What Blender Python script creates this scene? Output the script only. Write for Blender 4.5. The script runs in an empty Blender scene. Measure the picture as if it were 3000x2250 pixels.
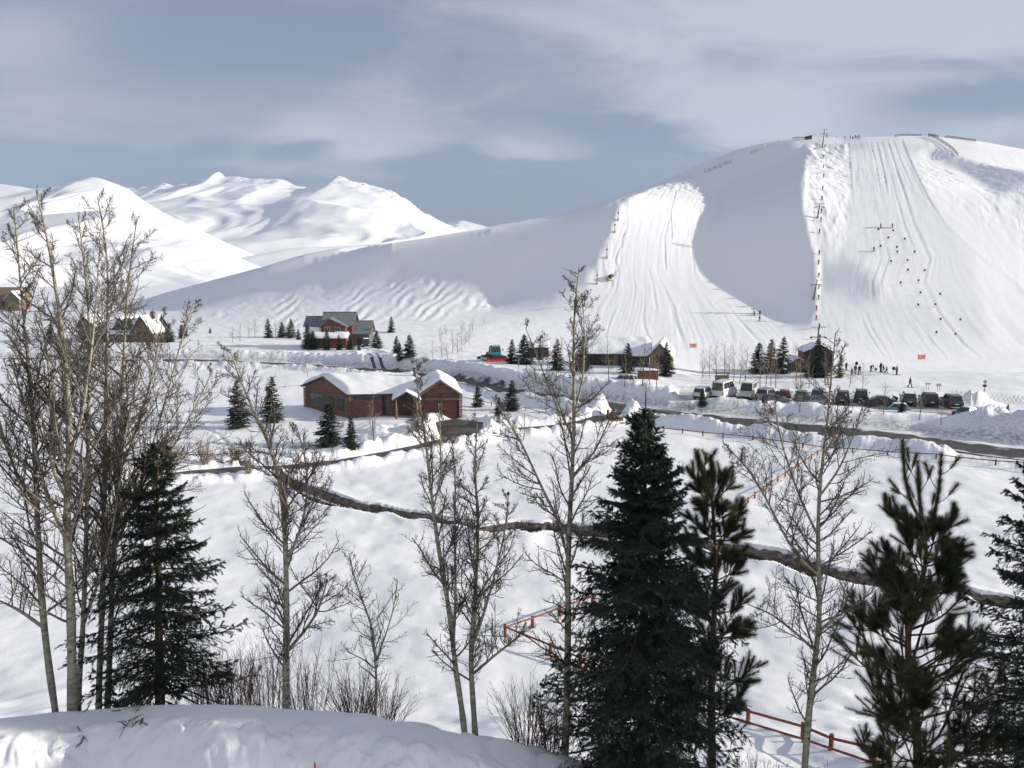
import bpy, bmesh, math, random
import numpy as np
from mathutils import Vector, Matrix

rng = np.random.default_rng(11)
random.seed(5)
scene = bpy.context.scene
COL = scene.collection
R = math.radians

# ------------------------------------------------------------------ camera
CAM_H = 20.5
PITCH = R(7.86)
FPX = 2500.0
cp, sp = math.cos(PITCH), math.sin(PITCH)
cam_d = bpy.data.cameras.new('camera')
cam = bpy.data.objects.new('camera', cam_d)
COL.objects.link(cam)
cam.location = (0, 0, CAM_H)
cam.rotation_euler = (math.pi / 2 - PITCH, 0, 0)
cam_d.sensor_width = 36
cam_d.lens = 30.0
cam_d.clip_start = 0.1
cam_d.clip_end = 30000
scene.camera = cam


def ray(px, py):
    b = (px - 1500) / FPX
    a = (1125 - py) / FPX
    return np.array([b, cp + a * sp, -sp + a * cp])


def to_ue(px, py):
    d = ray(px, py)
    return d[0] / d[1], d[2] / d[1]


def project(x, y, z):
    zz = z - CAM_H
    dep = y * cp - zz * sp
    up = y * sp + zz * cp
    return 1500 + FPX * x / dep, 1125 - FPX * up / dep


def flat(px, py, z=0.0):
    d = ray(px, py)
    t = (z - CAM_H) / d[2]
    return np.array([d[0] * t, d[1] * t])


def sstep(a, b, x):
    t = np.clip((x - a) / (b - a), 0, 1)
    return t * t * (3 - 2 * t)


# ------------------------------------------------------------------ noise
def _hash(i, j, s):
    n = (i * 374761393 + j * 668265263 + s * 974634777) & 0xFFFFFFFF
    n = ((n ^ (n >> 13)) * 1274126177) & 0xFFFFFFFF
    return ((n ^ (n >> 16)) & 0xFFFF) / 65535.0


def vnoise(x, y, s=0):
    xi = np.floor(x).astype(np.int64)
    yi = np.floor(y).astype(np.int64)
    fx, fy = x - xi, y - yi
    fx = fx * fx * fx * (fx * (fx * 6 - 15) + 10)
    fy = fy * fy * fy * (fy * (fy * 6 - 15) + 10)
    a = _hash(xi, yi, s); b = _hash(xi + 1, yi, s)
    c = _hash(xi, yi + 1, s); d = _hash(xi + 1, yi + 1, s)
    return (a + (b - a) * fx + (c - a) * fy + (a - b - c + d) * fx * fy) * 2 - 1


def fbm(x, y, s=0, o=4, g=0.5):
    r = 0; a = 1.0
    for k in range(o):
        r = r + a * vnoise(x, y, s + 17 * k)
        x, y, a = x * 2.03 + 3.1, y * 2.03 + 1.7, a * g
    return r


def clods(x, y, s=0):
    """rounded lumps of ploughed snow: 0..1"""
    xi = np.floor(x).astype(np.int64); yi = np.floor(y).astype(np.int64)
    best = np.zeros_like(x)
    for di in (-1, 0, 1):
        for dj in (-1, 0, 1):
            ci, cj = xi + di, yi + dj
            ox = ci + _hash(ci, cj, s); oy = cj + _hash(ci, cj, s + 1)
            rr = 0.25 + 0.6 * _hash(ci, cj, s + 2) ** 2
            d2 = ((x - ox) ** 2 + (y - oy) ** 2) / (rr * rr)
            best = np.maximum(best, rr * np.sqrt(np.clip(1 - d2, 0, 1)))
    return best


def tab(u, pts, py_is_y=False):
    """interpolate a table of (px, value) over u (u = x / y at the flat ground)"""
    us = np.array([(p[0] - 1500) / 2476.0 for p in pts])
    return np.interp(u, us, np.array([p[1] for p in pts]))


def tab_flat(u, pts, z=0.0):
    """table of picture points lying on the ground -> distance y as a function of u"""
    P = np.array([flat(p[0], p[1], z) for p in pts])
    uu = P[:, 0] / P[:, 1]
    k = np.argsort(uu)
    return np.interp(u, uu[k], P[k, 1])


def seg_dist(x, y, P):
    best = np.full(np.shape(x), 1e9)
    for a, b in zip(P[:-1], P[1:]):
        ab = b - a
        t = np.clip(((x - a[0]) * ab[0] + (y - a[1]) * ab[1]) / (ab @ ab), 0, 1)
        best = np.minimum(best, np.hypot(x - a[0] - t * ab[0], y - a[1] - t * ab[1]))
    return best


def poly_sd(x, y, P):
    """signed distance to a polygon (negative inside)"""
    P = [np.asarray(p, float) for p in P]
    d = seg_dist(x, y, P + [P[0]])
    ins = np.zeros(np.shape(x), bool)
    n = len(P)
    for i in range(n):
        a, b = P[i], P[(i + 1) % n]
        c = ((a[1] > y) != (b[1] > y)) & (x < (b[0] - a[0]) * (y - a[1]) / (b[1] - a[1] + 1e-12) + a[0])
        ins ^= c
    return np.where(ins, -d, d)


# ------------------------------------------------------------------ the ski hill as a height grid
RIDGE = [(-300, 900), (100, 898), (300, 893), (407, 884), (484, 859), (606, 827), (768, 784), (895, 746), (1000, 727), (1158, 712),
         (1260, 697), (1362, 680), (1480, 662), (1622, 633), (1700, 610), (1796, 581), (1904, 545), (2000, 504), (2080, 470), (2158, 437), (2226, 420),
         (2316, 406), (2407, 402), (2475, 404), (2550, 401), (2633, 397), (2723, 398), (2859, 412), (3000, 438), (3200, 480), (3500, 560)]
_re = np.array([to_ue(*p) for p in RIDGE])
YR_T = [(-300, 460), (150, 460), (400, 385), (500, 350), (650, 332), (800, 326), (1000, 332), (1300, 372), (1600, 430), (1850, 466), (2000, 466), (2150, 452), (2300, 440), (2500, 432), (3000, 425), (3500, 420)]
YF_T = [(-300, 330), (300, 300), (500, 255), (800, 225), (1000, 215), (1300, 195), (1600, 178), (1900, 160), (2400, 156), (3000, 156), (3500, 156)]
PW_T = [(-300, 1.4), (500, 1.5), (1000, 1.5), (1400, 1.7), (1800, 2.0), (2200, 2.3), (2500, 2.4), (3000, 2.3), (3500, 2.2)]
SUN_AZ, SUN_EL = R(92), R(15.6)
SX, SY, SZ = math.cos(SUN_EL) * math.sin(SUN_AZ), math.cos(SUN_EL) * math.cos(SUN_AZ), math.sin(SUN_EL)

GU = np.linspace(-0.76, 0.76, 305)
GY = np.concatenate([np.linspace(150, 450, 76), np.linspace(457, 760, 42)])


def hill_base(u, y):
    e = np.interp(u, _re[:, 0], _re[:, 1])
    yr, yf, pw = tab(u, YR_T), tab(u, YF_T), tab(u, PW_T)
    zr = CAM_H + yr * e + 1.2
    zr = np.maximum(zr, 0.5)
    t = np.clip((y - yf) / (yr - yf), 0, 1.6)
    a = zr * t ** pw
    b = zr - 0.10 * (y - yr)
    k = 2.0 + 0.06 * zr
    h = np.clip(0.5 + 0.5 * (b - a) / k, 0, 1)
    return np.maximum(b + (a - b) * h - k * h * (1 - h), -0.3)


def inpoly(px, py, P):
    return poly_sd(px, py, P)


# where the slope turns away from the low sun, in picture coordinates of its base form
SHADE = [
    ([(2135, 470), (2180, 442), (2235, 405), (2330, 385), (2385, 385), (2362, 470), (2348, 540), (2350, 640), (2368, 700), (2386, 760), (2390, 900), (2370, 950),
      (2320, 950), (2260, 905), (2200, 862), (2120, 800), (2078, 730), (2088, 660), (2108, 570), (2122, 510)], -0.08, 9),
    ([(440, 850), (606, 800), (768, 757), (895, 719), (1000, 700), (1158, 685), (1362, 653), (1622, 607), (1796, 555), (1904, 519), (1990, 480), (2010, 515),
      (1890, 560), (1815, 610), (1785, 690), (1745, 790), (1690, 850), (1600, 880), (1440, 905), (1450, 885), (1500, 850), (1533, 803), (1597, 735),
      (1500, 768), (1407, 794), (1226, 807), (1000, 848), (850, 862), (700, 880), (560, 905), (440, 900)], -0.04, 11),
    ([(1780, 560), (1900, 505), (2000, 460), (2140, 425), (2152, 470), (2066, 503), (1995, 522), (1905, 558), (1835, 600), (1785, 612)], 0.02, 8),
    ([(2697, 406), (2726, 409), (2794, 458), (2839, 477), (2918, 497), (3000, 520), (3150, 540), (3150, 580), (3000, 558), (2930, 565), (2862, 531), (2794, 497), (2749, 476), (2703, 445)], 0.03, 9),
    ([(2470, 390), (2640, 385), (2690, 500), (2760, 640), (2850, 760), (2900, 1000), (2400, 1000), (2405, 870), (2480, 760)], 0.22, 26),
    ([(2407, 757), (2520, 780), (2580, 838), (2575, 885), (2410, 868)], 0.05, 16),
]


def solve_hill():
    nu, ny = len(GU), len(GY)
    U, Y = np.meshgrid(GU, GY, indexing='ij')
    Z0 = hill_base(U, Y)
    yr, yf = tab(U, YR_T), tab(U, YF_T)
    idx = np.arange(nu * ny).reshape(nu, ny)
    N = nu * ny
    I = slice(1, -1)
    y = Y[I, I]; u = U[I, I]
    du = GU[1] - GU[0]
    dyy = (GY[2:] - GY[:-2])[None, :] * np.ones_like(y)
    cu = (-SX / y + SY * u / y) / (2 * du)
    cy = -SY / dyy
    e = np.interp(GU, _re[:, 0], _re[:, 1])[:, None]
    lim = (CAM_H + Y * e - 0.25 - 0.006 * np.abs(yr - Y)).ravel()
    Z = Z0.copy()
    extra = np.zeros(0, int)
    OUT = 4
    for outer in range(OUT):
        px, py = project(U * Y, Y, Z)
        D = np.full(U.shape, 0.30)
        W = np.zeros(U.shape)
        vis = (Y < yr + 6) & (Y > yf)
        W[vis] = 0.5
        for P, v, soft in SHADE:
            sd = inpoly(px, py, P)
            sf = soft + 9 * sstep(2180, 2340, px) * (px < 2420) * (soft < 8)
            m = 1 - sstep(-sf, sf, sd)
            D = D * (1 - m) + v * m
            W = np.where(vis, np.maximum(W, 1.2 * m), W)
        zhx = np.gradient(Z, GU, axis=0) / Y
        zhy = np.gradient(Z, GY, axis=1) - U / Y * np.gradient(Z, GU, axis=0)
        T = D * np.sqrt(1 + zhx ** 2 + zhy ** 2) - SZ          # wanted: -SX*hx - SY*hy of the whole surface
        rows, cols, vals, rhs = [], [], [], []
        nr = 0

        def add(rr, cc, vv):
            rows.append(rr.ravel()); cols.append(cc.ravel()); vals.append(vv.ravel())
        w = W[I, I]
        r0 = np.arange(y.size).reshape(y.shape)
        add(r0, idx[2:, I], w * cu); add(r0, idx[:-2, I], -w * cu)
        add(r0, idx[I, 2:], w * cy); add(r0, idx[I, :-2], -w * cy)
        rhs.append((w * T[I, I]).ravel()); nr = y.size
        wp = np.full(U.shape, 0.0018)
        wp = np.where(np.abs(Y - yr) < 12, 1.0, wp)
        wp = np.where(Y >= yr + 12, 0.6, wp)
        wp = np.where(Y < yf, 0.25, wp)
        add(nr + idx, idx, wp); rhs.append((wp * Z0).ravel()); nr += N
        lam = 0.07 * (Y / 300)
        m = nu - 2
        r2 = nr + np.arange(m * ny).reshape(m, ny)
        l2 = lam[1:-1]
        add(r2, idx[2:], l2); add(r2, idx[:-2], l2); add(r2, idx[1:-1], -2 * l2)
        rhs.append((l2 * (Z0[2:] + Z0[:-2] - 2 * Z0[1:-1])).ravel()); nr += m * ny
        m = ny - 2
        r3 = nr + np.arange(nu * m).reshape(nu, m)
        l3 = lam[:, 1:-1]
        add(r3, idx[:, 2:], l3); add(r3, idx[:, :-2], l3); add(r3, idx[:, 1:-1], -2 * l3)
        rhs.append((l3 * (Z0[:, 2:] + Z0[:, :-2] - 2 * Z0[:, 1:-1])).ravel()); nr += nu * m
        rows = np.concatenate(rows); cols = np.concatenate(cols); vals = np.concatenate(vals); b = np.concatenate(rhs)
        x = Z.ravel().copy()
        # nothing in front of the skyline may rise above it
        for rnd in range(2 if outer < OUT - 1 else 5):
            R_ = np.concatenate([rows, nr + np.arange(len(extra))]); C_ = np.concatenate([cols, extra]); V_ = np.concatenate([vals, np.full(len(extra), 1.5)])
            B_ = np.concatenate([b, 1.5 * lim[extra]]); M_ = nr + len(extra)
            A = lambda v: np.bincount(R_, V_ * v[C_], M_)
            AT = lambda v: np.bincount(C_, V_ * v[R_], N)
            dg = np.sqrt(np.bincount(C_, V_ * V_, N) + 1e-12)
            r = AT(B_ - A(x)); zz = r / dg ** 2; p = zz.copy(); rs = r @ zz
            for it in range(360):
                Ap = AT(A(p)); al = rs / (p @ Ap)
                x = x + al * p; r = r - al * Ap
                zz = r / dg ** 2
                rn = r @ zz
                if rn < 1e-12: break
                p = zz + rn / rs * p; rs = rn
            bad = np.where((x > lim + 0.02) & ((Y < yr + 40).ravel()))[0]
            extra = np.union1d(extra, bad)
        Z = x.reshape(nu, ny)
    return Z


HZ = solve_hill()


def hill_z(u, y):
    fu = np.clip((u - GU[0]) / (GU[1] - GU[0]), 0, len(GU) - 1.001)
    fy = np.clip(np.interp(y, GY, np.arange(len(GY))), 0, len(GY) - 1.001)
    i, j = fu.astype(int), fy.astype(int)
    a, b = fu - i, fy - j

    def cub(t):
        return [((-0.5 * t + 1) * t - 0.5) * t, (1.5 * t - 2.5) * t * t + 1, ((-1.5 * t + 2) * t + 0.5) * t, (0.5 * t - 0.5) * t * t]
    wa, wb = cub(a), cub(b)
    out = 0
    for k in range(4):
        ii = np.clip(i + k - 1, 0, len(GU) - 1)
        row = 0
        for l in range(4):
            row = row + wb[l] * HZ[ii, np.clip(j + l - 1, 0, len(GY) - 1)]
        out = out + wa[k] * row
    return out


# ------------------------------------------------------------------ valley floor
STREAM_FAR = [(-600, 1335), (0, 1350), (190, 1356), (400, 1356), (560, 1360), (690, 1352), (770, 1375), (850, 1408), (960, 1443), (1060, 1474), (1150, 1490), (1300, 1522), (1400, 1540),
              (1500, 1534), (1700, 1538), (1900, 1558), (2100, 1590), (2203, 1604), (2320, 1638), (2450, 1675), (2600, 1700), (2750, 1722), (2900, 1755), (3400, 1850)]
STREAM_NEAR = [(-600, 1362), (0, 1376), (190, 1380), (400, 1384), (560, 1390), (690, 1384), (790, 1420), (850, 1462), (960, 1490), (1060, 1505), (1150, 1520), (1300, 1552), (1400, 1568),
               (1500, 1566), (1700, 1566), (1900, 1592), (2100, 1632), (2203, 1656), (2320, 1688), (2450, 1718), (2600, 1745), (2750, 1770), (2900, 1800), (3400, 1900)]
ROAD = [(-600, 1050), (-100, 1052), (300, 1055), (600, 1058), (850, 1066), (1020, 1078), (1130, 1086), (1320, 1110), (1400, 1129), (1470, 1145), (1520, 1154), (1600, 1165), (1700, 1180), (1850, 1199),
        (1950, 1211), (2100, 1228), (2250, 1246), (2400, 1264), (2550, 1277), (2700, 1292), (2850, 1310), (3000, 1328), (3500, 1385)]
CREST = [(-600, 2150), (0, 2104), (100, 2094), (200, 2085), (330, 2074), (480, 2064), (620, 2064), (740, 2066), (850, 2078), (1000, 2086), (1080, 2098), (1150, 2112), (1300, 2140), (1400, 2160),
         (1500, 2190), (1620, 2222), (1720, 2262), (2000, 2340), (2400, 2400), (3000, 2440), (3600, 2470)]
YC = 18.6
_ce = np.array([to_ue(*p) for p in CREST])

APRON = [flat(*p) for p in [(1262, 1240), (1330, 1226), (1424, 1238), (1418, 1262), (1392, 1290), (1300, 1300), (1282, 1262)]]
LANE_LEFT = [flat(*p) for p in [(1345, 1285), (1280, 1302), (1150, 1326), (1000, 1350), (850, 1366), (700, 1376), (560, 1386), (420, 1396)]]
LANE_RIGHT = [flat(*p) for p in [(1405, 1262), (1500, 1262), (1600, 1252), (1700, 1242), (1780, 1226), (1830, 1204)]]
HOUSE_LANE = [flat(*p, 2.0) for p in [(1078, 1022), (1090, 1034), (1110, 1048), (1150, 1060), (1175, 1075)]]
LOT = [flat(*p, 0.7) for p in [(1990, 1150), (2200, 1152), (2480, 1160), (2640, 1172), (2830, 1190), (2960, 1206), (3200, 1236), (3200, 1262), (2900, 1226), (2700, 1208), (2480, 1196), (2250, 1184), (1990, 1174)]]


TRAILS = [([flat(*p) for p in [(2500, 1500), (2300, 1460), (2150, 1420), (1960, 1400), (1800, 1370)]], 0.0, 0.07, 0.18), ([flat(*p) for p in [(700, 1330), (640, 1270), (560, 1230), (420, 1205)]], 5.0, 0.2, 0.3), ([flat(*p) for p in [(1960, 1340), (2100, 1370), (2300, 1385)]], 6.0, 0.16, 0.25)]


def stream_y(u):
    w = 1 + 0.004 * np.sin(u * 41) + 0.0022 * np.sin(u * 117 + 1)
    n = 1 + 0.004 * np.sin(u * 52 + 2) + 0.0022 * np.sin(u * 131)
    yf = tab_flat(u, STREAM_FAR) * w
    yn = yf - (yf - tab_flat(u, STREAM_NEAR)) * (0.30 + 0.70 * sstep(-0.36, -0.28, u)) * (0.62 + 0.42 * vnoise(u * 14 + 3.3, u * 0, 4) + 0.16 * vnoise(u * 47, u * 0, 6))
    return yf, yn


def ground_z(x, y, detail=True):
    x = np.asarray(x, float); y = np.asarray(y, float)
    u = x / np.maximum(y, 1e-3)
    z = 0.25 * fbm(x / 22, y / 22, 3, 3) + 0.05 * fbm(x / 3.0, y / 4.5, 9, 3)
    # hollows and drifts in the near field
    if detail:
        z += 0.11 * fbm(x / 6 + 5, y / 9, 21, 3) * sstep(170, 60, y)
        z += 0.06 * np.minimum(0, vnoise(x / 1.3 + 0.7 * vnoise(x / 5, y / 5, 2), y / 1.9, 23) - 0.1) * sstep(-0.2, 0.5, vnoise(x / 16, y / 16, 29)) * sstep(100, 60, y)
        for T_ in TRAILS:
            d_ = seg_dist(x, y, T_[0])
            m_ = d_ < 1.2
            if m_.any():
                st_ = np.where(m_, np.clip(np.sin((x + 0.6 * y) * T_[1]) * 0.5 + 0.6, 0, 1), 0)
                z -= T_[2] * st_ * np.exp(-(d_ / T_[3]) ** 2)
        wind = fbm(x / 5 + y / 14, y / 2.6, 31, 3)
        z += 0.06 * wind * sstep(30, 45, y) * sstep(150, 100, y)
    # road, its banks and what lies beyond
    yr = tab_flat(u, ROAD)
    s = (y - yr) * 0.80
    far_p = tab(u, [(-300, 1.0), (900, 1.3), (1250, 2.0), (1900, 2.0), (2050, 0.9), (3500, 0.8)])
    z += far_p * sstep(3.6, 8.0, s)
    lump = clods(x / 1.5, y / 1.5, 5) * 0.6 + clods(x / 0.7, y / 0.7, 8) * 0.3
    nb = tab(u, [(-300, 0.9), (600, 1.0), (900, 1.0), (1250, 0.9), (1330, 0.5), (1390, 0.5), (1480, 1.2), (1950, 1.35), (2300, 1.3), (2400, 1.0), (2500, 1.0), (2780, 1.35), (2822, 0.4), (3060, 0.4), (3500, 1.0)])
    z += nb * np.exp(-((s + 5.4) / 1.7) ** 2) * (0.8 + 0.3 * fbm(x / 4, y / 4, 37, 2) + 0.6 * lump)
    fb = tab(u, [(-300, 0.6), (900, 0.7), (1250, 0.7), (1900, 0.6), (2000, 0.6), (2300, 0.6), (2480, 0.5), (2560, 0.2), (2790, 0.2), (2850, 0.7), (2900, 1.1), (3500, 1.2)])
    big = np.clip(fbm(x / 7, y / 6, 77, 2) + 0.35, 0, 2) * 1.5 * sstep(0.16, 0.22, u)
    z += fb * np.exp(-((s - 8.4) / 2.8) ** 2) * (0.5 + big + 0.95 * lump)
    z -= 0.12 * sstep(4.4, 3.4, np.abs(s))
    # parking place: levelled, heaped behind
    lot = poly_sd(x, y, LOT)
    zl = 0.7 + 0.04 * fbm(x / 2, y / 2, 4, 2)
    m = sstep(1.6, -0.4, lot)
    z = z * (1 - m) + zl * m
    bb = tab(u, [(1900, 0), (2050, 0.5), (2480, 0.25), (2780, 0.3), (2850, 2.0), (3000, 2.3), (3500, 2.3)])
    z += np.where(y > 122, bb * np.exp(-((lot - 3.2) / 2.2) ** 2) * (0.7 + 0.8 * lump), 0) * (lot > 0)
    # drive and apron
    apr = poly_sd(x, y, APRON)
    for d, fl, bh in ((poly_sd(x, y, APRON), -0.15, 0.9), (seg_dist(x, y, LANE_LEFT) - 1.7, -0.25, 0.8), (seg_dist(x, y, LANE_RIGHT) - 1.3, -0.1, 1.1), (seg_dist(x, y, HOUSE_LANE) - 1.2, None, 0.4)):
        side = bh * np.exp(-((d - 1.5) / 1.0) ** 2) * (0.5 + 1.1 * lump) * (d > -0.3)
        z += side * sstep(2.0, 4.5, np.abs(s)) * sstep(-0.2, 0.6, apr)
        if fl is not None:
            m = sstep(0.45, -0.15, d) * sstep(3.0, 4.6, np.abs(s) + 0 * s)
            z = z * (1 - m) + fl * m
    # snow heaped on the cabin's front garden
    for (ax, ay, r, h) in ((1180, 1270, 5.0, 0.9), (1090, 1290, 4.0, 0.7), (1222, 1284, 2.0, 0.9), (1480, 1240, 2.6, 0.8), (1700, 1222, 4.0, 0.5), (590, 1396, 2.0, 0.5), (1790, 1190, 3.0, 0.5)):
        c = flat(ax, ay)
        d2 = ((x - c[0]) ** 2 + (y - c[1]) ** 2) / (r * r)
        z += h * np.exp(-d2) * (0.8 + 0.6 * lump) * sstep(-0.2, 0.8, apr)
    # stream
    yf, yn = stream_y(u)
    ins = sstep(0.0, 0.3, np.minimum(yf + 0.45 - y, y - yn))
    lip = 0.22 * np.exp(-(np.minimum(np.abs(y - yf), np.abs(y - yn)) / 1.6) ** 2)
    z = (z + lip) * (1 - ins) - 1.35 * ins
    # the heaped bank below the camera and the slope behind it
    e = np.interp(u, _ce[:, 0], _ce[:, 1])
    yc = YC + 0.35 * np.sin(u * 9) + 0.2 * np.sin(u * 23 + 1)
    zc = CAM_H + yc * e
    t = np.clip((y - yc) / 22.0, 0, 1)
    back = zc * (1 - t) ** 1.55
    back += np.where(t > 0, 0.35 * fbm(x / 3.2, y / 3.2, 41, 3) * t * (1 - t) * 4 * 0.6, 0)
    tt = yc - y
    face = zc - 0.10 * np.clip(tt, 0, 1) ** 2 - 1.5 * sstep(0.75, 2.1, tt) - 0.25 * np.clip(tt - 1.3, 0, 20)
    if detail:
        rough = sstep(0.35, 1.1, tt) * sstep(3.5, 2.0, tt)
        face = face + rough * (0.16 * (clods(x / 0.45, y / 0.30, 51) - 0.25) + 0.10 * fbm(x / 0.5, y / 0.3, 57, 3))
        face = face + 0.03 * fbm(x / 0.9, y / 0.9, 61, 3)
    nearz = np.where(y < yc, face, back)
    # lumps along the lip on the right
    lipm = np.exp(-((y - yc - 0.5) / 0.7) ** 2) * sstep(-0.30, 0.0, u) * sstep(0.14, 0.04, u)
    nearz = nearz + 0.28 * lipm * clods(x / 0.8, y / 0.8, 71) * 1.6
    z = np.where(t < 1, nearz + z * sstep(0.45, 1, t), z)
    # ski hill
    hz = hill_z(u, np.clip(y, GY[0], GY[-1]))
    k = sstep(150, 172, y)
    z = z * (1 - sstep(172, 260, y) * 0.8) + hz * k
    z = z - np.clip(y - 690, 0, 2000) * 0.004
    return z


def gz(x, y):
    return float(ground_z(np.array([x]), np.array([y]), False)[0])


_MY = np.concatenate([np.linspace(10, 60, 200), np.linspace(60.3, 700, 1600)])


def hit(px, py):
    """the point of the ground seen at a picture point"""
    d = ray(px, py)
    t = _MY / d[1]
    zz = CAM_H + d[2] * t
    g = ground_z(d[0] * t, _MY, False)
    k = np.argmax(zz < g)
    if k == 0:
        k = len(_MY) - 1
    return np.array([d[0] * t[k], _MY[k], g[k]])


def at(px, Y, z=None):
    """ground point at distance Y below/at picture column px"""
    zz = 0.0
    for _ in range(4):
        dep = Y * cp - (zz - CAM_H) * sp
        x = (px - 1500) / FPX * dep
        zz = gz(x, Y) if z is None else z
    return np.array([x, Y, zz])


# ------------------------------------------------------------------ materials
def mat(name, color=(0.5, 0.5, 0.5), rough=0.7, metal=0.0, spec=0.3):
    m = bpy.data.materials.new(name)
    m.use_nodes = True
    b = m.node_tree.nodes['Principled BSDF']
    b.inputs['Base Color'].default_value = (*color, 1)
    b.inputs['Roughness'].default_value = rough
    b.inputs['Metallic'].default_value = metal
    b.inputs['Specular IOR Level'].default_value = spec
    return m


def node(m, t, **kw):
    n = m.node_tree.nodes.new(t)
    for k, v in kw.items():
        if k in n.inputs.keys() if isinstance(k, str) else False:
            n.inputs[k].default_value = v
        else:
            setattr(n, k, v)
    return n


def link(m, a, b):
    m.node_tree.links.new(a, b)


def noise_mat(name, c1, c2, scale=5.0, rough=0.8, stretch=(1, 1, 1), lo=0.35, hi=0.65, bump=0.0, detail=4, spec=0.25, bump_dist=0.02):
    m = mat(name, c1, rough, 0, spec)
    b = m.node_tree.nodes['Principled BSDF']
    tc = node(m, 'ShaderNodeTexCoord')
    mp = node(m, 'ShaderNodeMapping'); mp.inputs['Scale'].default_value = stretch
    nz = node(m, 'ShaderNodeTexNoise'); nz.inputs['Scale'].default_value = scale; nz.inputs['Detail'].default_value = detail
    rp = node(m, 'ShaderNodeValToRGB')
    rp.color_ramp.elements[0].position = lo; rp.color_ramp.elements[1].position = hi
    rp.color_ramp.elements[0].color = (*c1, 1); rp.color_ramp.elements[1].color = (*c2, 1)
    link(m, tc.outputs['Object'], mp.inputs[0]); link(m, mp.outputs[0], nz.inputs['Vector'])
    link(m, nz.outputs[0], rp.inputs[0]); link(m, rp.outputs[0], b.inputs['Base Color'])
    if bump:
        bp = node(m, 'ShaderNodeBump'); bp.inputs['Strength'].default_value = bump; bp.inputs['Distance'].default_value = bump_dist
        link(m, nz.outputs[0], bp.inputs['Height']); link(m, bp.outputs[0], b.inputs['Normal'])
    return m


def snow_mat(name, bump=0.25, s1=1.2, s2=9.0, dist=0.05, dirt=True):
    m = mat(name, (0.86, 0.86, 0.87), 0.62, 0, 0.25)
    b = m.node_tree.nodes['Principled BSDF']
    tc = node(m, 'ShaderNodeTexCoord')
    n1 = node(m, 'ShaderNodeTexNoise'); n1.inputs['Scale'].default_value = s1; n1.inputs['Detail'].default_value = 5
    n2 = node(m, 'ShaderNodeTexNoise'); n2.inputs['Scale'].default_value = s2; n2.inputs['Detail'].default_value = 4
    ad = node(m, 'ShaderNodeMath', operation='MULTIPLY_ADD'); ad.inputs[1].default_value = 0.25
    link(m, tc.outputs['Object'], n1.inputs['Vector']); link(m, tc.outputs['Object'], n2.inputs['Vector'])
    link(m, n2.outputs[0], ad.inputs[0]); link(m, n1.outputs[0], ad.inputs[2])
    bp = node(m, 'ShaderNodeBump'); bp.inputs['Strength'].default_value = bump; bp.inputs['Distance'].default_value = dist
    link(m, ad.outputs[0], bp.inputs['Height']); link(m, bp.outputs[0], b.inputs['Normal'])
    if dirt:
        at_ = node(m, 'ShaderNodeAttribute'); at_.attribute_name = 'dirt'
        n3 = node(m, 'ShaderNodeTexNoise'); n3.inputs['Scale'].default_value = 2.2; n3.inputs['Detail'].default_value = 6
        link(m, tc.outputs['Object'], n3.inputs['Vector'])
        mm = node(m, 'ShaderNodeMath', operation='MULTIPLY_ADD'); mm.inputs[1].default_value = 3.0; mm.inputs[2].default_value = -1.0
        link(m, n3.outputs[0], mm.inputs[0])
        mc = node(m, 'ShaderNodeMath', operation='MULTIPLY'); mc.use_clamp = True
        link(m, mm.outputs[0], mc.inputs[0]); link(m, at_.outputs['Fac'], mc.inputs[1])
        mx = node(m, 'ShaderNodeMix', data_type='RGBA')
        mx.inputs[6].default_value = (0.86, 0.86, 0.87, 1); mx.inputs[7].default_value = (0.20, 0.16, 0.12, 1)
        link(m, mc.outputs[0], mx.inputs[0]); link(m, mx.outputs[2], b.inputs['Base Color'])
    return m


# ------------------------------------------------------------------ object helpers
def tag(o, label=None, cat=None, group=None, kind=None):
    if label: o['label'] = label
    if cat: o['category'] = cat
    if group: o['group'] = group
    if kind: o['kind'] = kind
    return o


def mesh_from(name, V, F, m, parent=None, smooth=False):
    """V: (n,3) array, F: list of (k,3|4) int arrays or list of faces"""
    me = bpy.data.meshes.new(name)
    V = np.asarray(V, np.float32)
    if isinstance(F, np.ndarray):
        F = [F]
    if len(F) and isinstance(F[0], np.ndarray) and F[0].ndim == 2:
        me.vertices.add(len(V)); me.vertices.foreach_set('co', V.ravel())
        nl = sum(f.size for f in F); nf = sum(len(f) for f in F)
        me.loops.add(nl); me.polygons.add(nf)
        me.loops.foreach_set('vertex_index', np.concatenate([f.ravel() for f in F]).astype(np.int32))
        tot = np.concatenate([np.full(len(f), f.shape[1]) for f in F])
        st = np.concatenate([[0], np.cumsum(tot)[:-1]])
        me.polygons.foreach_set('loop_start', st.astype(np.int32))
        me.update(calc_edges=True)
    else:
        me.from_pydata([tuple(map(float, v)) for v in V], [], [tuple(int(i) for i in f) for f in F])
    if smooth:
        me.polygons.foreach_set('use_smooth', np.ones(len(me.polygons), bool))
    ms = m if isinstance(m, (list, tuple)) else [m]
    for k in ms:
        me.materials.append(k)
    o = bpy.data.objects.new(name, me)
    COL.objects.link(o)
    if parent is not None:
        o.parent = parent
    return o


def empty(name, loc, rz=0.0, label=None, cat=None, group=None):
    o = bpy.data.objects.new(name, None)
    o.empty_display_size = 0.2
    COL.objects.link(o)
    o.location = [float(c) for c in loc]
    o.rotation_euler = (0, 0, rz)
    return tag(o, label, cat, group)


def grid_faces(nu, nv):
    i = np.arange(nu - 1)[:, None]; j = np.arange(nv - 1)[None, :]
    a = i * nv + j
    return np.stack([a, a + nv, a + nv + 1, a + 1], -1).reshape(-1, 4)


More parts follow.
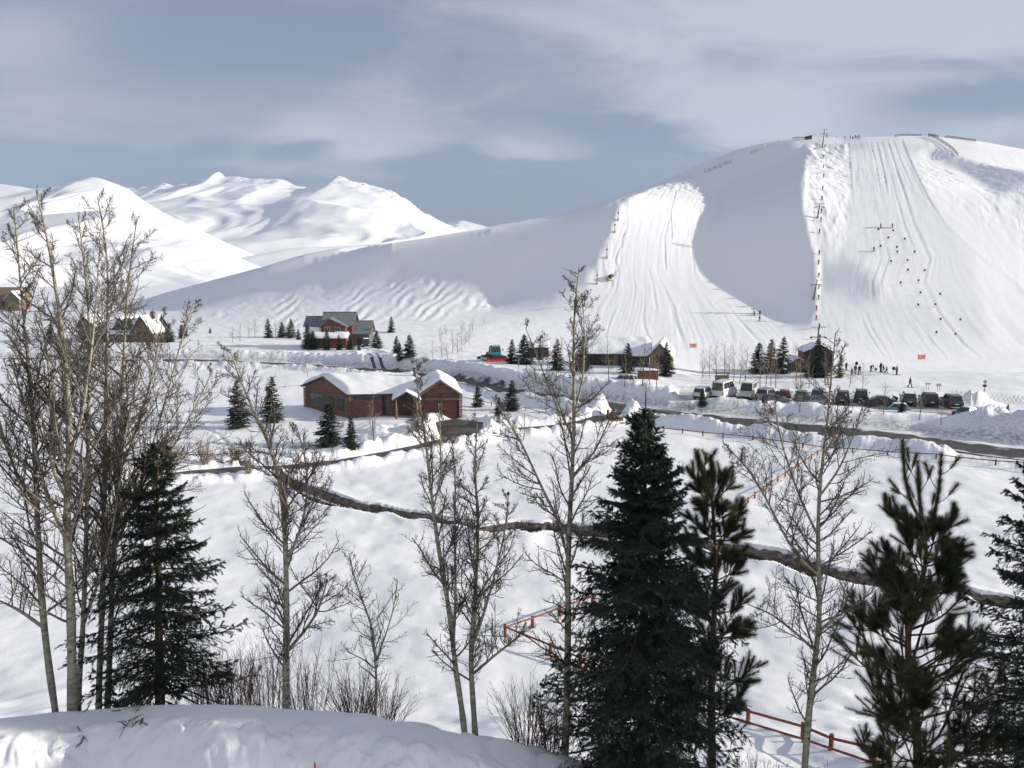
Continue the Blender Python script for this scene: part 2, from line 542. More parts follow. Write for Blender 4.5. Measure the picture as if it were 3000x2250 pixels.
def copy_tree(o, parent=None):
    c = o.copy()
    COL.objects.link(c)
    if parent is not None:
        c.parent = parent
    for ch in [k for k in bpy.data.objects if k.parent == o]:
        copy_tree(ch, c)
    return c


class MB:
    """collects shapes into one mesh"""
    def __init__(s):
        s.v = []; s.f = []

    def add(s, V, F):
        k = len(s.v)
        s.v += [tuple(map(float, p)) for p in V]
        s.f += [tuple(i + k for i in f) for f in F]
        return s

    def box(s, x0, x1, y0, y1, z0, z1):
        return s.add([(x0, y0, z0), (x1, y0, z0), (x1, y1, z0), (x0, y1, z0), (x0, y0, z1), (x1, y0, z1), (x1, y1, z1), (x0, y1, z1)],
                     [(0, 3, 2, 1), (4, 5, 6, 7), (0, 1, 5, 4), (1, 2, 6, 5), (2, 3, 7, 6), (3, 0, 4, 7)])

    def tube(s, pts, rad, n=6, caps=True):
        pts = [Vector(p) for p in pts]
        rad = rad if isinstance(rad, (list, tuple)) else [rad] * len(pts)
        V = []
        ref = None
        for i, p in enumerate(pts):
            d = (pts[min(i + 1, len(pts) - 1)] - pts[max(i - 1, 0)]).normalized()
            if ref is None:
                ref = Vector((0, 0, 1)) if abs(d.z) < 0.9 else Vector((1, 0, 0))
            a = d.cross(ref).normalized(); b = d.cross(a).normalized()
            for k in range(n):
                t = 2 * math.pi * k / n
                V.append(p + (a * math.cos(t) + b * math.sin(t)) * rad[i])
        F = []
        for i in range(len(pts) - 1):
            for k in range(n):
                k2 = (k + 1) % n
                F.append((i * n + k, i * n + k2, (i + 1) * n + k2, (i + 1) * n + k))
        if caps:
            F.append(tuple(range(n - 1, -1, -1))); F.append(tuple(range((len(pts) - 1) * n, len(pts) * n)))
        return s.add(V, F)

    def prism(s, poly, y0, y1, axis='y'):
        n = len(poly)
        if axis == 'y':
            V = [(p[0], y0, p[1]) for p in poly] + [(p[0], y1, p[1]) for p in poly]
        elif axis == 'x':
            V = [(y0, p[0], p[1]) for p in poly] + [(y1, p[0], p[1]) for p in poly]
        else:
            V = [(p[0], p[1], y0) for p in poly] + [(p[0], p[1], y1) for p in poly]
        F = [tuple(range(n)), tuple(range(2 * n - 1, n - 1, -1))]
        F += [(i, i + n, (i + 1) % n + n, (i + 1) % n) for i in range(n)]
        return s.add(V, F)

    def build(s, name, m, parent=None, smooth=False, bevel=0.0):
        o = mesh_from(name, s.v, s.f, m, parent)
        bm = bmesh.new(); bm.from_mesh(o.data)
        bmesh.ops.recalc_face_normals(bm, faces=bm.faces)
        bm.to_mesh(o.data); bm.free()
        if smooth:
            o.data.polygons.foreach_set('use_smooth', np.ones(len(o.data.polygons), bool))
        if bevel:
            md = o.modifiers.new('bevel', 'BEVEL'); md.width = bevel; md.segments = 2; md.limit_method = 'ANGLE'; md.angle_limit = R(35)
        return o
# ------------------------------------------------------------------ ground meshes
def guide_field(px, py, rows, table):
    rows = np.array(rows, float); T = np.array(table, float)
    f = np.clip(np.interp(py, rows, np.arange(len(rows))), 0, len(rows) - 1.001)
    i = f.astype(int); a = f - i
    G = T[i] * (1 - a)[:, None] + T[i + 1] * a[:, None]
    s = np.full(px.shape, -1.0)
    for k in range(T.shape[1] - 1):
        t = (px - G[:, k]) / (G[:, k + 1] - G[:, k])
        m = (t >= 0) & (t < 1)
        s = np.where(m, k + t, s)
    s = np.where(px >= G[:, -1], T.shape[1] - 1.0, s)
    return s


def c3(t):
    return [[2000 + v / 2.212 for v in r] for r in t]


RUN_R = c3([[940, 990, 1050, 1150, 1250, 1340, 1420], [930, 985, 1055, 1180, 1300, 1400, 1500], [920, 985, 1062, 1200, 1330, 1470, 1600],
            [900, 985, 1085, 1240, 1380, 1540, 1730], [885, 970, 1110, 1290, 1450, 1640, 1960], [870, 935, 1070, 1240, 1400, 1610, 2180],
            [862, 940, 1060, 1250, 1430, 1680, 2260], [866, 1000, 1165, 1315, 1490, 1720, 2350], [880, 1030, 1200, 1360, 1560, 1800, 2450],
            [905, 1080, 1260, 1430, 1640, 1880, 2550], [940, 1140, 1320, 1500, 1720, 2000, 2650]])
ROWS_R = [350 + v / 2.212 for v in (110, 300, 500, 700, 900, 1050, 1150, 1250, 1350, 1450, 1540)]
RUN_L = [[1880, 1935, 1990, 2050, 2120], [1825, 1880, 1940, 2000, 2070], [1805, 1850, 1915, 1985, 2060], [1795, 1845, 1905, 1985, 2080],
         [1775, 1845, 1930, 2030, 2140], [1735, 1830, 1950, 2080, 2230], [1690, 1790, 1950, 2150, 2340], [1670, 1780, 1950, 2170, 2390]]
ROWS_L = [520, 600, 700, 800, 850, 900, 1000, 1090]


def hill_detail(x, y, z):
    px, py = project(x, y, z)
    rp = np.interp(px, [p[0] for p in RIDGE], [p[1] for p in RIDGE])
    on = (y > 172) * sstep(4, 22, py - rp)
    d = np.zeros_like(x)
    # groomed corduroy of the right run
    s = guide_field(px, py, ROWS_R, RUN_R)
    top = sstep(398, 425, py)
    edge = sstep(1.98, 2.15, s) * sstep(5.99, 5.9, s)
    low = sstep(840, 930, py) * sstep(0.05, 0.3, s) * sstep(5.99, 5.9, s)
    m = np.maximum(edge * sstep(980, 860, py), low) * top * sstep(1075, 960 + 30 * 1.0, py)
    along = py / 260
    per = s * 2.6 + 0.55 * vnoise(s * 1.7, along * 0.8, 5)
    fr = per - np.floor(per)
    cell = np.floor(per)
    st = np.clip(0.55 + 1.2 * vnoise(cell * 7.31, along * 1.6, 8), 0, 1.4)
    gw = 0.07 + 0.07 * _hash(cell.astype(np.int64), cell.astype(np.int64), 3)
    fine = np.sin(2 * np.pi * (s * 9.5 + 0.6 * vnoise(s * 3, along, 6))) * (0.5 + 0.5 * vnoise(s * 5, along * 2.5, 7))
    m = m * on
    m2_ = on
    d += m * (-0.09 * np.exp(-((fr - 0.5) / gw) ** 2) * st + 0.06 * np.exp(-((fr - 0.5 - 2 * gw) / gw) ** 2) * st + 0.030 * fine + 0.04 * fbm(s * 6, py / 40, 13, 2)) * (y / 300)
    d += 0.22 * np.exp(-((s - 5.97) / 0.035) ** 2) * top * sstep(980, 860, py) * (y / 300)
    # left run
    s2 = guide_field(px, py, ROWS_L, RUN_L)
    m2 = sstep(0.0, 0.25, s2) * sstep(3.99, 3.7, s2) * sstep(515, 560, py) * sstep(1090, 960, py)
    per = s2 * 3.4 + 0.6 * vnoise(s2 * 1.7, py / 150, 6)
    fr = per - np.floor(per)
    cell = np.floor(per)
    st = np.clip(0.55 + 1.2 * vnoise(cell * 3.31, py / 120, 9), 0, 1.4)
    gw = 0.08 + 0.07 * _hash(cell.astype(np.int64), cell.astype(np.int64), 4)
    fine = np.sin(2 * np.pi * (s2 * 10 + 0.6 * vnoise(s2 * 3, py / 200, 6))) * (0.5 + 0.5 * vnoise(s2 * 5, py / 90, 7))
    m2 = m2 * on
    d += m2 * (-0.085 * np.exp(-((fr - 0.5) / gw) ** 2) * st + 0.05 * np.exp(-((fr - 0.5 - 2 * gw) / gw) ** 2) * st + 0.030 * fine + 0.04 * fbm(s2 * 6, py / 40, 14, 2)) * (y / 300)
    # loose tracked snow
    cut = 1.7 * fbm(x / 2.6, y / 5.0, 91, 3) + 0.0
    arcs = np.exp(-(np.sin(x / 1.6 + 2.6 * vnoise(x / 6, y / 7, 95) + y / 4.2) / 0.28) ** 2)
    z1 = sstep(2350, 2385, px) * sstep(2500, 2470, px) * sstep(402, 440, py) * sstep(780, 690, py)
    z1b = sstep(2335, 2352, px) * sstep(2412, 2400, px) * sstep(410, 450, py) * sstep(770, 700, py) * np.clip(fbm(x / 7, y / 9, 15, 2) + 0.75, 0, 1)
    z2 = sstep(5.98, 6.0, s) * sstep(425, 520, py) * sstep(960, 800, py)
    z2 = z2 * np.clip(fbm(x / 10, y / 14, 19, 2) * 1.2 + 0.65, 0.2, 1)
    arc2 = np.exp(-(np.sin(x / 1.1 + 3.2 * vnoise(x / 4.5, y / 6, 98) + y / 3.0) / 0.22) ** 2) * np.clip(vnoise(x / 3.1, y / 4.0, 99) * 2.2 - 0.1, 0, 1)
    z3 = sstep(1795, 1830, px) * sstep(2130, 2090, px) * sstep(500, 540, py) * sstep(760, 690, py) * sstep(3.4, 4.0, s2)
    z4 = sstep(1880, 1930, px) * sstep(2150, 2110, px) * sstep(486, 515, py) * sstep(590, 545, py)
    z5 = sstep(1700, 1760, px) * sstep(1840, 1810, px) * sstep(600, 640, py) * sstep(860, 820, py) * np.clip(fbm(x / 8, y / 10, 25, 2), 0, 1)
    tr = np.clip(z1 + 0.8 * z1b + z3 + z4 + z5, 0, 1)
    d += on * tr * (0.13 * cut + 0.20 * arcs) * (y / 330)
    d += on * z2 * (0.09 * cut - 0.26 * arcs * np.clip(fbm(x / 3.5, y / 3.5, 33, 2) + 0.1, 0, 1) - 0.34 * arc2) * (y / 330)
    # wind ripples on the lit streak and lower slope
    sd = poly_sd(px, py, [(1000, 850), (1226, 812), (1407, 800), (1550, 760), (1520, 810), (1450, 884), (1316, 935), (900, 960), (600, 930), (700, 880)])
    rip = np.sin((px * 0.85 + py * 1.2) / 5.2 + 3.0 * vnoise(px / 60, py / 30, 3))
    d += sstep(12, -14, sd) * (0.13 * rip * np.clip(0.5 + vnoise(px / 70, py / 40, 12), 0, 1) + 0.04 * fbm(px / 14, py / 6, 5, 2)) * on
    low = sstep(880, 960, py) * sstep(1900, 1500, px) * sstep(300, 500, px)
    d += low * on * 0.07 * fbm((px + py * 2.2) / 42, (py - px * 0.10) / 5, 47, 3)
    # tracks made by machines from the snow gun row
    for P in ([(1835, 690), (1800, 760), (1812, 790), (1770, 830)], [(1790, 640), (1840, 660), (1815, 720), (1800, 770)], [(1960, 640), (1945, 700), (1950, 790)], [(1980, 560), (1963, 620), (1968, 700)],
              [(2090, 890), (2200, 905), (2280, 915)]):
        dd = seg_dist(px, py, [np.array(p, float) for p in P])
        d += on * (-0.22 * np.exp(-(dd / 2.2) ** 2) + 0.12 * np.exp(-((dd - 4) / 1.8) ** 2))
    return d


def build_ground():
    nuc = 1180
    uu = np.linspace(-0.74, 0.74, nuc)
    rows = [np.linspace(4, 13.5, 12), np.linspace(14, 20, 150)]
    y = 20.0
    lst = []
    while y < 150:
        y += min(1.15 * y * y / (853 * 20.5), 0.9)
        lst.append(y)
    rows.append(np.array(lst)); rows.append(np.linspace(lst[-1] + 0.8, 452, 400)); rows.append(np.linspace(454, 700, 130)); rows.append(np.linspace(720, 2600, 40))
    yy = np.concatenate(rows)
    U, Y = np.meshgrid(uu, yy, indexing='ij')
    X = U * Y
    Z = ground_z(X.ravel(), Y.ravel()).reshape(X.shape)
    J = int(np.searchsorted(yy, 172.0))
    Z[:, J:] += hill_detail(X[:, J:].ravel(), Y[:, J:].ravel(), Z[:, J:].ravel()).reshape(Z[:, J:].shape)
    px, py = project(X, Y, Z)
    snow_near = snow_mat('snow', 0.35, 0.9, 7.0, 0.10)
    snow_hill = snow_mat('slope_snow', 0.30, 0.35, 2.2, 0.16)
    # dirt thrown up beside road and parking place
    s = (Y - tab_flat(U, ROAD)) * 0.8
    dirt = 0.85 * np.exp(-((np.abs(s) - 4.6) / 1.1) ** 2) * (Y < 200)
    lot = poly_sd(X, Y, LOT)
    dirt = np.maximum(dirt, 0.5 * np.exp(-(np.clip(np.abs(lot) - 0.3, 0, 9) / 1.2) ** 2) * (Y < 150) * (U > 0.15))
    dirt = np.maximum(dirt, 0.35 * np.exp(-((s - 7) / 2.5) ** 2) * np.clip(fbm(X / 3, Y / 3, 5, 3), 0, 1))
    for nm, sl, mm in (('ground', slice(0, J + 1), snow_near), ('ski_hill', slice(J, None), snow_hill)):
        x, y_, z = X[:, sl], Y[:, sl], Z[:, sl]
        V = np.stack([x, y_, z], -1).reshape(-1, 3)
        o = mesh_from(nm, V, grid_faces(x.shape[0], x.shape[1]), mm, None, True)
        o['kind'] = 'structure'
        a = o.data.attributes.new('dirt', 'FLOAT', 'POINT')
        a.data.foreach_set('value', dirt[:, sl].astype(np.float32).ravel())


def strip(name, L, Rr, m, dz=0.03, n_across=6, zf=None):
    """a draped sheet between two edge lines (n,2)"""
    L, Rr = np.asarray(L), np.asarray(Rr)
    t = np.linspace(0, 1, n_across)[None, :, None]
    P = L[:, None] * (1 - t) + Rr[:, None] * t
    z = (ground_z(P[..., 0].ravel(), P[..., 1].ravel(), False) + dz).reshape(P.shape[:2]) if zf is None else np.full(P.shape[:2], zf)
    V = np.concatenate([P, z[..., None]], -1).reshape(-1, 3)
    o = mesh_from(name, V, grid_faces(P.shape[0], n_across), m, None, True)
    o['kind'] = 'structure'
    return o


def offset_line(P, w):
    P = np.asarray(P, float)
    d = np.gradient(P, axis=0)
    d /= np.linalg.norm(d, axis=1)[:, None]
    nrm = np.stack([-d[:, 1], d[:, 0]], -1)
    return P + nrm * w, P - nrm * w


def resample(P, step):
    P = np.asarray(P, float)
    s = np.concatenate([[0], np.cumsum(np.linalg.norm(np.diff(P, axis=0), axis=1))])
    t = np.linspace(0, s[-1], max(3, int(s[-1] / step)))
    return np.stack([np.interp(t, s, P[:, k]) for k in range(P.shape[1])], -1)


def build_setting():
    asphalt = noise_mat('asphalt', (0.040, 0.038, 0.036), (0.085, 0.078, 0.070), 0.9, 0.55, lo=0.3, hi=0.7, detail=6)
    road = resample([flat(*p) for p in ROAD], 1.0)
    road = road[(road[:, 1] < 190)]
    L, Rr = offset_line(road, 3.5)
    slush = noise_mat('slushy_asphalt', (0.028, 0.026, 0.024), (0.075, 0.068, 0.060), 0.9, 0.5, lo=0.3, hi=0.7, detail=6)
    b_ = slush.node_tree.nodes['Principled BSDF']
    src = b_.inputs['Base Color'].links[0].from_socket
    ea = node(slush, 'ShaderNodeAttribute'); ea.attribute_name = 'edge'
    tcn = node(slush, 'ShaderNodeTexCoord')
    ns = node(slush, 'ShaderNodeTexNoise'); ns.inputs['Scale'].default_value = 0.55; ns.inputs['Detail'].default_value = 8
    link(slush, tcn.outputs['Object'], ns.inputs['Vector'])
    m1 = node(slush, 'ShaderNodeMath', operation='MULTIPLY_ADD'); m1.inputs[1].default_value = 2.2; link(slush, ns.outputs[0], m1.inputs[0]); link(slush, ea.outputs['Fac'], m1.inputs[2])
    mr = node(slush, 'ShaderNodeMapRange'); mr.inputs[1].default_value = 1.62; mr.inputs[2].default_value = 1.95; link(slush, m1.outputs[0], mr.inputs[0])
    mxr = node(slush, 'ShaderNodeMix', data_type='RGBA'); mxr.inputs[7].default_value = (0.62, 0.61, 0.60, 1)
    link(slush, mr.outputs[0], mxr.inputs[0]); link(slush, src, mxr.inputs[6]); link(slush, mxr.outputs[2], b_.inputs['Base Color'])
    ro = strip('road', L, Rr, slush, 0.10, 13)
    ed = np.abs(np.linspace(-1, 1, 13))[None].repeat(len(L), 0) ** 2 * 0.95
    ro.data.attributes.new('edge', 'FLOAT', 'POINT').data.foreach_set('value', ed.astype(np.float32).ravel())
    a, b = offset_line(resample(LANE_LEFT, 0.8), 1.5)
    strip('driveway', a, b, asphalt, 0.06, 5)
    a, b = offset_line(resample(LANE_RIGHT, 0.8), 1.15)
    strip('driveway', a, b, asphalt, 0.07, 5)
    for off in (-0.75, 0.75):
        c, _ = offset_line(resample(HOUSE_LANE[1:], 0.8), off)
        a, b = offset_line(c, 0.28)
        strip('wheel_track', a, b, asphalt, 0.06, 3)
    P = np.array(APRON)
    c = P.mean(0)
    ring = resample(np.concatenate([P, P[:1]]), 0.5)
    strip('driveway_apron', ring, np.repeat(c[None], len(ring), 0), noise_mat('apron_asphalt', (0.07, 0.062, 0.052), (0.11, 0.095, 0.08), 0.8, 0.6), 0.12, 10)
    packed = noise_mat('packed_snow', (0.30, 0.28, 0.26), (0.62, 0.61, 0.61), 0.5, 0.7, lo=0.3, hi=0.7, detail=7)
    n = len(LOT) // 2
    A = resample(LOT[:7], 1.0); B = resample(LOT[7:][::-1], 1.0)
    B = B[np.linspace(0, len(B) - 1, len(A)).astype(int)]
    strip('parking_lot', A, B, packed, 0.05, 24)
    # stream: dark water, earth bank on the far side
    u = np.linspace(-0.73, 0.73, 900)
    yf, yn = stream_y(u)
    water = noise_mat('stream_water', (0.012, 0.013, 0.013), (0.05, 0.05, 0.05), 1.5, 0.12, lo=0.45, hi=0.75, spec=0.5)
    strip('stream', np.stack([u * (yf + 0.3), yf + 0.3], -1), np.stack([u * (yn - 0.3), yn - 0.3], -1), water, 0, 4, -1.0)
    earth = noise_mat('bank_earth', (0.035, 0.028, 0.022), (0.20, 0.175, 0.15), 1.6, 0.95, (1, 1, 4), 0.32, 0.68, 0.9, 8)
    V = []
    zt = ground_z(u * (yf + 0.9), yf + 0.9, False)
    nz_ = fbm(u * 160, u * 0, 3, 3)
    prof = [(0.30, 0.02, 1), (0.0, -0.22, 0), (-0.06, -0.55, 0), (0.12, -0.75, 0), (0.40, -1.06, 0)]
    for k, (dy, dz, top) in enumerate(prof):
        yk = yf + dy + 0.16 * nz_ * (k > 0)
        zk = zt - 0.10 + 0.10 * nz_ if top else np.full(u.shape, 0.0) + dz + 0.08 * vnoise(u * 240, np.full(u.shape, k), 9)
        V.append(np.stack([u * yk, yk, np.minimum(zk, zt - 0.05)], -1))
    V = np.stack(V, 1).reshape(-1, 3)
    o = mesh_from('stream_bank', V, grid_faces(len(u), len(prof)), earth, None, True)
    o['kind'] = 'structure'


# ------------------------------------------------------------------ far mountains
def mountain(name, pts, Y, depth, zb, amp, wl, m, seed, nu=420, nt=150, conc=1.25, ridge_n=0.0, skew=0.0):
    P = np.array([(*to_ue(p[0], p[1]),) for p in pts])
    u = np.linspace(P[0, 0], P[-1, 0], nu)
    e = np.interp(u, P[:, 0], P[:, 1])
    ker = np.ones(5) / 5
    e = np.convolve(np.pad(e, 2, mode='edge'), ker, 'valid')
    t = np.linspace(0, 1.35, nt)
    U, T = np.meshgrid(u, t, indexing='ij')
    Yr = Y * (1 + skew * (u - u.mean()))[:, None]          # the range runs slantwise
    Yg = Yr - depth * (1 - T)
    zr = CAM_H + Yr * e[:, None]
    wk = max(9, nu // 7) | 1
    es = np.convolve(np.pad(e, wk // 2, mode='edge'), np.hanning(wk + 2)[1:-1] / np.hanning(wk + 2).sum(), 'valid')
    zs = np.minimum(CAM_H + Yr * es[:, None], zr + 40)
    X = U * (Yr * 0.75 + Yg * 0.25)
    h = zb + (zs - zb) * np.where(T < 1, np.clip(T, 0, 1) ** conc, 1 - 1.6 * (T - 1)) + (zr - zs) * np.where(T < 1, np.clip(T, 0, 1) ** 4, 1 - 1.6 * (T - 1))
    env = np.clip(4 * T * (1 - T), 0, 1)
    rid = 1 - np.abs(fbm(X / wl + 0.6 * vnoise(X / wl, Yg / wl, seed + 9), Yg / (wl * 2.2), seed, 4))
    h = h + amp * env * (rid - 0.6) + 0.07 * amp * env * fbm(X / (wl * 0.25), Yg / (wl * 0.3), seed + 3, 3)
    h = h + ridge_n * fbm(X / (wl * 0.12), Yg / (wl * 0.12), seed + 5, 3) * sstep(0.8, 1.0, T)
    V = np.stack([X, Yg, h], -1).reshape(-1, 3)
    o = mesh_from(name, V, grid_faces(nu, nt), m, None, True)
    o['kind'] = 'structure'
    rock = sstep(0.90, 1.0, T) * sstep(1.06, 1.0, T) * (ridge_n > 0)
    a = o.data.attributes.new('rock', 'FLOAT', 'POINT')
    a.data.foreach_set('value', rock.astype(np.float32).ravel())
    return o


def mountain_mat(name, scale):
    m = mat(name, (0.86, 0.86, 0.88), 0.7, 0, 0.2)
    b = m.node_tree.nodes['Principled BSDF']
    tc = node(m, 'ShaderNodeTexCoord'); at_ = node(m, 'ShaderNodeAttribute'); at_.attribute_name = 'rock'
    n = node(m, 'ShaderNodeTexNoise'); n.inputs['Scale'].default_value = scale; n.inputs['Detail'].default_value = 5
    link(m, tc.outputs['Object'], n.inputs['Vector'])
    r = node(m, 'ShaderNodeMapRange'); r.inputs[1].default_value = 0.60; r.inputs[2].default_value = 0.66
    link(m, n.outputs[0], r.inputs[0])
    mu = node(m, 'ShaderNodeMath', operation='MULTIPLY'); mu.use_clamp = True
    link(m, r.outputs[0], mu.inputs[0]); link(m, at_.outputs['Fac'], mu.inputs[1])
    mx = node(m, 'ShaderNodeMix', data_type='RGBA')
    mx.inputs[6].default_value = (0.86, 0.86, 0.88, 1); mx.inputs[7].default_value = (0.10, 0.09, 0.09, 1)
    link(m, mu.outputs[0], mx.inputs[0]); link(m, mx.outputs[2], b.inputs['Base Color'])
    return m


def build_mountains():
    mm = mountain_mat('mountain_snow', 0.045)
    hs = mountain_mat('far_hill_snow', 0.05)
    mountain('mountain_range', [(200, 600), (330, 556), (380, 551), (430, 549), (488, 536), (510, 545), (533, 541), (560, 536), (588, 522), (610, 518), (637, 503), (650, 512), (662, 518), (700, 520), (760, 521), (832, 526), (850, 538),
             (877, 546), (904, 550), (940, 535), (970, 526), (990, 516), (1000, 518), (1030, 528), (1068, 536), (1100, 548), (1136, 556), (1165, 570), (1194, 586), (1235, 617), (1270, 636), (1307, 653), (1345, 668), (1400, 690), (1500, 700), (1560, 720)],
             3600, 2300, -30, 38, 470, mm, 4, 520, 190, 1.1, 5.0, -0.85)
    mountain('mountain_range', [(1200, 700), (1312, 651), (1348, 644), (1390, 652), (1425, 662), (1470, 655), (1511, 649), (1570, 640), (1622, 631), (1660, 640), (1800, 700)], 4300, 2000, 0, 50, 500, mm, 14, 200, 60, 1.1, 3.0, -0.5)
    mountain('far_hill', [(-420, 560), (-200, 545), (0, 538), (60, 546), (100, 553), (150, 548), (203, 536), (240, 524), (271, 517), (295, 522), (330, 534), (375, 552), (407, 578), (470, 618), (560, 662), (650, 705), (760, 752), (860, 790), (960, 830)],
             1900, 950, -20, 36, 330, hs, 24, 420, 160, 1.0, 0.0, -0.75)
    mountain('far_hill', [(-300, 640), (0, 640), (100, 632), (200, 622), (316, 615), (380, 630), (452, 653), (510, 670), (565, 690), (620, 715), (678, 746), (730, 768), (790, 792), (880, 830), (960, 860)],
             1350, 520, -20, 18, 190, hs, 38, 360, 140, 1.1, 0.0, -0.15)
    mountain('far_hill', [(-500, 640), (-200, 672), (0, 706), (45, 728), (90, 758), (150, 780), (226, 796), (270, 815), (316, 834), (380, 855), (450, 875)], 1020, 330, -14, 6, 160, hs, 48, 260, 110, 1.2)


# ------------------------------------------------------------------ sky and sun
def build_light():
    w = bpy.data.worlds.new('World'); scene.world = w; w.use_nodes = True
    nt = w.node_tree
    N = nt.nodes; Lk = nt.links
    bg = N['Background']; bg.inputs['Strength'].default_value = 0.10
    sky = N.new('ShaderNodeTexSky'); sky.sky_type = 'NISHITA'; sky.sun_disc = False
    sky.sun_elevation = SUN_EL; sky.sun_rotation = SUN_AZ
    tc = N.new('ShaderNodeTexCoord')
    sep = N.new('ShaderNodeSeparateXYZ'); Lk.new(tc.outputs['Generated'], sep.inputs[0])

    def math_(op, a, b=None, c=None):
        n = N.new('ShaderNodeMath'); n.operation = op
        for k, v in enumerate((a, b, c)):
            if v is None: continue
            if isinstance(v, (int, float)): n.inputs[k].default_value = v
            else: Lk.new(v, n.inputs[k])
        return n.outputs[0]
    zc = math_('ADD', math_('ABSOLUTE', sep.outputs[2]), 0.22)
    cx = math_('DIVIDE', sep.outputs[0], zc); cy = math_('DIVIDE', sep.outputs[1], zc)
    comb = N.new('ShaderNodeCombineXYZ'); Lk.new(cx, comb.inputs[0]); Lk.new(cy, comb.inputs[1])

    def nz(scale, detail, rough, st, off):
        mp = N.new('ShaderNodeMapping'); mp.inputs['Scale'].default_value = st; mp.inputs['Location'].default_value = off
        Lk.new(comb.outputs[0], mp.inputs[0])
        n = N.new('ShaderNodeTexNoise'); n.inputs['Scale'].default_value = scale; n.inputs['Detail'].default_value = detail; n.inputs['Roughness'].default_value = rough
        n.inputs['Distortion'].default_value = 0.5
        Lk.new(mp.outputs[0], n.inputs['Vector'])
        return n.outputs[0]

    def ramp(v, p0, c0, p1, c1):
        r = N.new('ShaderNodeValToRGB')
        r.color_ramp.elements[0].position = p0; r.color_ramp.elements[1].position = p1
        r.color_ramp.elements[0].color = (*c0, 1); r.color_ramp.elements[1].color = (*c1, 1)
        r.color_ramp.interpolation = 'EASE'
        Lk.new(v, r.inputs[0]); return r.outputs[0]
    big = nz(0.85, 3, 0.5, (1.0, 0.8, 1), (2.3, 0.7, 0))
    fine = nz(2.1, 8, 0.60, (1.0, 1.25, 1), (5.1, 1.9, 0))
    mixv = math_('ADD', math_('MULTIPLY', big, 0.5), math_('MULTIPLY', fine, 0.5))
    # brighter and darker banks of the cloud sheet over the valley
    front = math_('GREATER_THAN', sep.outputs[1], 0.05)
    yy = math_('MAXIMUM', sep.outputs[1], 0.05)
    su = math_('DIVIDE', sep.outputs[0], yy); se = math_('DIVIDE', sep.outputs[2], yy)
    tot = None
    for (px, py, wu, we, amp) in ((2230, 340, 0.10, 0.045, 0.17), (2250, 60, 0.22, 0.045, 0.15), (2900, 60, 0.16, 0.06, 0.14), (1620, 445, 0.16, 0.022, 0.13), (960, 470, 0.10, 0.045, 0.15), (150, 330, 0.16, 0.12, 0.07), (60, 90, 0.12, 0.04, 0.09), (1400, 250, 0.14, 0.05, 0.04),
                                  (870, 440, 0.05, 0.012, -0.20), (1500, 480, 0.05, 0.006, -0.10), (2860, 180, 0.10, 0.012, -0.10), (2880, 280, 0.10, 0.02, -0.13), (1350, 600, 0.28, 0.045, -0.20), (1850, 470, 0.10, 0.05, -0.14), (500, 120, 0.25, 0.06, -0.08), (1180, 480, 0.14, 0.012, -0.08), (100, 480, 0.22, 0.03, -0.08)):
        u0, e0 = to_ue(px, py)
        a = math_('MULTIPLY', math_('SUBTRACT', math_('ADD', su, math_('MULTIPLY', math_('SUBTRACT', fine, 0.5), wu * 1.6)), float(u0)), 1 / wu)
        b = math_('MULTIPLY', math_('SUBTRACT', math_('ADD', se, math_('MULTIPLY', math_('SUBTRACT', fine, 0.5), we * 1.8)), float(e0)), 1 / we)
        q = math_('ADD', math_('MULTIPLY', a, a), math_('MULTIPLY', b, b))
        g = math_('MULTIPLY', math_('EXPONENT', math_('MULTIPLY', q, -1.0)), amp)
        tot = g if tot is None else math_('ADD', tot, g)
    tot = math_('MULTIPLY', math_('MULTIPLY', tot, 2.2), front)
    mixv = math_('ADD', mixv, math_('MULTIPLY', sep.outputs[0], 0.05))
    mixv = math_('ADD', mixv, tot)
    low = math_('MULTIPLY', front, 0.145)
    high = math_('MULTIPLY', math_('MAXIMUM', math_('SUBTRACT', sep.outputs[2], 0.30), 0.0), 0.08)
    mixv = math_('ADD', math_('SUBTRACT', mixv, low), high)
    cl = ramp(mixv, 0.24, (1.50, 1.79, 2.58), 0.70, (3.90, 4.02, 4.52))
    mx = N.new('ShaderNodeMix'); mx.data_type = 'RGBA'
    mx.inputs[0].default_value = 0.90
    Lk.new(sky.outputs[0], mx.inputs[6]); Lk.new(cl, mx.inputs[7])
    Lk.new(mx.outputs[2], bg.inputs['Color'])
    sd = bpy.data.lights.new('sun', 'SUN'); sd.energy = 5.0; sd.angle = R(0.6); sd.color = (1.0, 0.93, 0.82)
    so = bpy.data.objects.new('sun', sd); COL.objects.link(so)
    so.rotation_euler = Vector((SX, SY, SZ)).to_track_quat('Z', 'Y').to_euler()
    so.location = (60, -10, 60)
    scene.view_settings.view_transform = 'Standard'
    scene.view_settings.look = 'None'
    scene.view_settings.exposure = 0.56
    scene.view_settings.gamma = 1
    scene.cycles.max_bounces = 6
    scene.cycles.diffuse_bounces = 2


def build_haze():
    m = bpy.data.materials.new('air'); m.use_nodes = True
    nt = m.node_tree
    nt.nodes.remove(nt.nodes['Principled BSDF'])
    v = nt.nodes.new('ShaderNodeVolumePrincipled')
    v.inputs['Color'].default_value = (0.62, 0.79, 1.0, 1)
    v.inputs['Density'].default_value = HAZE
    v.inputs['Anisotropy'].default_value = 0.0
    nt.links.new(v.outputs[0], nt.nodes['Material Output'].inputs['Volume'])
    o = MB().box(-4600, 4600, -60, 5700, -40, 700).build('haze', m)
    o['kind'] = 'stuff'
    scene.cycles.volume_bounces = 0


HAZE = 0.85e-4
build_ground()
build_setting()
build_mountains()
build_light()
build_haze()
# ------------------------------------------------------------------ vegetation
def wpt(px, py, Y):
    d = ray(px, py)
    return np.array([0, 0, CAM_H]) + d * (Y / d[1])


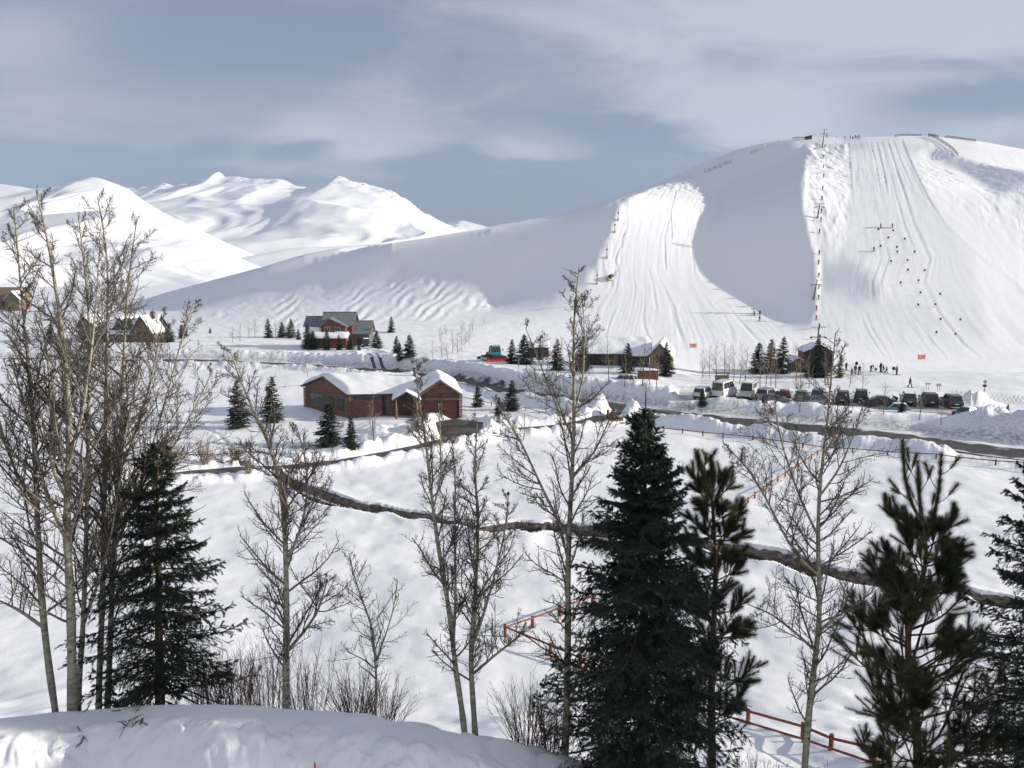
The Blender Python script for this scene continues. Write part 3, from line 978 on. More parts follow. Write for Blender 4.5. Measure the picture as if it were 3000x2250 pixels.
def norm(v):
    return v / np.maximum(np.linalg.norm(v, axis=-1, keepdims=True), 1e-9)


def tubes(P, Rd, n=4):
    """P (m,k,3), Rd (m,k) -> V, F of m open tubes"""
    m, k, _ = P.shape
    T = np.gradient(P, axis=1)
    T = norm(T)
    ref = np.where(np.abs(T[:, :1, 2:3]) > 0.9, np.array([[[1.0, 0, 0]]]), np.array([[[0, 0, 1.0]]]))
    A = norm(np.cross(T, np.broadcast_to(ref, T.shape)))
    B = np.cross(T, A)
    an = np.linspace(0, 2 * np.pi, n, endpoint=False)
    V = P[:, :, None] + Rd[:, :, None, None] * (A[:, :, None] * np.cos(an)[None, None, :, None] + B[:, :, None] * np.sin(an)[None, None, :, None])
    base = (np.arange(m) * k * n)[:, None, None] + (np.arange(k - 1) * n)[None, :, None]
    i = np.arange(n); j = (i + 1) % n
    F = np.stack([base + i, base + j, base + n + j, base + n + i], -1).reshape(-1, 4)
    return V.reshape(-1, 3), F


def polyat(P, t):
    """points and tangents of polylines P (m,k,3) at t (m,c) in 0..1"""
    m, k, _ = P.shape
    f = np.clip(t * (k - 1), 0, k - 1.001)
    i = f.astype(int); a = (f - i)[..., None]
    r = np.arange(m)[:, None]
    p0, p1 = P[r, i], P[r, i + 1]
    return p0 * (1 - a) + p1 * a, norm(p1 - p0)


def grow(P, Rd, per, g, tlo=0.2, thi=1.0, ang=(35, 60), ln=(0.3, 0.5), L=None, k=5, up=0.35, wig=0.08, rmin=0.004, rk=0.55, lenmode='taper'):
    """children of polylines: per each, returns P2, R2"""
    m = len(P)
    t = tlo + (thi - tlo) * (np.arange(per)[None] + g.random((m, per))) / per
    p, d = polyat(P, t)
    f = np.clip(t * (Rd.shape[1] - 1), 0, Rd.shape[1] - 1.001)
    r0 = np.take_along_axis(Rd, f.astype(int), 1)
    an = np.radians(g.uniform(ang[0], ang[1], t.shape))
    q = norm(g.normal(size=d.shape))
    side = norm(q - (q * d).sum(-1, keepdims=True) * d)
    dr = norm(d * np.cos(an)[..., None] + side * np.sin(an)[..., None])
    plen = np.linalg.norm(P[:, -1] - P[:, 0], axis=-1)[:, None] if L is None else L
    l = plen * g.uniform(ln[0], ln[1], t.shape)
    if lenmode == 'taper':
        l = l * (1.15 - 0.75 * t)
    pts = [p]
    cur = dr
    step = (l / (k - 1))[..., None]
    for s in range(k - 1):
        cur = norm(cur + np.array([0, 0, up / (k - 1)]) + g.normal(size=cur.shape) * wig)
        pts.append(pts[-1] + cur * step)
    P2 = np.stack(pts, 2).reshape(-1, k, 3)
    rr = np.maximum(np.minimum(r0 * rk, 0.004 + l * 0.013), rmin).reshape(-1, 1)
    R2 = np.maximum(rr * np.linspace(1, 0.45, k)[None], rmin * 0.7)
    return P2, R2


def buds(P, g, frac=0.45, per=2, ln=0.032, r=0.006):
    m = len(P)
    t = 1 - g.random((m, per)) * 0.6 * (np.arange(per)[None] > 0)
    p, d = polyat(P, t)
    p, d = p.reshape(-1, 3), d.reshape(-1, 3)
    d = norm(d + g.normal(size=d.shape) * 0.35 + np.array([0, 0, .3]))
    keep = g.random(len(p)) < frac
    p, d = p[keep], d[keep]
    n = len(p)
    ref = norm(np.cross(d, np.array([0.3, 0.9, 0.2]))); b = np.cross(d, ref)
    l = ln * g.uniform(0.7, 1.3, (n, 1))
    V = np.stack([p, p + d * l * 0.45 + ref * r, p + d * l * 0.45 - ref * r * 0.5 + b * r * 0.87, p + d * l * 0.45 - ref * r * 0.5 - b * r * 0.87, p + d * l], 1).reshape(-1, 3)
    k = (np.arange(n) * 5)[:, None, None]
    F = (k + np.array([[0, 2, 1], [0, 3, 2], [0, 1, 3], [4, 1, 2], [4, 2, 3], [4, 3, 1]])).reshape(-1, 3)
    return V, F


BARK = BRANCH = TWIG = NEEDLE = PINE_N = SPRUCE_B = FAR_N = None


def veg_mats():
    global BARK, BRANCH, TWIG, NEEDLE, PINE_N, SPRUCE_B, FAR_N, WILLOW, FAR_TWIG, RUST_N
    BARK = mat('aspen_bark', (0.38, 0.35, 0.28), 0.8, 0, 0.2)
    b = BARK.node_tree.nodes['Principled BSDF']
    tc = node(BARK, 'ShaderNodeTexCoord')
    mp = node(BARK, 'ShaderNodeMapping'); mp.inputs['Scale'].default_value = (1, 1, 2.4)
    n1 = node(BARK, 'ShaderNodeTexNoise'); n1.inputs['Scale'].default_value = 6; n1.inputs['Detail'].default_value = 6
    n2 = node(BARK, 'ShaderNodeTexVoronoi'); n2.inputs['Scale'].default_value = 5.0
    mp2 = node(BARK, 'ShaderNodeMapping'); mp2.inputs['Scale'].default_value = (1, 1, 1.0)
    link(BARK, tc.outputs['Object'], mp.inputs[0]); link(BARK, mp.outputs[0], n1.inputs['Vector'])
    link(BARK, tc.outputs['Object'], mp2.inputs[0]); link(BARK, mp2.outputs[0], n2.inputs['Vector'])
    r1 = node(BARK, 'ShaderNodeValToRGB')
    r1.color_ramp.elements[0].position = 0.3; r1.color_ramp.elements[0].color = (0.15, 0.133, 0.10, 1)
    r1.color_ramp.elements[1].position = 0.62; r1.color_ramp.elements[1].color = (0.39, 0.365, 0.285, 1)
    link(BARK, n1.outputs[0], r1.inputs[0])
    r2 = node(BARK, 'ShaderNodeMapRange'); r2.inputs[1].default_value = 0.10; r2.inputs[2].default_value = 0.20
    link(BARK, n2.outputs['Distance'], r2.inputs[0])
    mx = node(BARK, 'ShaderNodeMix', data_type='RGBA'); mx.inputs[6].default_value = (0.035, 0.03, 0.025, 1)
    link(BARK, r2.outputs[0], mx.inputs[0]); link(BARK, r1.outputs[0], mx.inputs[7]); link(BARK, mx.outputs[2], b.inputs['Base Color'])
    BRANCH = noise_mat('aspen_branch', (0.10, 0.088, 0.070), (0.235, 0.212, 0.172), 7, 0.85)
    TWIG = noise_mat('aspen_twig', (0.065, 0.054, 0.043), (0.145, 0.122, 0.095), 4, 0.9)
    WILLOW = noise_mat('willow_stem', (0.12, 0.08, 0.052), (0.26, 0.175, 0.11), 4, 0.85)
    FAR_TWIG = noise_mat('far_twig', (0.17, 0.135, 0.10), (0.28, 0.225, 0.17), 2, 0.9)
    NEEDLE = noise_mat('spruce_needles', (0.022, 0.033, 0.024), (0.070, 0.086, 0.060), 1.6, 0.75, lo=0.3, hi=0.75)
    PINE_N = noise_mat('pine_needles', (0.030, 0.038, 0.018), (0.11, 0.11, 0.05), 1.3, 0.6, lo=0.32, hi=0.7)
    SPRUCE_B = noise_mat('spruce_bark', (0.07, 0.05, 0.035), (0.17, 0.125, 0.085), 8, 0.9)
    FAR_N = noise_mat('conifer_needles', (0.016, 0.026, 0.019), (0.055, 0.068, 0.045), 0.9, 0.8, lo=0.3, hi=0.75)
    RUST_N = noise_mat('faded_needles', (0.10, 0.08, 0.035), (0.24, 0.18, 0.08), 0.9, 0.8)


def smooth_poly(pts, n):
    pts = np.asarray(pts, float)
    k = len(pts)
    s = np.concatenate([[0], np.cumsum(np.linalg.norm(np.diff(pts, axis=0), axis=1))]); s /= s[-1]
    t = np.linspace(0, 1, n)
    out = np.stack([np.interp(t, s, pts[:, c]) for c in range(3)], -1)
    for _ in range(2):
        o = out.copy(); o[1:-1] = 0.25 * out[:-2] + 0.5 * out[1:-1] + 0.25 * out[2:]; out = o
    return out


def aspen(pts, Y, r, label, seed, limbs=(), nb=46, blen=(1.3, 2.3), t0=0.28, twigs=(11, 7), group='bare aspens in front of the snow field', topr=0.012, up=0.55, depth=0.0):
    g = np.random.default_rng(seed)
    W = [wpt(p[0], p[1], Y + depth * i / len(pts)) for i, p in enumerate(pts)]
    base = W[0].copy()
    z0 = gz(base[0], base[1])
    if base[2] > z0 - 0.1:
        base[2] = z0 - 0.15
    W[0] = base
    origin = np.array([base[0], base[1], z0])
    W = np.array(W) - origin
    tr = smooth_poly(W, 26)
    r = r * 0.9
    rad = topr + (r - topr) * (1 - np.linspace(0, 1, 26)) ** 0.85
    rad *= 1 + 0.06 * g.normal(size=26)
    lines, rads = [tr], [rad]
    for lp in limbs:
        L = [wpt(p[0], p[1], Y + (g.uniform(-0.5, 0.5) + (p[2] if len(p) > 2 else 0)) * (i > 0)) - origin for i, p in enumerate(lp)]
        L = smooth_poly(L, 14)
        # start on the trunk
        j = np.argmin(np.linalg.norm(tr - L[0], axis=1))
        L = L + (tr[j] - L[0]) * np.linspace(1, 0, 14)[:, None] ** 2
        rr = rad[j] * 0.62
        lines.append(L); rads.append(0.010 + (rr - 0.010) * (1 - np.linspace(0, 1, 14)) ** 0.8)
    root = empty('aspen_tree', origin, 0, label, 'tree', group)
    V, F = [], []
    k = 0
    for Ln, Rr in zip(lines, rads):
        v, f = tubes(Ln[None], Rr[None], 10)
        V.append(v); F.append(f + k); k += len(v)
    mesh_from('trunk', np.concatenate(V), np.concatenate(F), BARK, root, True)
    # branches
    BP, BR = [], []
    tot = sum(np.linalg.norm(np.diff(l, axis=0), axis=1).sum() for l in lines)
    for q, (Ln, Rr) in enumerate(zip(lines, rads)):
        ll = np.linalg.norm(np.diff(Ln, axis=0), axis=1).sum()
        n = max(6, int(1.35 * nb * ll / tot * (1.0 if q == 0 else 1.25)))
        lo = t0 if q == 0 else 0.15
        Pq, Rq = grow(Ln[None], Rr[None], n, g, lo, 0.99, (32, 62), blen, 1.0 if q == 0 else 0.75, 8, up, 0.09, 0.007, 0.5, 'none')
        # shorter towards the top
        tt = np.linspace(0, 1, n)
        sc = np.where(tt > 0.35, 1.15 - 0.95 * (tt - 0.35) / 0.65, 0.8 + tt)[:, None, None]
        Pq = Pq[:, :1] + (Pq - Pq[:, :1]) * sc
        BP.append(Pq); BR.append(Rq)
    BP = np.concatenate(BP); BR = np.concatenate(BR)
    P2, R2 = grow(BP, BR, twigs[0], g, 0.15, 1.0, (28, 65), (0.22, 0.52), None, 6, 0.45, 0.13, 0.0047, 0.6)
    P2b, R2b = grow(np.stack([np.stack([np.interp(np.linspace(0, 1, 8), np.linspace(0, 1, 26), tr[:, c]) for c in range(3)], -1)]), np.interp(np.linspace(0, 1, 8), np.linspace(0, 1, 26), rad)[None], 44, g, t0, 1.0, (40, 80), (0.15, 0.5), 1.0, 6, 0.4, 0.12, 0.0058, 0.3, 'none')
    P2 = np.concatenate([P2, P2b]); R2 = np.concatenate([R2, R2b])
    P3, R3 = grow(P2, R2, twigs[1], g, 0.1, 1.0, (30, 75), (0.18, 0.5), None, 4, 0.45, 0.16, 0.0039, 0.7)
    V, F, mi = [], [], []
    k = 0
    for P, Rd, n, mid in ((BP, BR, 6, 0), (P2, R2, 4, 1), (P3, R3, 3, 1)):
        v, f = tubes(P, Rd, n)
        V.append(v); F.append(f + k); mi.append(np.full(len(f), mid)); k += len(v)
    v, f = buds(P3, g)
    V.append(v); k0 = k
    quad = np.concatenate(F)
    o = mesh_from('crown', np.concatenate(V), [quad, f + k0], [BRANCH, TWIG], root, False)
    o.data.polygons.foreach_set('material_index', np.concatenate([np.concatenate(mi), np.ones(len(f), int)]).astype(np.int32))
    return root


def brush_template(rings, per, rad, width, fwd, g, length=1.0):
    """needles round a unit twig along +x: (T,3) and faces; radial in metres, x in twig lengths"""
    V, F = [], []
    for i in range(rings):
        x = (i + 0.3) / rings
        off = g.random() * 6.28
        rr = rad * (1.0 - 0.45 * max(0, x - 0.6) / 0.4) * g.uniform(0.8, 1.15)
        for k in range(per):
            a = off + 2 * math.pi * (k + g.uniform(-.2, .2)) / per
            c, s = math.cos(a), math.sin(a)
            n = len(V)
            V += [(x, -s * width, c * width, 0.0), (x, s * width, -c * width, 0.0), (x, c * rr, s * rr, fwd * rr)]
            F.append((n, n + 1, n + 2))
    return np.array(V), np.array(F)


def stamp(tmpl, Ftm, P0, D, L, g, rs=1.0):
    """place the brush template along P0 + D * L"""
    n = len(P0)
    ref = norm(np.cross(D, np.array([0.21, 0.13, 0.97]))); b = np.cross(D, ref)
    rs = np.broadcast_to(np.asarray(rs, float), (n,))
    V = P0[:, None] + D[:, None] * (tmpl[None, :, 0:1] * L[:, None, None] + tmpl[None, :, 3:4] * rs[:, None, None]) + ref[:, None] * tmpl[None, :, 1:2] * rs[:, None, None] + b[:, None] * tmpl[None, :, 2:3] * rs[:, None, None]
    F = (np.arange(n) * len(tmpl))[:, None, None] + Ftm[None]
    return V.reshape(-1, 3), F.reshape(-1, 3)


def spruce(name, base_px, top_px, Y, rmax, label, seed, whorl=0.30, nbr=8, tw=26, group='foreground conifers', leader=0.6, trunk_r=0.12, gap=0.0, low=0.04, droop=0.35, lean=0.0, power=0.92):
    g = np.random.default_rng(seed)
    b = wpt(*base_px, Y); t = wpt(*top_px, Y)
    z0 = gz(b[0], Y)
    origin = np.array([b[0], Y, z0])
    H = t[2] - z0
    topx = t[0] - b[0]
    root = empty(name, origin, 0, label, 'tree', group)
    zz = np.linspace(-0.2, H, 24)
    tr = np.stack([topx * np.clip(zz / H, 0, 1), 0.02 * np.sin(zz * 2), zz], -1)
    v, f = tubes(tr[None], (trunk_r * (1 - np.clip(zz / H, 0, 1)) + 0.012)[None], 10)
    mesh_from('trunk', v, f, SPRUCE_B, root, True)
    hs = []
    h = H * low
    while h < H - leader * 0.7:
        f_ = h / H
        for k in range(nbr + (1 if f_ < 0.4 else 0) - (3 if f_ > 0.8 else 0)):
            hs.append((h + g.uniform(-.12, .12), 2 * math.pi * (k + g.random() * 0.8) / nbr + h * 3))
        h += whorl * (1.0 - 0.35 * f_)
    hs = np.array(hs)
    f_ = np.clip(hs[:, 0] / H, 0, 1)
    Lb = rmax * np.clip((1 - f_), 0, 1) ** power * g.uniform(0.50, 1.16, len(hs)) + 0.14
    Lb *= np.where(f_ < 0.10, 0.55 + 4 * f_, 1)
    if gap:
        Lb *= np.where(g.random(len(hs)) < gap, 0.5, 1)
    a = hs[:, 1]
    out = np.stack([np.cos(a), np.sin(a), 0 * a], -1)
    el0 = np.radians(np.interp(f_, [0, 0.5, 0.8, 0.95, 1], [-16, -6, 20, 50, 62]) + g.normal(size=len(a)) * 6)
    K = 9
    pts = [np.stack([topx * f_, 0 * f_, hs[:, 0]], -1)]
    for s in range(K - 1):
        q = s / (K - 2)
        el = el0 - droop * np.sin(q * 2.4) * (1 - f_) + 0.55 * q * q * (0.4 + 0.6 * (1 - f_))
        d = out * np.cos(el)[:, None] + np.array([0, 0, 1]) * np.sin(el)[:, None]
        pts.append(pts[-1] + d * (Lb / (K - 1))[:, None])
    BP = np.stack(pts, 1)
    BR = np.maximum((0.006 + Lb * 0.011)[:, None] * np.linspace(1, 0.25, K)[None], 0.004)
    # side shoots lie in a flat spray, their own shoots hang
    m = len(BP)
    tt = 0.12 + 0.88 * (np.arange(tw)[None] + g.random((m, tw))) / tw
    p, d = polyat(BP, tt)
    up = np.array([0, 0, 1.0])
    sd = norm(np.cross(d, up)) * np.where(np.arange(tw) % 2, 1, -1)[None, :, None]
    an = np.radians(g.uniform(38, 68, tt.shape))[..., None]
    dd = norm(d * np.cos(an) + sd * np.sin(an) + up * g.uniform(-0.38, 0.12, tt.shape)[..., None])
    ln = Lb[:, None] * (0.40 - 0.30 * tt) * g.uniform(0.5, 1.25, tt.shape) + 0.10
    p, dd, ln = p.reshape(-1, 3), dd.reshape(-1, 3), ln.reshape(-1)
    # sub shoots on the longer side shoots
    long = ln > 0.22
    pl, dl, L2 = p[long], dd[long], ln[long]
    ns = 3
    t2 = g.uniform(0.2, 0.95, (len(pl), ns))
    ps = pl[:, None] + dl[:, None] * (t2 * L2[:, None])[..., None]
    q = g.normal(size=ps.shape); q[..., 2] -= 0.8
    ds = norm(dl[:, None] * 0.9 + norm(q) * 0.8)
    ls = np.clip(L2[:, None] * g.uniform(0.3, 0.55, t2.shape), 0.08, 0.3)
    # along the branch end itself
    te = np.linspace(0.45, 0.93, 6)[None].repeat(m, 0)
    pe, de = polyat(BP, te)
    le = (Lb[:, None] * 0.12).repeat(6, 1)
    P0 = np.concatenate([p, ps.reshape(-1, 3), pe.reshape(-1, 3)])
    D0 = np.concatenate([dd, ds.reshape(-1, 3), de.reshape(-1, 3)])
    L0 = np.concatenate([ln, ls.ravel(), le.ravel()])
    # the bare leader
    zl = np.linspace(H - leader, H - 0.06, 5)
    P0 = np.concatenate([P0, np.stack([topx * zl / H, 0 * zl, zl], -1)]); D0 = np.concatenate([D0, np.tile([[0.02, 0, 1.0]], (5, 1))]); L0 = np.concatenate([L0, np.full(5, leader / 4.5)])
    tm, tf = brush_template(7, 5, 0.044, 0.0075, 0.9, g)
    v1, f1 = stamp(tm, tf, P0, norm(D0), L0, g)
    v2, f2 = tubes(BP, BR, 4)
    v3, f3 = tubes(np.stack([p, p + dd * ln[:, None] * 0.5, p + dd * ln[:, None]], 1), np.full((len(p), 3), 0.0045), 3)
    V = np.concatenate([v2, v3, v1])
    o = mesh_from('crown', V, [np.concatenate([f2, f3 + len(v2)]), f1 + len(v2) + len(v3)], [SPRUCE_B, NEEDLE], root)
    mi = np.concatenate([np.zeros(len(f2), int), np.ones(len(f3), int), np.ones(len(f1), int)])
    o.data.polygons.foreach_set('material_index', mi.astype(np.int32))
    return root


def pine(pts, tops, Y, label, seed, r=0.13, nb=34, blen=(0.9, 1.7), t0=0.12, needle=0.19, group='foreground conifers', shoots=4):
    g = np.random.default_rng(seed)
    W = np.array([wpt(p[0], p[1], Y) for p in pts])
    z0 = gz(W[0][0], Y)
    W[0][2] = min(W[0][2], z0 - 0.15)
    origin = np.array([W[0][0], Y, z0])
    tr = smooth_poly(W - origin, 22)
    root = empty('pine_tree', origin, 0, label, 'tree', group)
    rad = 0.03 + (r - 0.03) * (1 - np.linspace(0, 1, 22)) ** 0.9
    V, F = tubes(tr[None], rad[None], 10)
    lines, rads = [tr], [rad]
    Vs, Fs = [V], [F]; k = len(V)
    for tp in tops:
        L = smooth_poly(np.array([wpt(p[0], p[1], Y + (p[2] if len(p) > 2 else 0)) for p in tp]) - origin, 10)
        L = L + (tr[np.argmin(np.linalg.norm(tr - L[0], axis=1))] - L[0]) * np.linspace(1, 0, 10)[:, None] ** 2
        rr = 0.012 + 0.035 * (1 - np.linspace(0, 1, 10))
        v, f = tubes(L[None], rr[None], 7)
        Vs.append(v); Fs.append(f + k); k += len(v)
        lines.append(L); rads.append(rr)
    mesh_from('trunk', np.concatenate(Vs), np.concatenate(Fs), SPRUCE_B, root, True)
    BP, BR = [], []
    for q, (L, Rr) in enumerate(zip(lines, rads)):
        n = nb if q == 0 else 4
        Pq, Rq = grow(L[None], Rr[None], n, g, t0 if q == 0 else 0.2, 0.97 if q == 0 else 0.8, (60, 92) if q == 0 else (35, 55), blen if q == 0 else (0.3, 0.55), 1.0, 8, 0.75, 0.10, 0.012, 0.5, 'none')
        tt = np.linspace(0, 1, n)[:, None, None]
        if q == 0:
            Pq = Pq[:, :1] + (Pq - Pq[:, :1]) * (1.15 - 0.72 * tt)
        BP.append(Pq); BR.append(Rq)
    P2, R2 = grow(BP[0], BR[0], shoots, g, 0.42, 1.0, (22, 60), (0.32, 0.62), None, 5, 0.5, 0.10, 0.008, 0.7)
    BP = np.concatenate(BP); BR = np.concatenate(BR)
    # shoots with needles: ends of branches, side shoots, leaders
    S = [BP[:, -3:], P2[:, -4:]]
    P0 = [np.repeat(BP[:, 5], 1, 0), P2[:, 1]]
    D0 = [norm(BP[:, 7] - BP[:, 5]), norm(P2[:, 4] - P2[:, 1])]
    L0 = [np.linalg.norm(BP[:, 7] - BP[:, 5], axis=1), np.linalg.norm(P2[:, 4] - P2[:, 1], axis=1)]
    for L in lines[1:]:
        for j in (2, 3, 4, 5, 6, 7, 8):
            P0.append(L[j][None]); D0.append(norm(L[j + 1] - L[j])[None]); L0.append(np.array([np.linalg.norm(L[j + 1] - L[j])]))
    P0, D0, L0 = np.concatenate(P0), np.concatenate(D0), np.concatenate(L0)
    L0 = np.clip(L0 * 1.5, 0.35, 0.9)
    tm, tf = brush_template(22, 7, needle, 0.0055, 1.15, g)
    v1, f1 = stamp(tm, tf, P0, D0, L0, g, g.uniform(0.75, 1.1, len(P0)))
    v2, f2 = tubes(BP, BR, 5)
    v3, f3 = tubes(P2, R2, 4)
    V = np.concatenate([v2, v3, v1])
    o = mesh_from('crown', V, [np.concatenate([f2, f3 + len(v2)]), f1 + len(v2) + len(v3)], [SPRUCE_B, PINE_N], root)
    mi = np.concatenate([np.zeros(len(f2) + len(f3), int), np.ones(len(f1), int)])
    o.data.polygons.foreach_set('material_index', mi.astype(np.int32))
    return root


def shrub(loc, h, spread, n, label, seed, group, name='willow_shrub', m=None, rr=0.007, sub=5, upright=0.0):
    g = np.random.default_rng(seed)
    a = g.uniform(0, 2 * np.pi, n); til = np.radians(g.uniform(3, 42, n)) * (1 - upright)
    ln = h * g.uniform(0.6, 1.05, n)
    p0 = np.stack([np.cos(a), np.sin(a), 0 * a], -1) * (g.random(n) ** 0.5 * spread)[:, None]
    p0[:, 2] = -0.08
    d = np.stack([np.cos(a) * np.sin(til), np.sin(a) * np.sin(til), np.cos(til)], -1)
    pts = [p0]
    for s in range(6):
        d = norm(d + g.normal(size=d.shape) * 0.07 + np.array([0, 0, 0.05]))
        pts.append(pts[-1] + d * (ln / 6)[:, None])
    P = np.stack(pts, 1)
    Rd = rr * np.linspace(1, 0.45, 7)[None] * g.uniform(0.7, 1.4, (n, 1))
    P2, R2 = grow(P, Rd, sub, g, 0.25, 1.0, (18, 45), (0.2, 0.45), None, 4, 0.2, 0.1, rr * 0.55, 0.7)
    v1, f1 = tubes(P, Rd, 4); v2, f2 = tubes(P2, R2, 3)
    root = mesh_from(name, np.concatenate([v1, v2]), np.concatenate([f1, f2 + len(v1)]), m or WILLOW)
    root.location = [float(c) for c in loc]
    tag(root, label, 'shrub', group)
    return root


def far_conifer(seed, width=0.26, nb=15, sprays=9, m=None, dens=1.0):
    """unit height conifer prototype"""
    g = np.random.default_rng(seed)
    root = empty('conifer_tree', (0, 0, -200))
    zz = np.linspace(-0.05, 0.99, 6)
    v, f = tubes(np.stack([0 * zz, 0 * zz, zz], -1)[None], (0.018 * (1 - zz) + 0.003)[None], 6)
    mesh_from('trunk', v, f, SPRUCE_B, root, True)
    P, D, Ln, Wd = [], [], [], []
    h = 0.03
    while h < 0.97:
        L = width * (1 - h) ** 0.85 * (0.55 + 4 * h if h < 0.11 else 1)
        for k in range(int(nb * (1 - 0.55 * h))):
            a = g.uniform(0, 6.283); l = L * g.uniform(0.65, 1.15) + 0.01
            el = -0.30 + 0.75 * h + g.normal() * 0.12
            out = np.array([math.cos(a), math.sin(a), 0]); d = out * math.cos(el) + np.array([0, 0, math.sin(el)])
            side = np.array([-math.sin(a), math.cos(a), 0])
            for s in range(sprays):
                t = (s + g.random()) / sprays
                sg = 1 if s % 2 else -1
                P.append(np.array([0, 0, h]) + d * l * t * 0.92)
                D.append(d * 0.75 + side * sg * g.uniform(0.2, 0.9) + np.array([0, 0, g.uniform(-0.35, 0.15)]))
                Ln.append(l * (0.42 - 0.24 * t) * g.uniform(0.7, 1.2) + 0.012)
                Wd.append(0.010 + 0.04 * l)
        h += 0.042 * (1 - 0.3 * h)
    P, D, Ln, Wd = np.array(P), norm(np.array(D)), np.array(Ln)[:, None], np.array(Wd)[:, None]
    S = norm(np.cross(D, np.array([0, 0, 1.0])) + g.normal(size=D.shape) * 0.3)
    V = np.stack([P, P + D * Ln * 0.5 + S * Wd, P + D * Ln, P + D * Ln * 0.5 - S * Wd + np.array([0, 0, -0.01])], 1).reshape(-1, 3)
    F = (np.arange(len(P)) * 4)[:, None] + np.arange(4)[None]
    mesh_from('crown', V, F, m or FAR_N, root)
    return root


def far_aspen(seed, nb=20, tw=5, m=None, r=0.009, spread=0.40, t0=0.2):
    """unit height bare tree prototype"""
    g = np.random.default_rng(seed)
    root = empty('bare_tree', (0, 0, -200))
    zz = np.linspace(-0.03, 1, 9)
    tr = np.stack([0.02 * np.sin(zz * 4 + seed), 0.02 * np.cos(zz * 3 + seed), zz], -1)
    rd = r * (1 - zz) + 0.0022
    v, f = tubes(tr[None], rd[None], 5)
    mesh_from('trunk', v, f, BRANCH, root, True)
    P, Rd = grow(tr[None], rd[None], nb, g, t0, 0.98, (38, 68), (spread * 0.6, spread), 1.0, 6, 0.55, 0.10, 0.0018, 0.45, 'taper')
    P2, R2 = grow(P, Rd, tw, g, 0.2, 1.0, (25, 60), (0.3, 0.55), None, 4, 0.4, 0.12, 0.0012, 0.7)
    v1, f1 = tubes(P, Rd, 3); v2, f2 = tubes(P2, R2, 3)
    mesh_from('crown', np.concatenate([v1, v2]), np.concatenate([f1, f2 + len(v1)]), m or FAR_TWIG, root)
    return root


class Protos:
    def __init__(s, protos, first=None):
        s.p = protos; s.used = [False] * len(protos)

    def place(s, k, loc, scale, rz, label, cat, group, sx=1.0):
        k %= len(s.p)
        if s.used[k]:
            o = copy_tree(s.p[k])
        else:
            o = s.p[k]; s.used[k] = True
        o.location = [float(c) for c in loc]; o.rotation_euler = (0, 0, rz)
        o.scale = (scale * sx, scale * sx, scale)
        tag(o, label, cat, group)
        return o


def height_from_px(px, py_base, py_top, Y):
    a = wpt(px, py_base, Y); b = wpt(px, py_top, Y)
    return b[2] - a[2]


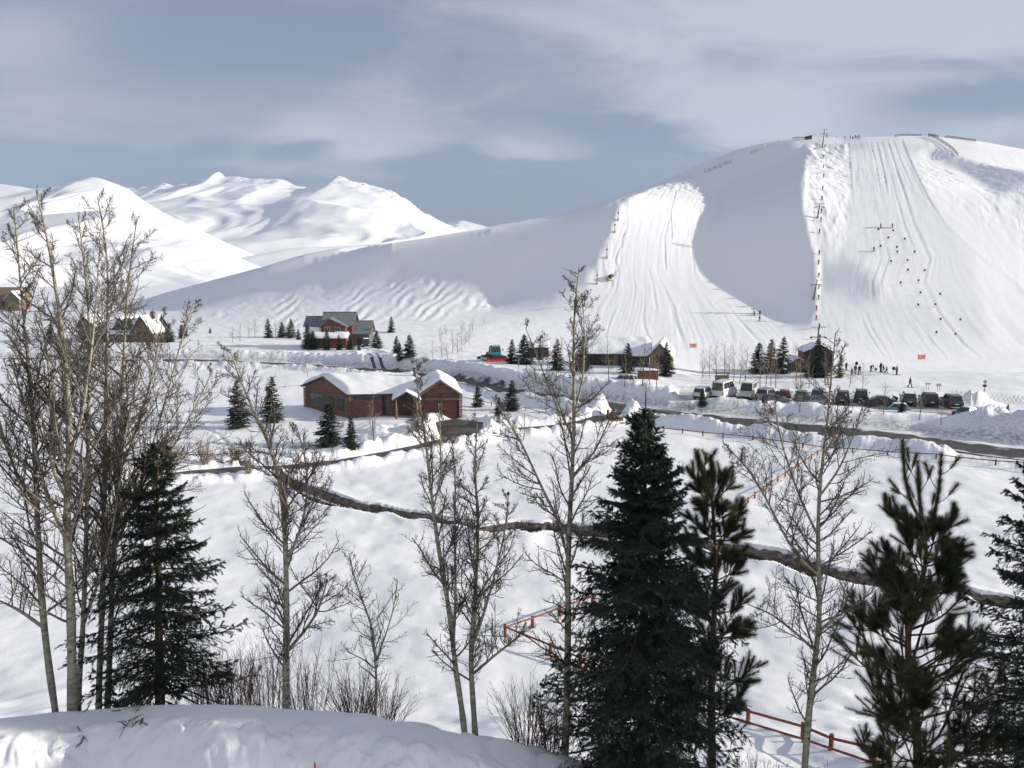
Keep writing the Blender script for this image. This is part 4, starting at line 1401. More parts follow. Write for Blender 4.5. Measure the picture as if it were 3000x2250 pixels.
def build_foreground_trees():
    aspen([(168, 2125), (148, 1990), (130, 1850), (118, 1700), (112, 1560), (105, 1420), (98, 1250), (82, 1050), (62, 850), (48, 690), (40, 600)], 19.7, 0.10, 'slender grey aspen at the left edge of the snowbank, leftmost of the clump', 101,
          [[(128, 1840), (60, 1790), (0, 1760), (-60, 1740)], [(110, 1500), (50, 1400), (10, 1280), (-20, 1150)]], 50, (1.2, 2.2), 0.22)
    aspen([(214, 2120), (210, 1900), (208, 1750), (200, 1640), (193, 1560), (199, 1400), (204, 1330), (203, 1200), (192, 1050), (172, 900), (150, 760), (128, 640), (105, 555)], 19.4, 0.135, 'stoutest aspen of the left clump, with knotted grey bark', 102,
          [[(197, 1600), (160, 1510), (125, 1430), (105, 1320), (70, 1180), (30, 1050)], [(203, 1340), (240, 1230), (262, 1080), (282, 900), (290, 740)], [(190, 1480), (140, 1380), (150, 1220), (140, 1050), (110, 880)]], 62, (1.3, 2.4), 0.2)
    aspen([(230, 2115), (229, 2000), (240, 1900), (245, 1800), (250, 1650), (255, 1500), (258, 1300), (262, 1100), (262, 900), (244, 750), (228, 620)], 20.3, 0.085, 'dark aspen stem crossing close behind the stoutest trunk of the left clump', 103,
          [[(243, 1830), (290, 1700), (330, 1560), (352, 1400), (372, 1220), (420, 1050)]], 48, (1.2, 2.2), 0.2)
    aspen([(288, 2110), (290, 2000), (297, 1850), (302, 1700), (304, 1500), (308, 1300), (312, 1100), (316, 900), (318, 760), (300, 640), (285, 575)], 20.7, 0.092, 'pale lit aspen stem, left one of the close pair beside the dark spruce', 104,
          [[(300, 1700), (350, 1560), (420, 1420), (480, 1280)]], 52, (1.5, 2.7), 0.22)
    aspen([(313, 2108), (319, 1980), (326, 1800), (332, 1620), (347, 1450), (355, 1250), (362, 1050), (372, 850), (390, 720), (400, 650)], 21.0, 0.088, 'pale lit aspen stem, right one of the close pair beside the dark spruce', 105,
          [[(330, 1640), (395, 1480), (450, 1300), (500, 1120), (540, 960), (570, 880)], [(350, 1400), (410, 1250), (450, 1080), (480, 920)], [(335, 1560), (430, 1430), (520, 1290), (590, 1160), (625, 1080)]], 66, (1.6, 2.9), 0.2)
    aspen([(838, 2125), (838, 1950), (840, 1800), (838, 1640), (832, 1500), (822, 1420), (806, 1340), (780, 1280), (745, 1210), (715, 1140), (690, 1080), (674, 1022)], 19.6, 0.105, 'lone aspen with a low fork standing below the log cabin gable', 106,
          [[(842, 1640), (870, 1585), (892, 1520), (903, 1440), (895, 1340), (870, 1250)], [(836, 1890), (880, 1850), (930, 1790), (960, 1700)], [(806, 1345), (770, 1330), (700, 1320)]], 66, (1.0, 2.0), 0.14, up=0.30)
    aspen([(1095, 2150), (1100, 2090), (1103, 2000), (1098, 1900), (1088, 1830), (1066, 1770), (1040, 1700), (1022, 1620)], 19.9, 0.042, 'thin young aspen behind the snowbank between two willow shrubs', 107,
          [[(1102, 1930), (1130, 1860), (1152, 1790), (1165, 1700)], [(1095, 1960), (1060, 1930), (1020, 1910)]], 24, (0.7, 1.5), 0.3, (5, 4))
    aspen([(1366, 2190), (1356, 2100), (1345, 2020), (1332, 1950), (1325, 1850), (1313, 1770), (1297, 1680), (1282, 1590), (1270, 1500), (1258, 1400), (1248, 1290), (1232, 1200), (1222, 1130), (1216, 1070)], 19.4, 0.085, 'left stem of the two pale aspens leaning apart from the snowbank', 108,
          [[(1325, 1900), (1335, 1750), (1330, 1600), (1335, 1450), (1330, 1330)], [(1262, 1470), (1290, 1390), (1290, 1280), (1285, 1180)]], 46, (0.9, 1.7), 0.2, up=0.4)
    aspen([(1395, 2200), (1389, 2100), (1382, 2000), (1378, 1930), (1385, 1830), (1395, 1700), (1400, 1580), (1400, 1480), (1390, 1400), (1394, 1300), (1398, 1240)], 19.7, 0.088, 'right stem of the two pale aspens leaning apart from the snowbank', 109,
          [[(1392, 1975), (1440, 1930), (1500, 1880), (1545, 1840)], [(1380, 1900), (1420, 1790), (1450, 1680), (1480, 1560), (1490, 1440)]], 46, (0.9, 1.7), 0.2, up=0.4)
    aspen([(1654, 2260), (1657, 2150), (1662, 2000), (1664, 1850), (1664, 1700), (1667, 1550), (1676, 1400), (1682, 1250), (1682, 1100), (1678, 1000), (1684, 880), (1697, 780)], 19.5, 0.108, 'tall straight aspen rising through the big spruce branches above the horizon', 110,
          [[(1672, 1290), (1620, 1180), (1580, 1060), (1540, 960)], [(1664, 1580), (1610, 1480), (1560, 1370), (1520, 1280), (1440, 1160)], [(1680, 1200), (1708, 1100), (1712, 960), (1705, 860)], [(1668, 1420), (1740, 1330), (1790, 1220)]], 62, (0.9, 2.0), 0.16, up=0.5)
    aspen([(2352, 2320), (2362, 2180), (2372, 2060), (2382, 1980), (2398, 1860), (2404, 1740), (2398, 1680), (2395, 1600), (2398, 1500), (2402, 1400), (2418, 1300), (2427, 1200), (2436, 1100), (2444, 1020), (2448, 975)], 19.3, 0.098, 'pale aspen with a wide bare crown, between the two dark pines', 111,
          [[(2400, 1700), (2335, 1640), (2290, 1560), (2240, 1450), (2190, 1370), (2130, 1310)], [(2402, 1470), (2460, 1380), (2500, 1280), (2530, 1180)], [(2396, 1580), (2350, 1480), (2310, 1370), (2280, 1260), (2270, 1180)],
           [(2398, 1870), (2460, 1800), (2510, 1690)], [(2395, 1930), (2330, 1860), (2260, 1800), (2190, 1770)]], 74, (1.0, 2.0), 0.2, up=0.45)
    s1 = spruce('spruce_tree', (468, 2090), (460, 1272), 20.6, 2.75, 'dark spruce with sparse sides, behind the left part of the snowbank', 201, 0.34, 7, 17, leader=0.8, gap=0.25, low=0.09)
    s2 = spruce('spruce_tree', (1880, 2320), (1892, 1150), 19.2, 3.1, 'biggest dense dark spruce with a bare leader, right of the tall aspen', 202, 0.30, 9, 22, leader=1.0, gap=0.16, low=0.02, trunk_r=0.15)
    s3 = spruce('spruce_tree', (3138, 2480), (3118, 1150), 18.6, 3.7, 'dark spruce cut off by the right edge of the view', 203, 0.34, 8, 21, leader=0.8, gap=0.22, low=0.02, trunk_r=0.15)
    pine([(2086, 2340), (2085, 2150), (2084, 2000), (2090, 1850), (2097, 1700), (2094, 1560), (2085, 1450), (2078, 1400)], [[(2080, 1440), (2060, 1390), (2045, 1345)], [(2085, 1450), (2090, 1400), (2085, 1365)], [(2085, 1480), (2110, 1430), (2125, 1400)]],
         20.6, 'long needled pine growing close against the big dark spruce', 301, 0.12, 74, (0.7, 1.5), 0.2, 0.15, shoots=6)
    pine([(2694, 2360), (2690, 2200), (2676, 2050), (2660, 1930), (2656, 1850), (2678, 1770), (2708, 1690), (2720, 1620), (2705, 1540)], [[(2708, 1550), (2670, 1480), (2650, 1400), (2645, 1305)], [(2708, 1550), (2695, 1470), (2690, 1375)], [(2712, 1580), (2740, 1500), (2752, 1430), (2757, 1345)]],
         19.4, 'bushy pine with a crooked trunk and several upright tops', 302, 0.13, 96, (1.1, 2.7), 0.04, 0.165, shoots=8)
    # trees beyond the right edge of the view that shade the bank
    for i, (x, y, s, rz) in enumerate(((16.5, 18.3, 1.3, 0.7), (21.2, 18.25, 1.53, 2.0), (26.5, 16.8, 1.62, 3.1))):
        o = copy_tree(s2)
        z = gz(x, y)
        o.location = (x, y, z); o.scale = (s, s, s); o.rotation_euler = (0, 0, rz)
        tag(o, 'dark spruce beyond the right edge shading the snowbank', 'tree', 'spruces beyond the right edge')
    G = 'shrubs behind the snowbank'
    for i, (px, py, Y, h, sp_, n, up, lab) in enumerate([
            (620, 2075, 21.0, 1.7, 0.5, 26, 0.75, 'upright stand of thin pale stems just right of the left spruce'),
            (700, 2072, 21.3, 2.0, 0.5, 30, 0.75, 'tall upright thin stems midway between left spruce and lone aspen'),
            (775, 2075, 21.0, 1.9, 0.5, 28, 0.7, 'upright thin stems touching the left side of the lone aspen'),
            (900, 2085, 20.6, 1.8, 0.4, 30, 0.45, 'loose reddish stems just right of the lone aspen trunk'),
            (1035, 2095, 20.2, 1.35, 0.25, 42, 0.0, 'bushy willow shrub fanning out left of the thin young aspen'),
            (1125, 2110, 20.2, 1.3, 0.25, 36, 0.0, 'bushy willow shrub fanning out right of the thin young aspen'),
            (1545, 2150, 20.0, 1.5, 0.35, 40, 0.0, 'wide arching shrub between the two pale aspens and the tall one'),
            (1615, 2190, 19.9, 1.3, 0.25, 34, 0.2, 'shrub of brown stems pressed against the tall straight aspen trunk'),
            (2215, 2240, 19.4, 1.1, 0.4, 40, 0.0, 'fine twiggy shrub between the pine and the wide crowned aspen'),
            (2420, 2240, 19.6, 0.9, 0.4, 30, 0.0, 'low fine twiggy shrub at the foot of the wide crowned aspen')]):
        p = at(px, Y)
        shrub(p, h * 1.18, sp_, int(n * 1.5), lab, 400 + i, G, upright=up, rr=0.0078, sub=6)


def build_far_trees():
    con = Protos([far_conifer(1, 0.25), far_conifer(2, 0.21), far_conifer(3, 0.30, 17)])
    G = 'evergreens in the valley'
    # (px, base py, top py, distance or None, label)
    L = [
        (700, 1215, 1112, 108, 'broad dark evergreen left of the cabin, partly behind bare branches'),
        (800, 1197, 1100, 112, 'dark evergreen standing free just left of the log cabin'),
        (965, 1272, 1178, 97, 'evergreen in front of the cabin gable windows'),
        (1030, 1300, 1220, 93, 'squat evergreen in front of the cabin corner'),
        (1400, 1192, 1122, None, 'dark evergreen right of the cabin beside the red rail'),
        (1462, 1225, 1163, None, 'low spreading evergreen nearest the drive entrance'),
        (1500, 1205, 1112, None, 'tall brownish evergreen between the drive and the road'),
        (1500, 1065, 992, None, 'narrow evergreen just right of the snow groomer'),
        (1536, 1067, 978, None, 'pointed evergreen, second right of the snow groomer'),
        (1582, 1068, 1010, 172, 'thin topped evergreen in front of the small shed'),
        (1632, 1098, 990, 150, 'wide dark evergreen at the left end of the lodge'),
        (1705, 1098, 998, 150, 'dark evergreen half hidden by the tall aspen, at the lodge'),
        (1838, 1125, 1003, 147, 'dense evergreen in front of the middle of the lodge'),
        (1952, 1132, 1000, 146, 'tall evergreen at the right end of the lodge'),
        (2222, 1097, 1002, 158, 'left one of the three tall evergreens near the ski shack'),
        (2258, 1100, 992, 159, 'middle one of the three tall evergreens near the ski shack'),
        (2292, 1110, 984, 157, 'right one of the three tall evergreens near the ski shack'),
        (2393, 1108, 992, 152, 'evergreen growing against the front of the ski shack'),
        (2058, 1182, 1137, 122, 'small evergreen on the snow heap before the white cars'),
        (2235, 1203, 1160, 119, 'small dark evergreen on the heap before the red car'),
        (2642, 1236, 1172, 113, 'small dark evergreen before the parked dark cars'),
        (2952, 1264, 1188, 107, 'round dark evergreen beside the road at the far right'),
        (1147, 974, 926, None, 'lone dark evergreen on the slope right of the red house'),
        (1105, 1021, 967, None, 'broad evergreen beside the black car at the red house'),
        (1163, 1035, 983, None, 'slim evergreen, left one of three below the red house'),
        (1172, 1055, 1003, None, 'short evergreen, middle one of three below the red house'),
        (1200, 1045, 979, None, 'tall slim evergreen, right one of three below the red house'),
        (958, 1020, 965, 200, 'dark evergreen before the left part of the red house front'),
        (994, 1030, 980, 198, 'dark evergreen before the middle of the red house front'),
        (1026, 1038, 985, 197, 'dark evergreen at the right corner of the red house front'),
        (1052, 1053, 1004, 191, 'short evergreen at the turn of the red house drive'),
        (902, 1002, 947, 203, 'evergreen close left of the red house'),
        (918, 1008, 968, 201, 'small evergreen at the left corner of the red house'),
        (875, 995, 963, None, 'smallest evergreen left of the red house'),
        (787, 990, 932, None, 'dark evergreen, left one among the pale bare trees'),
        (827, 988, 942, None, 'dark evergreen, middle one among the pale bare trees'),
        (853, 990, 932, None, 'dark evergreen, right one among the pale bare trees'),
        (616, 976, 958, None, 'tiny lone evergreen on the open snow below the slope'),
        (497, 1002, 948, None, 'evergreen at the right end of the dark gabled house'),
        (533, 992, 950, None, 'slim evergreen standing apart right of the dark gabled house'),
        (543, 985, 948, None, 'slim evergreen directly behind its twin right of the gabled house'),
        (470, 1002, 970, None, 'small evergreen against the dark gabled house'),
        (150, 1007, 950, None, 'dark evergreen left of the dark gabled house'),
        (75, 1000, 955, None, 'dark evergreen below the brown house at the left edge'),
        (435, 1012, 985, None, 'low evergreen in front of the right gable of the gabled house'),
    ]
    for i, (px, pb, pt, Y, lab) in enumerate(L):
        if Y is None:
            p = hit(px, pb)
        else:
            p = at(px, Y)
        top = wpt(px, pt, p[1])
        h = top[2] - p[2]
        con.place(i, p, max(h, 1.0), i * 1.3, lab, 'tree', G, sx=(1.3 if px in (1462, 1030, 2952, 700) else 1.45))
    rust = Protos([far_conifer(9, 0.26, 13, 8, RUST_N)])
    p = at(2460, 150); rust.place(0, p, wpt(2460, 1035, 150)[2] - p[2], 0, 'yellowish brown fading evergreen right of the ski shack', 'tree', G)
    bare = Protos([far_aspen(1), far_aspen(2, 24), far_aspen(3, 18, 5, None, 0.012), far_aspen(4, 26, 6, None, 0.009, 0.4, 0.08)])
    GB = 'bare trees in the valley'
    B = [(1780, 1118, 985, 'pale bare tree in front of the lodge roof, leftmost of those'), (1830, 1135, 1010, 'thin bare tree touching the evergreen before the lodge'),
         (1885, 1128, 1000, 'bare tree between the two evergreens before the lodge'), (1905, 1128, 1012, 'slim bare tree left of the evergreen at the lodge end'), (1925, 1136, 1008, 'bare white stem before the right lodge gable'),
         (1858, 1134, 1075, 'short bare tree at the right foot of the evergreen before the lodge'),
         (1520, 1078, 1020, 'small pale bare tree among evergreens right of the groomer'),
         (2057, 1107, 1025, 'spreading bare tree at the left end of the row above the cars'), (2078, 1108, 1012, 'thin bare tree, second in the row above the white cars'), (2097, 1115, 1002, 'tall straight bare tree above the white van'),
         (2120, 1108, 1005, 'tall bare tree right above the white van roof'), (2135, 1112, 1015, 'bare tree above the gap right of the white van'), (2148, 1118, 1020, 'slim bare tree above the camper van'),
         (2168, 1127, 1008, 'slender bare tree rising behind the camper van'), (2185, 1125, 1015, 'slender bare tree right behind the camper van roof'),
         (2228, 1135, 1020, 'white stemmed bare tree before the left tall evergreen'), (2246, 1140, 1010, 'white stemmed bare tree before the middle tall evergreen'), (2260, 1130, 1010, 'bare stem between middle and right tall evergreen'),
         (2272, 1136, 1040, 'short bare stem before the right tall evergreen'), (2330, 1118, 1005, 'bushy bare tree left of the ski shack'), (2345, 1120, 1010, 'bare tree touching the left wall of the ski shack'),
         (2368, 1137, 1030, 'bare white stem before the ski shack wall'), (2415, 1120, 1020, 'bare stem before the right side of the ski shack'), (2490, 1135, 1065, 'fine bare tree beside the fading evergreen'), (2525, 1150, 1060, 'fine leaning bare tree before the group of skiers'),
         (2160, 1195, 1150, 'small bare bush tree before the camper van'), (2345, 1210, 1120, 'bare white stem on the heap before the grey cars'), (2590, 1215, 1125, 'thin pale bare stem before the dark sedan'), (2697, 1233, 1135, 'thin pale bare stem between two dark off road cars'), (2757, 1250, 1180, 'small twiggy bare tree before the rightmost dark car'),
         (1095, 1290, 1150, 'twin stemmed bare tree in front of the cabin log wall'), (1225, 1290, 1140, 'bare tree in front of the cabin porch'), (1085, 1245, 1180, 'low bare tree at the cabin log wall'), (900, 1105, 1050, 'wide pale bare tree behind the left end of the cabin'),
         (1470, 1250, 1160, 'twiggy bare tree at the edge of the apron snow'), (1535, 1290, 1195, 'twiggy bare tree right of the cabin apron'), (1160, 1330, 1275, 'twiggy bare bush tree on the bank below the cabin'), (1600, 1210, 1120, 'twiggy bare tree by the drive near the road'),
         (683, 1003, 955, 'bushy bare tree left of the pale group by the red house'), (705, 1002, 950, 'pale bare tree, second of the group left of the red house'), (730, 992, 935, 'tall pale bare tree in the group left of the red house'), (748, 990, 930, 'tallest pale bare tree in the group left of the red house'), (808, 990, 938, 'pale bare tree between two small evergreens'), (840, 990, 938, 'pale bare tree right between two small evergreens'),
         (1295, 1048, 985, 'bare tree low in the row climbing the slope'), (1310, 1055, 1005, 'bare tree nearest the groomer in the climbing row'), (1325, 1035, 965, 'tall bare tree in the lower part of the climbing row'), (1340, 1040, 975, 'bare tree beside the tall one in the climbing row'), (1352, 1030, 955, 'bare tree in the middle of the climbing row'), (1362, 1020, 960, 'slim bare tree in the middle of the climbing row'), (1385, 970, 930, 'upper bare tree of the climbing row'), (1375, 1010, 950, 'bushy bare tree at the right of the climbing row'), (1355, 978, 940, 'slim bare tree above the climbing row'), (1418, 952, 925, 'uppermost bare bush of the climbing row'), (1290, 1000, 955, 'bare tree at the upper left of the climbing row'), (1306, 985, 950, 'short bare tree at the top left of the climbing row'), (1268, 1058, 1000, 'bare tree at the lower left of the climbing row')]
    for i, (px, pb, pt, lab) in enumerate(B):
        p = hit(px, pb)
        h = wpt(px, pt, p[1])[2] - p[2]
        bare.place(i, p, max(h, 1.0), i * 2.1, lab, 'tree', GB, sx=1.0 if h > 4.5 else 1.35)
    sh = Protos([shrub((0, 0, -200), 1.0, 0.12, 34, None, 700, None, m=FAR_TWIG, rr=0.010, sub=5), shrub((0, 0, -200), 1.0, 0.15, 28, None, 701, None, m=WILLOW, rr=0.010, sub=4)])
    S = [(600, 1365, 2.6, 'large bare willow on the stream bank left of the drive'), (690, 1350, 2.0, 'dense willow at the stream bend below the cabin'), (730, 1385, 1.6, 'low willow by the dark stream bend'), (1000, 1255, 1.3, 'brown shrub against the corner of the cabin'), (1290, 1310, 1.5, 'dark shrub at the lower edge of the cabin apron'),
         (1330, 1300, 1.4, 'twiggy shrub in the shade of the apron'), (1200, 1275, 1.4, 'shrub on the snow mound before the cabin porch'), (1250, 1240, 1.4, 'shrub at the left side of the garage doors'), (1480, 1200, 1.5, 'pale shrub on the snow between cabin and road'), (1660, 1225, 1.6, 'pale shrub between the drive and the road'),
         (1245, 1062, 1.6, 'pale shrub on the road bank behind the cabin'), (1210, 1068, 1.5, 'grey shrub on the road bank left of the cabin ridge'), (640, 1010, 1.2, 'low grey shrub on the open snow left of the red house'), (2340, 1140, 1.8, 'grey twiggy shrub behind the grey cars'), (2640, 1205, 1.3, 'brown shrub beside the small evergreen before the dark cars'),
         (510, 1345, 2.2, 'reddish willow thicket on the stream bank behind the left aspens'), (345, 1362, 1.6, 'dark shrub on the stream bank behind the left aspens')]
    for i, (px, py, h, lab) in enumerate(S):
        sh.place(i, hit(px, py), h, i * 1.7, lab, 'shrub', 'bare shrubs in the valley', sx=1.1)


veg_mats()
build_foreground_trees()
build_far_trees()
# ------------------------------------------------------------------ buildings, fences, machines, cars, people
M = {}


def log_mat(name, c1, c2):
    return noise_mat(name, c1, c2, 3.0, 0.75, (0.4, 0.4, 3), 0.3, 0.7, 0.3, 5)


def obj_mats():
    M['log'] = log_mat('stained_logs', (0.15, 0.082, 0.060), (0.27, 0.158, 0.118))
    M['board'] = log_mat('red_boards', (0.13, 0.042, 0.030), (0.21, 0.072, 0.050))
    M['door'] = noise_mat('garage_door_paint', (0.115, 0.036, 0.029), (0.16, 0.052, 0.042), 1.5, 0.5)
    M['trim'] = log_mat('brown_trim', (0.14, 0.095, 0.06), (0.24, 0.17, 0.11))
    M['darkwood'] = log_mat('dark_wood', (0.022, 0.018, 0.015), (0.050, 0.040, 0.033))
    M['greywood'] = log_mat('grey_boards', (0.085, 0.083, 0.085), (0.15, 0.145, 0.14))
    M['tanwood'] = log_mat('tan_boards', (0.13, 0.105, 0.065), (0.21, 0.17, 0.11))
    M['brownwood'] = log_mat('brown_boards', (0.15, 0.095, 0.06), (0.24, 0.15, 0.10))
    M['metalroof'] = noise_mat('grey_roof', (0.13, 0.145, 0.15), (0.20, 0.215, 0.22), 2, 0.5)
    M['darkroof'] = noise_mat('dark_roof', (0.05, 0.045, 0.04), (0.10, 0.09, 0.08), 4, 0.8)
    M['snow'] = snow_mat('roof_snow', 0.3, 1.0, 4.0, 0.08, False)
    M['glass'] = mat('window_glass', (0.025, 0.032, 0.036), 0.08, 0, 0.6)
    M['paleframe'] = mat('pale_window_frame', (0.55, 0.54, 0.50), 0.6)
    M['fence'] = noise_mat('red_rail_paint', (0.17, 0.052, 0.036), (0.27, 0.092, 0.062), 5, 0.7, (1, 1, 1), 0.3, 0.7, 0.2)
    M['fenceshade'] = noise_mat('shaded_rail', (0.10, 0.075, 0.065), (0.19, 0.12, 0.10), 5, 0.8)  # darker, greyer copy of the red rail: shade put into the colour
    M['steel'] = noise_mat('tower_steel', (0.035, 0.045, 0.05), (0.075, 0.09, 0.095), 5, 0.5)
    M['pad'] = noise_mat('orange_pad', (0.36, 0.15, 0.04), (0.46, 0.22, 0.06), 3, 0.7)
    M['yellow'] = noise_mat('yellow_pad', (0.36, 0.23, 0.06), (0.45, 0.30, 0.09), 3, 0.7)
    M['black'] = noise_mat('black_rubber', (0.012, 0.012, 0.012), (0.03, 0.03, 0.03), 8, 0.8)
    M['teal'] = noise_mat('teal_paint', (0.02, 0.22, 0.30), (0.03, 0.28, 0.36), 2, 0.35)
    M['red'] = noise_mat('red_paint', (0.34, 0.025, 0.022), (0.46, 0.045, 0.04), 2, 0.4)
    M['bannered'] = noise_mat('salmon_banner', (0.80, 0.27, 0.22), (0.86, 0.34, 0.28), 2, 0.8)
    M['gateblue'] = noise_mat('blue_gate_cloth', (0.02, 0.04, 0.16), (0.04, 0.06, 0.22), 5, 0.8)
    M['gatered'] = noise_mat('red_gate_cloth', (0.28, 0.03, 0.035), (0.38, 0.045, 0.045), 5, 0.8)
    M['bamboo'] = noise_mat('bamboo', (0.25, 0.19, 0.12), (0.38, 0.30, 0.20), 6, 0.7)
    M['white'] = noise_mat('white_paint', (0.62, 0.61, 0.58), (0.74, 0.73, 0.70), 1.5, 0.35)
    M['slat'] = noise_mat('snow_caked_slats', (0.40, 0.33, 0.24), (0.78, 0.76, 0.72), 1.2, 0.8)
    M['slatdark'] = noise_mat('bare_slats', (0.05, 0.042, 0.036), (0.16, 0.13, 0.10), 2.5, 0.9)
    M['chrome'] = mat('bright_metal', (0.45, 0.45, 0.46), 0.3, 0.9)
    M['lamp'] = mat('lamp_glass', (0.75, 0.74, 0.70), 0.25)
    M['taillight'] = mat('tail_light', (0.30, 0.012, 0.012), 0.25)
    M['skin'] = noise_mat('skin', (0.38, 0.22, 0.16), (0.45, 0.27, 0.20), 6, 0.6)
    M['signface'] = noise_mat('pale_sign_face', (0.42, 0.34, 0.33), (0.55, 0.46, 0.44), 4, 0.6)


PAINT = {}


def paint(key, c, rough=0.3):
    if key not in PAINT:
        PAINT[key] = noise_mat('paint_' + key, c, tuple(min(1, v * 1.15 + 0.01) for v in c), 0.8, rough, lo=0.3, hi=0.7, spec=0.5)
    return PAINT[key]


# ---- fences
def fence(label, P, post_h, spacing, rails, m, seed, post_r=0.07, rail_r=0.055, group='low rail fences', zoff=0.0):
    g = np.random.default_rng(seed)
    P = np.asarray(P, float)
    s = np.concatenate([[0], np.cumsum(np.linalg.norm(np.diff(P[:, :2], axis=0), axis=1))])
    n = max(2, int(round(s[-1] / spacing)) + 1)
    ts = np.linspace(0, s[-1], n)
    for k in s[1:-1]:
        ts[np.argmin(abs(ts - k))] = k
    pts = np.stack([np.interp(ts, s, P[:, 0]), np.interp(ts, s, P[:, 1])], -1)
    z = np.array([gz(*p) for p in pts]) + zoff
    root = empty('rail_fence', (pts[0, 0], pts[0, 1], z[0]), 0, label, 'fence', group)
    o = np.array([pts[0, 0], pts[0, 1], z[0]])
    q = np.concatenate([pts, z[:, None]], 1) - o
    for p in q:
        h = post_h * g.uniform(0.92, 1.1)
        mb = MB().tube([p - [0, 0, 0.4], p + [g.normal() * .01, 0, h - 0.02], p + [0, 0, h]], [post_r, post_r * 0.97, post_r * 0.7], 8)
        mb.build('post', m, root, True)
    for rh in rails:
        mb = MB().tube([p + [0, -post_r * 0.7, rh + g.normal() * 0.015] for p in q], [rail_r * g.uniform(.85, 1.1) for _ in q], 7)
        mb.build('rail', m, root, True)
    return root


def fences():
    c = hit(1480, 1867)
    fence('near red rail fence turning a sharp corner behind the pale aspens', [hit(1735, 1772), hit(1640, 1806), hit(1560, 1838), c, hit(1612, 1918), hit(1760, 1985), hit(1940, 2042), hit(2130, 2100), hit(2352, 2165), hit(2560, 2235)],
          0.62, 2.6, (0.52,), M['fence'], 1, 0.10, 0.055)
    fence('lower rail of red fence on the snow below the wide crowned aspen', [hit(1600, 1925), hit(1760, 1992), hit(1940, 2052), hit(2130, 2112), hit(2352, 2178), hit(2560, 2248)], 0.34, 5.2, (0.16,), M['fence'], 2, 0.06, 0.05)
    fence('red rail fence running diagonally across the field to the road fence', [hit(2118, 1536), hit(2210, 1466), hit(2300, 1400), hit(2412, 1326)], 0.62, 2.4, (0.50,), M['fence'], 3, 0.09, 0.06)
    fence('red brown rail fence along the road, left stretch', [hit(1890, 1262), hit(2000, 1272), hit(2205, 1294), hit(2412, 1324)], 0.62, 2.4, (0.5,), M['fence'], 4, 0.085, 0.06)
    fence('rail fence along the road, right stretch, shade put into its dark colour', [hit(2420, 1325), hit(2600, 1338), hit(2800, 1354), hit(3000, 1368), hit(3200, 1384)], 0.58, 2.7, (0.5,), M['fenceshade'], 5, 0.085, 0.055)
    fence('thin orange red rail fence crossing the snow left of the cabin', [hit(-60, 1232), hit(100, 1210), hit(300, 1188), hit(500, 1170), hit(700, 1150), hit(885, 1134)], 0.40, 3.2, (0.33,), M['fence'], 6, 0.055, 0.035)
    fence('short red rail fence right of the cabin', [hit(1352, 1170), hit(1440, 1190), hit(1540, 1205), hit(1640, 1222)], 0.55, 3.0, (0.46,), M['fence'], 7, 0.06, 0.045)


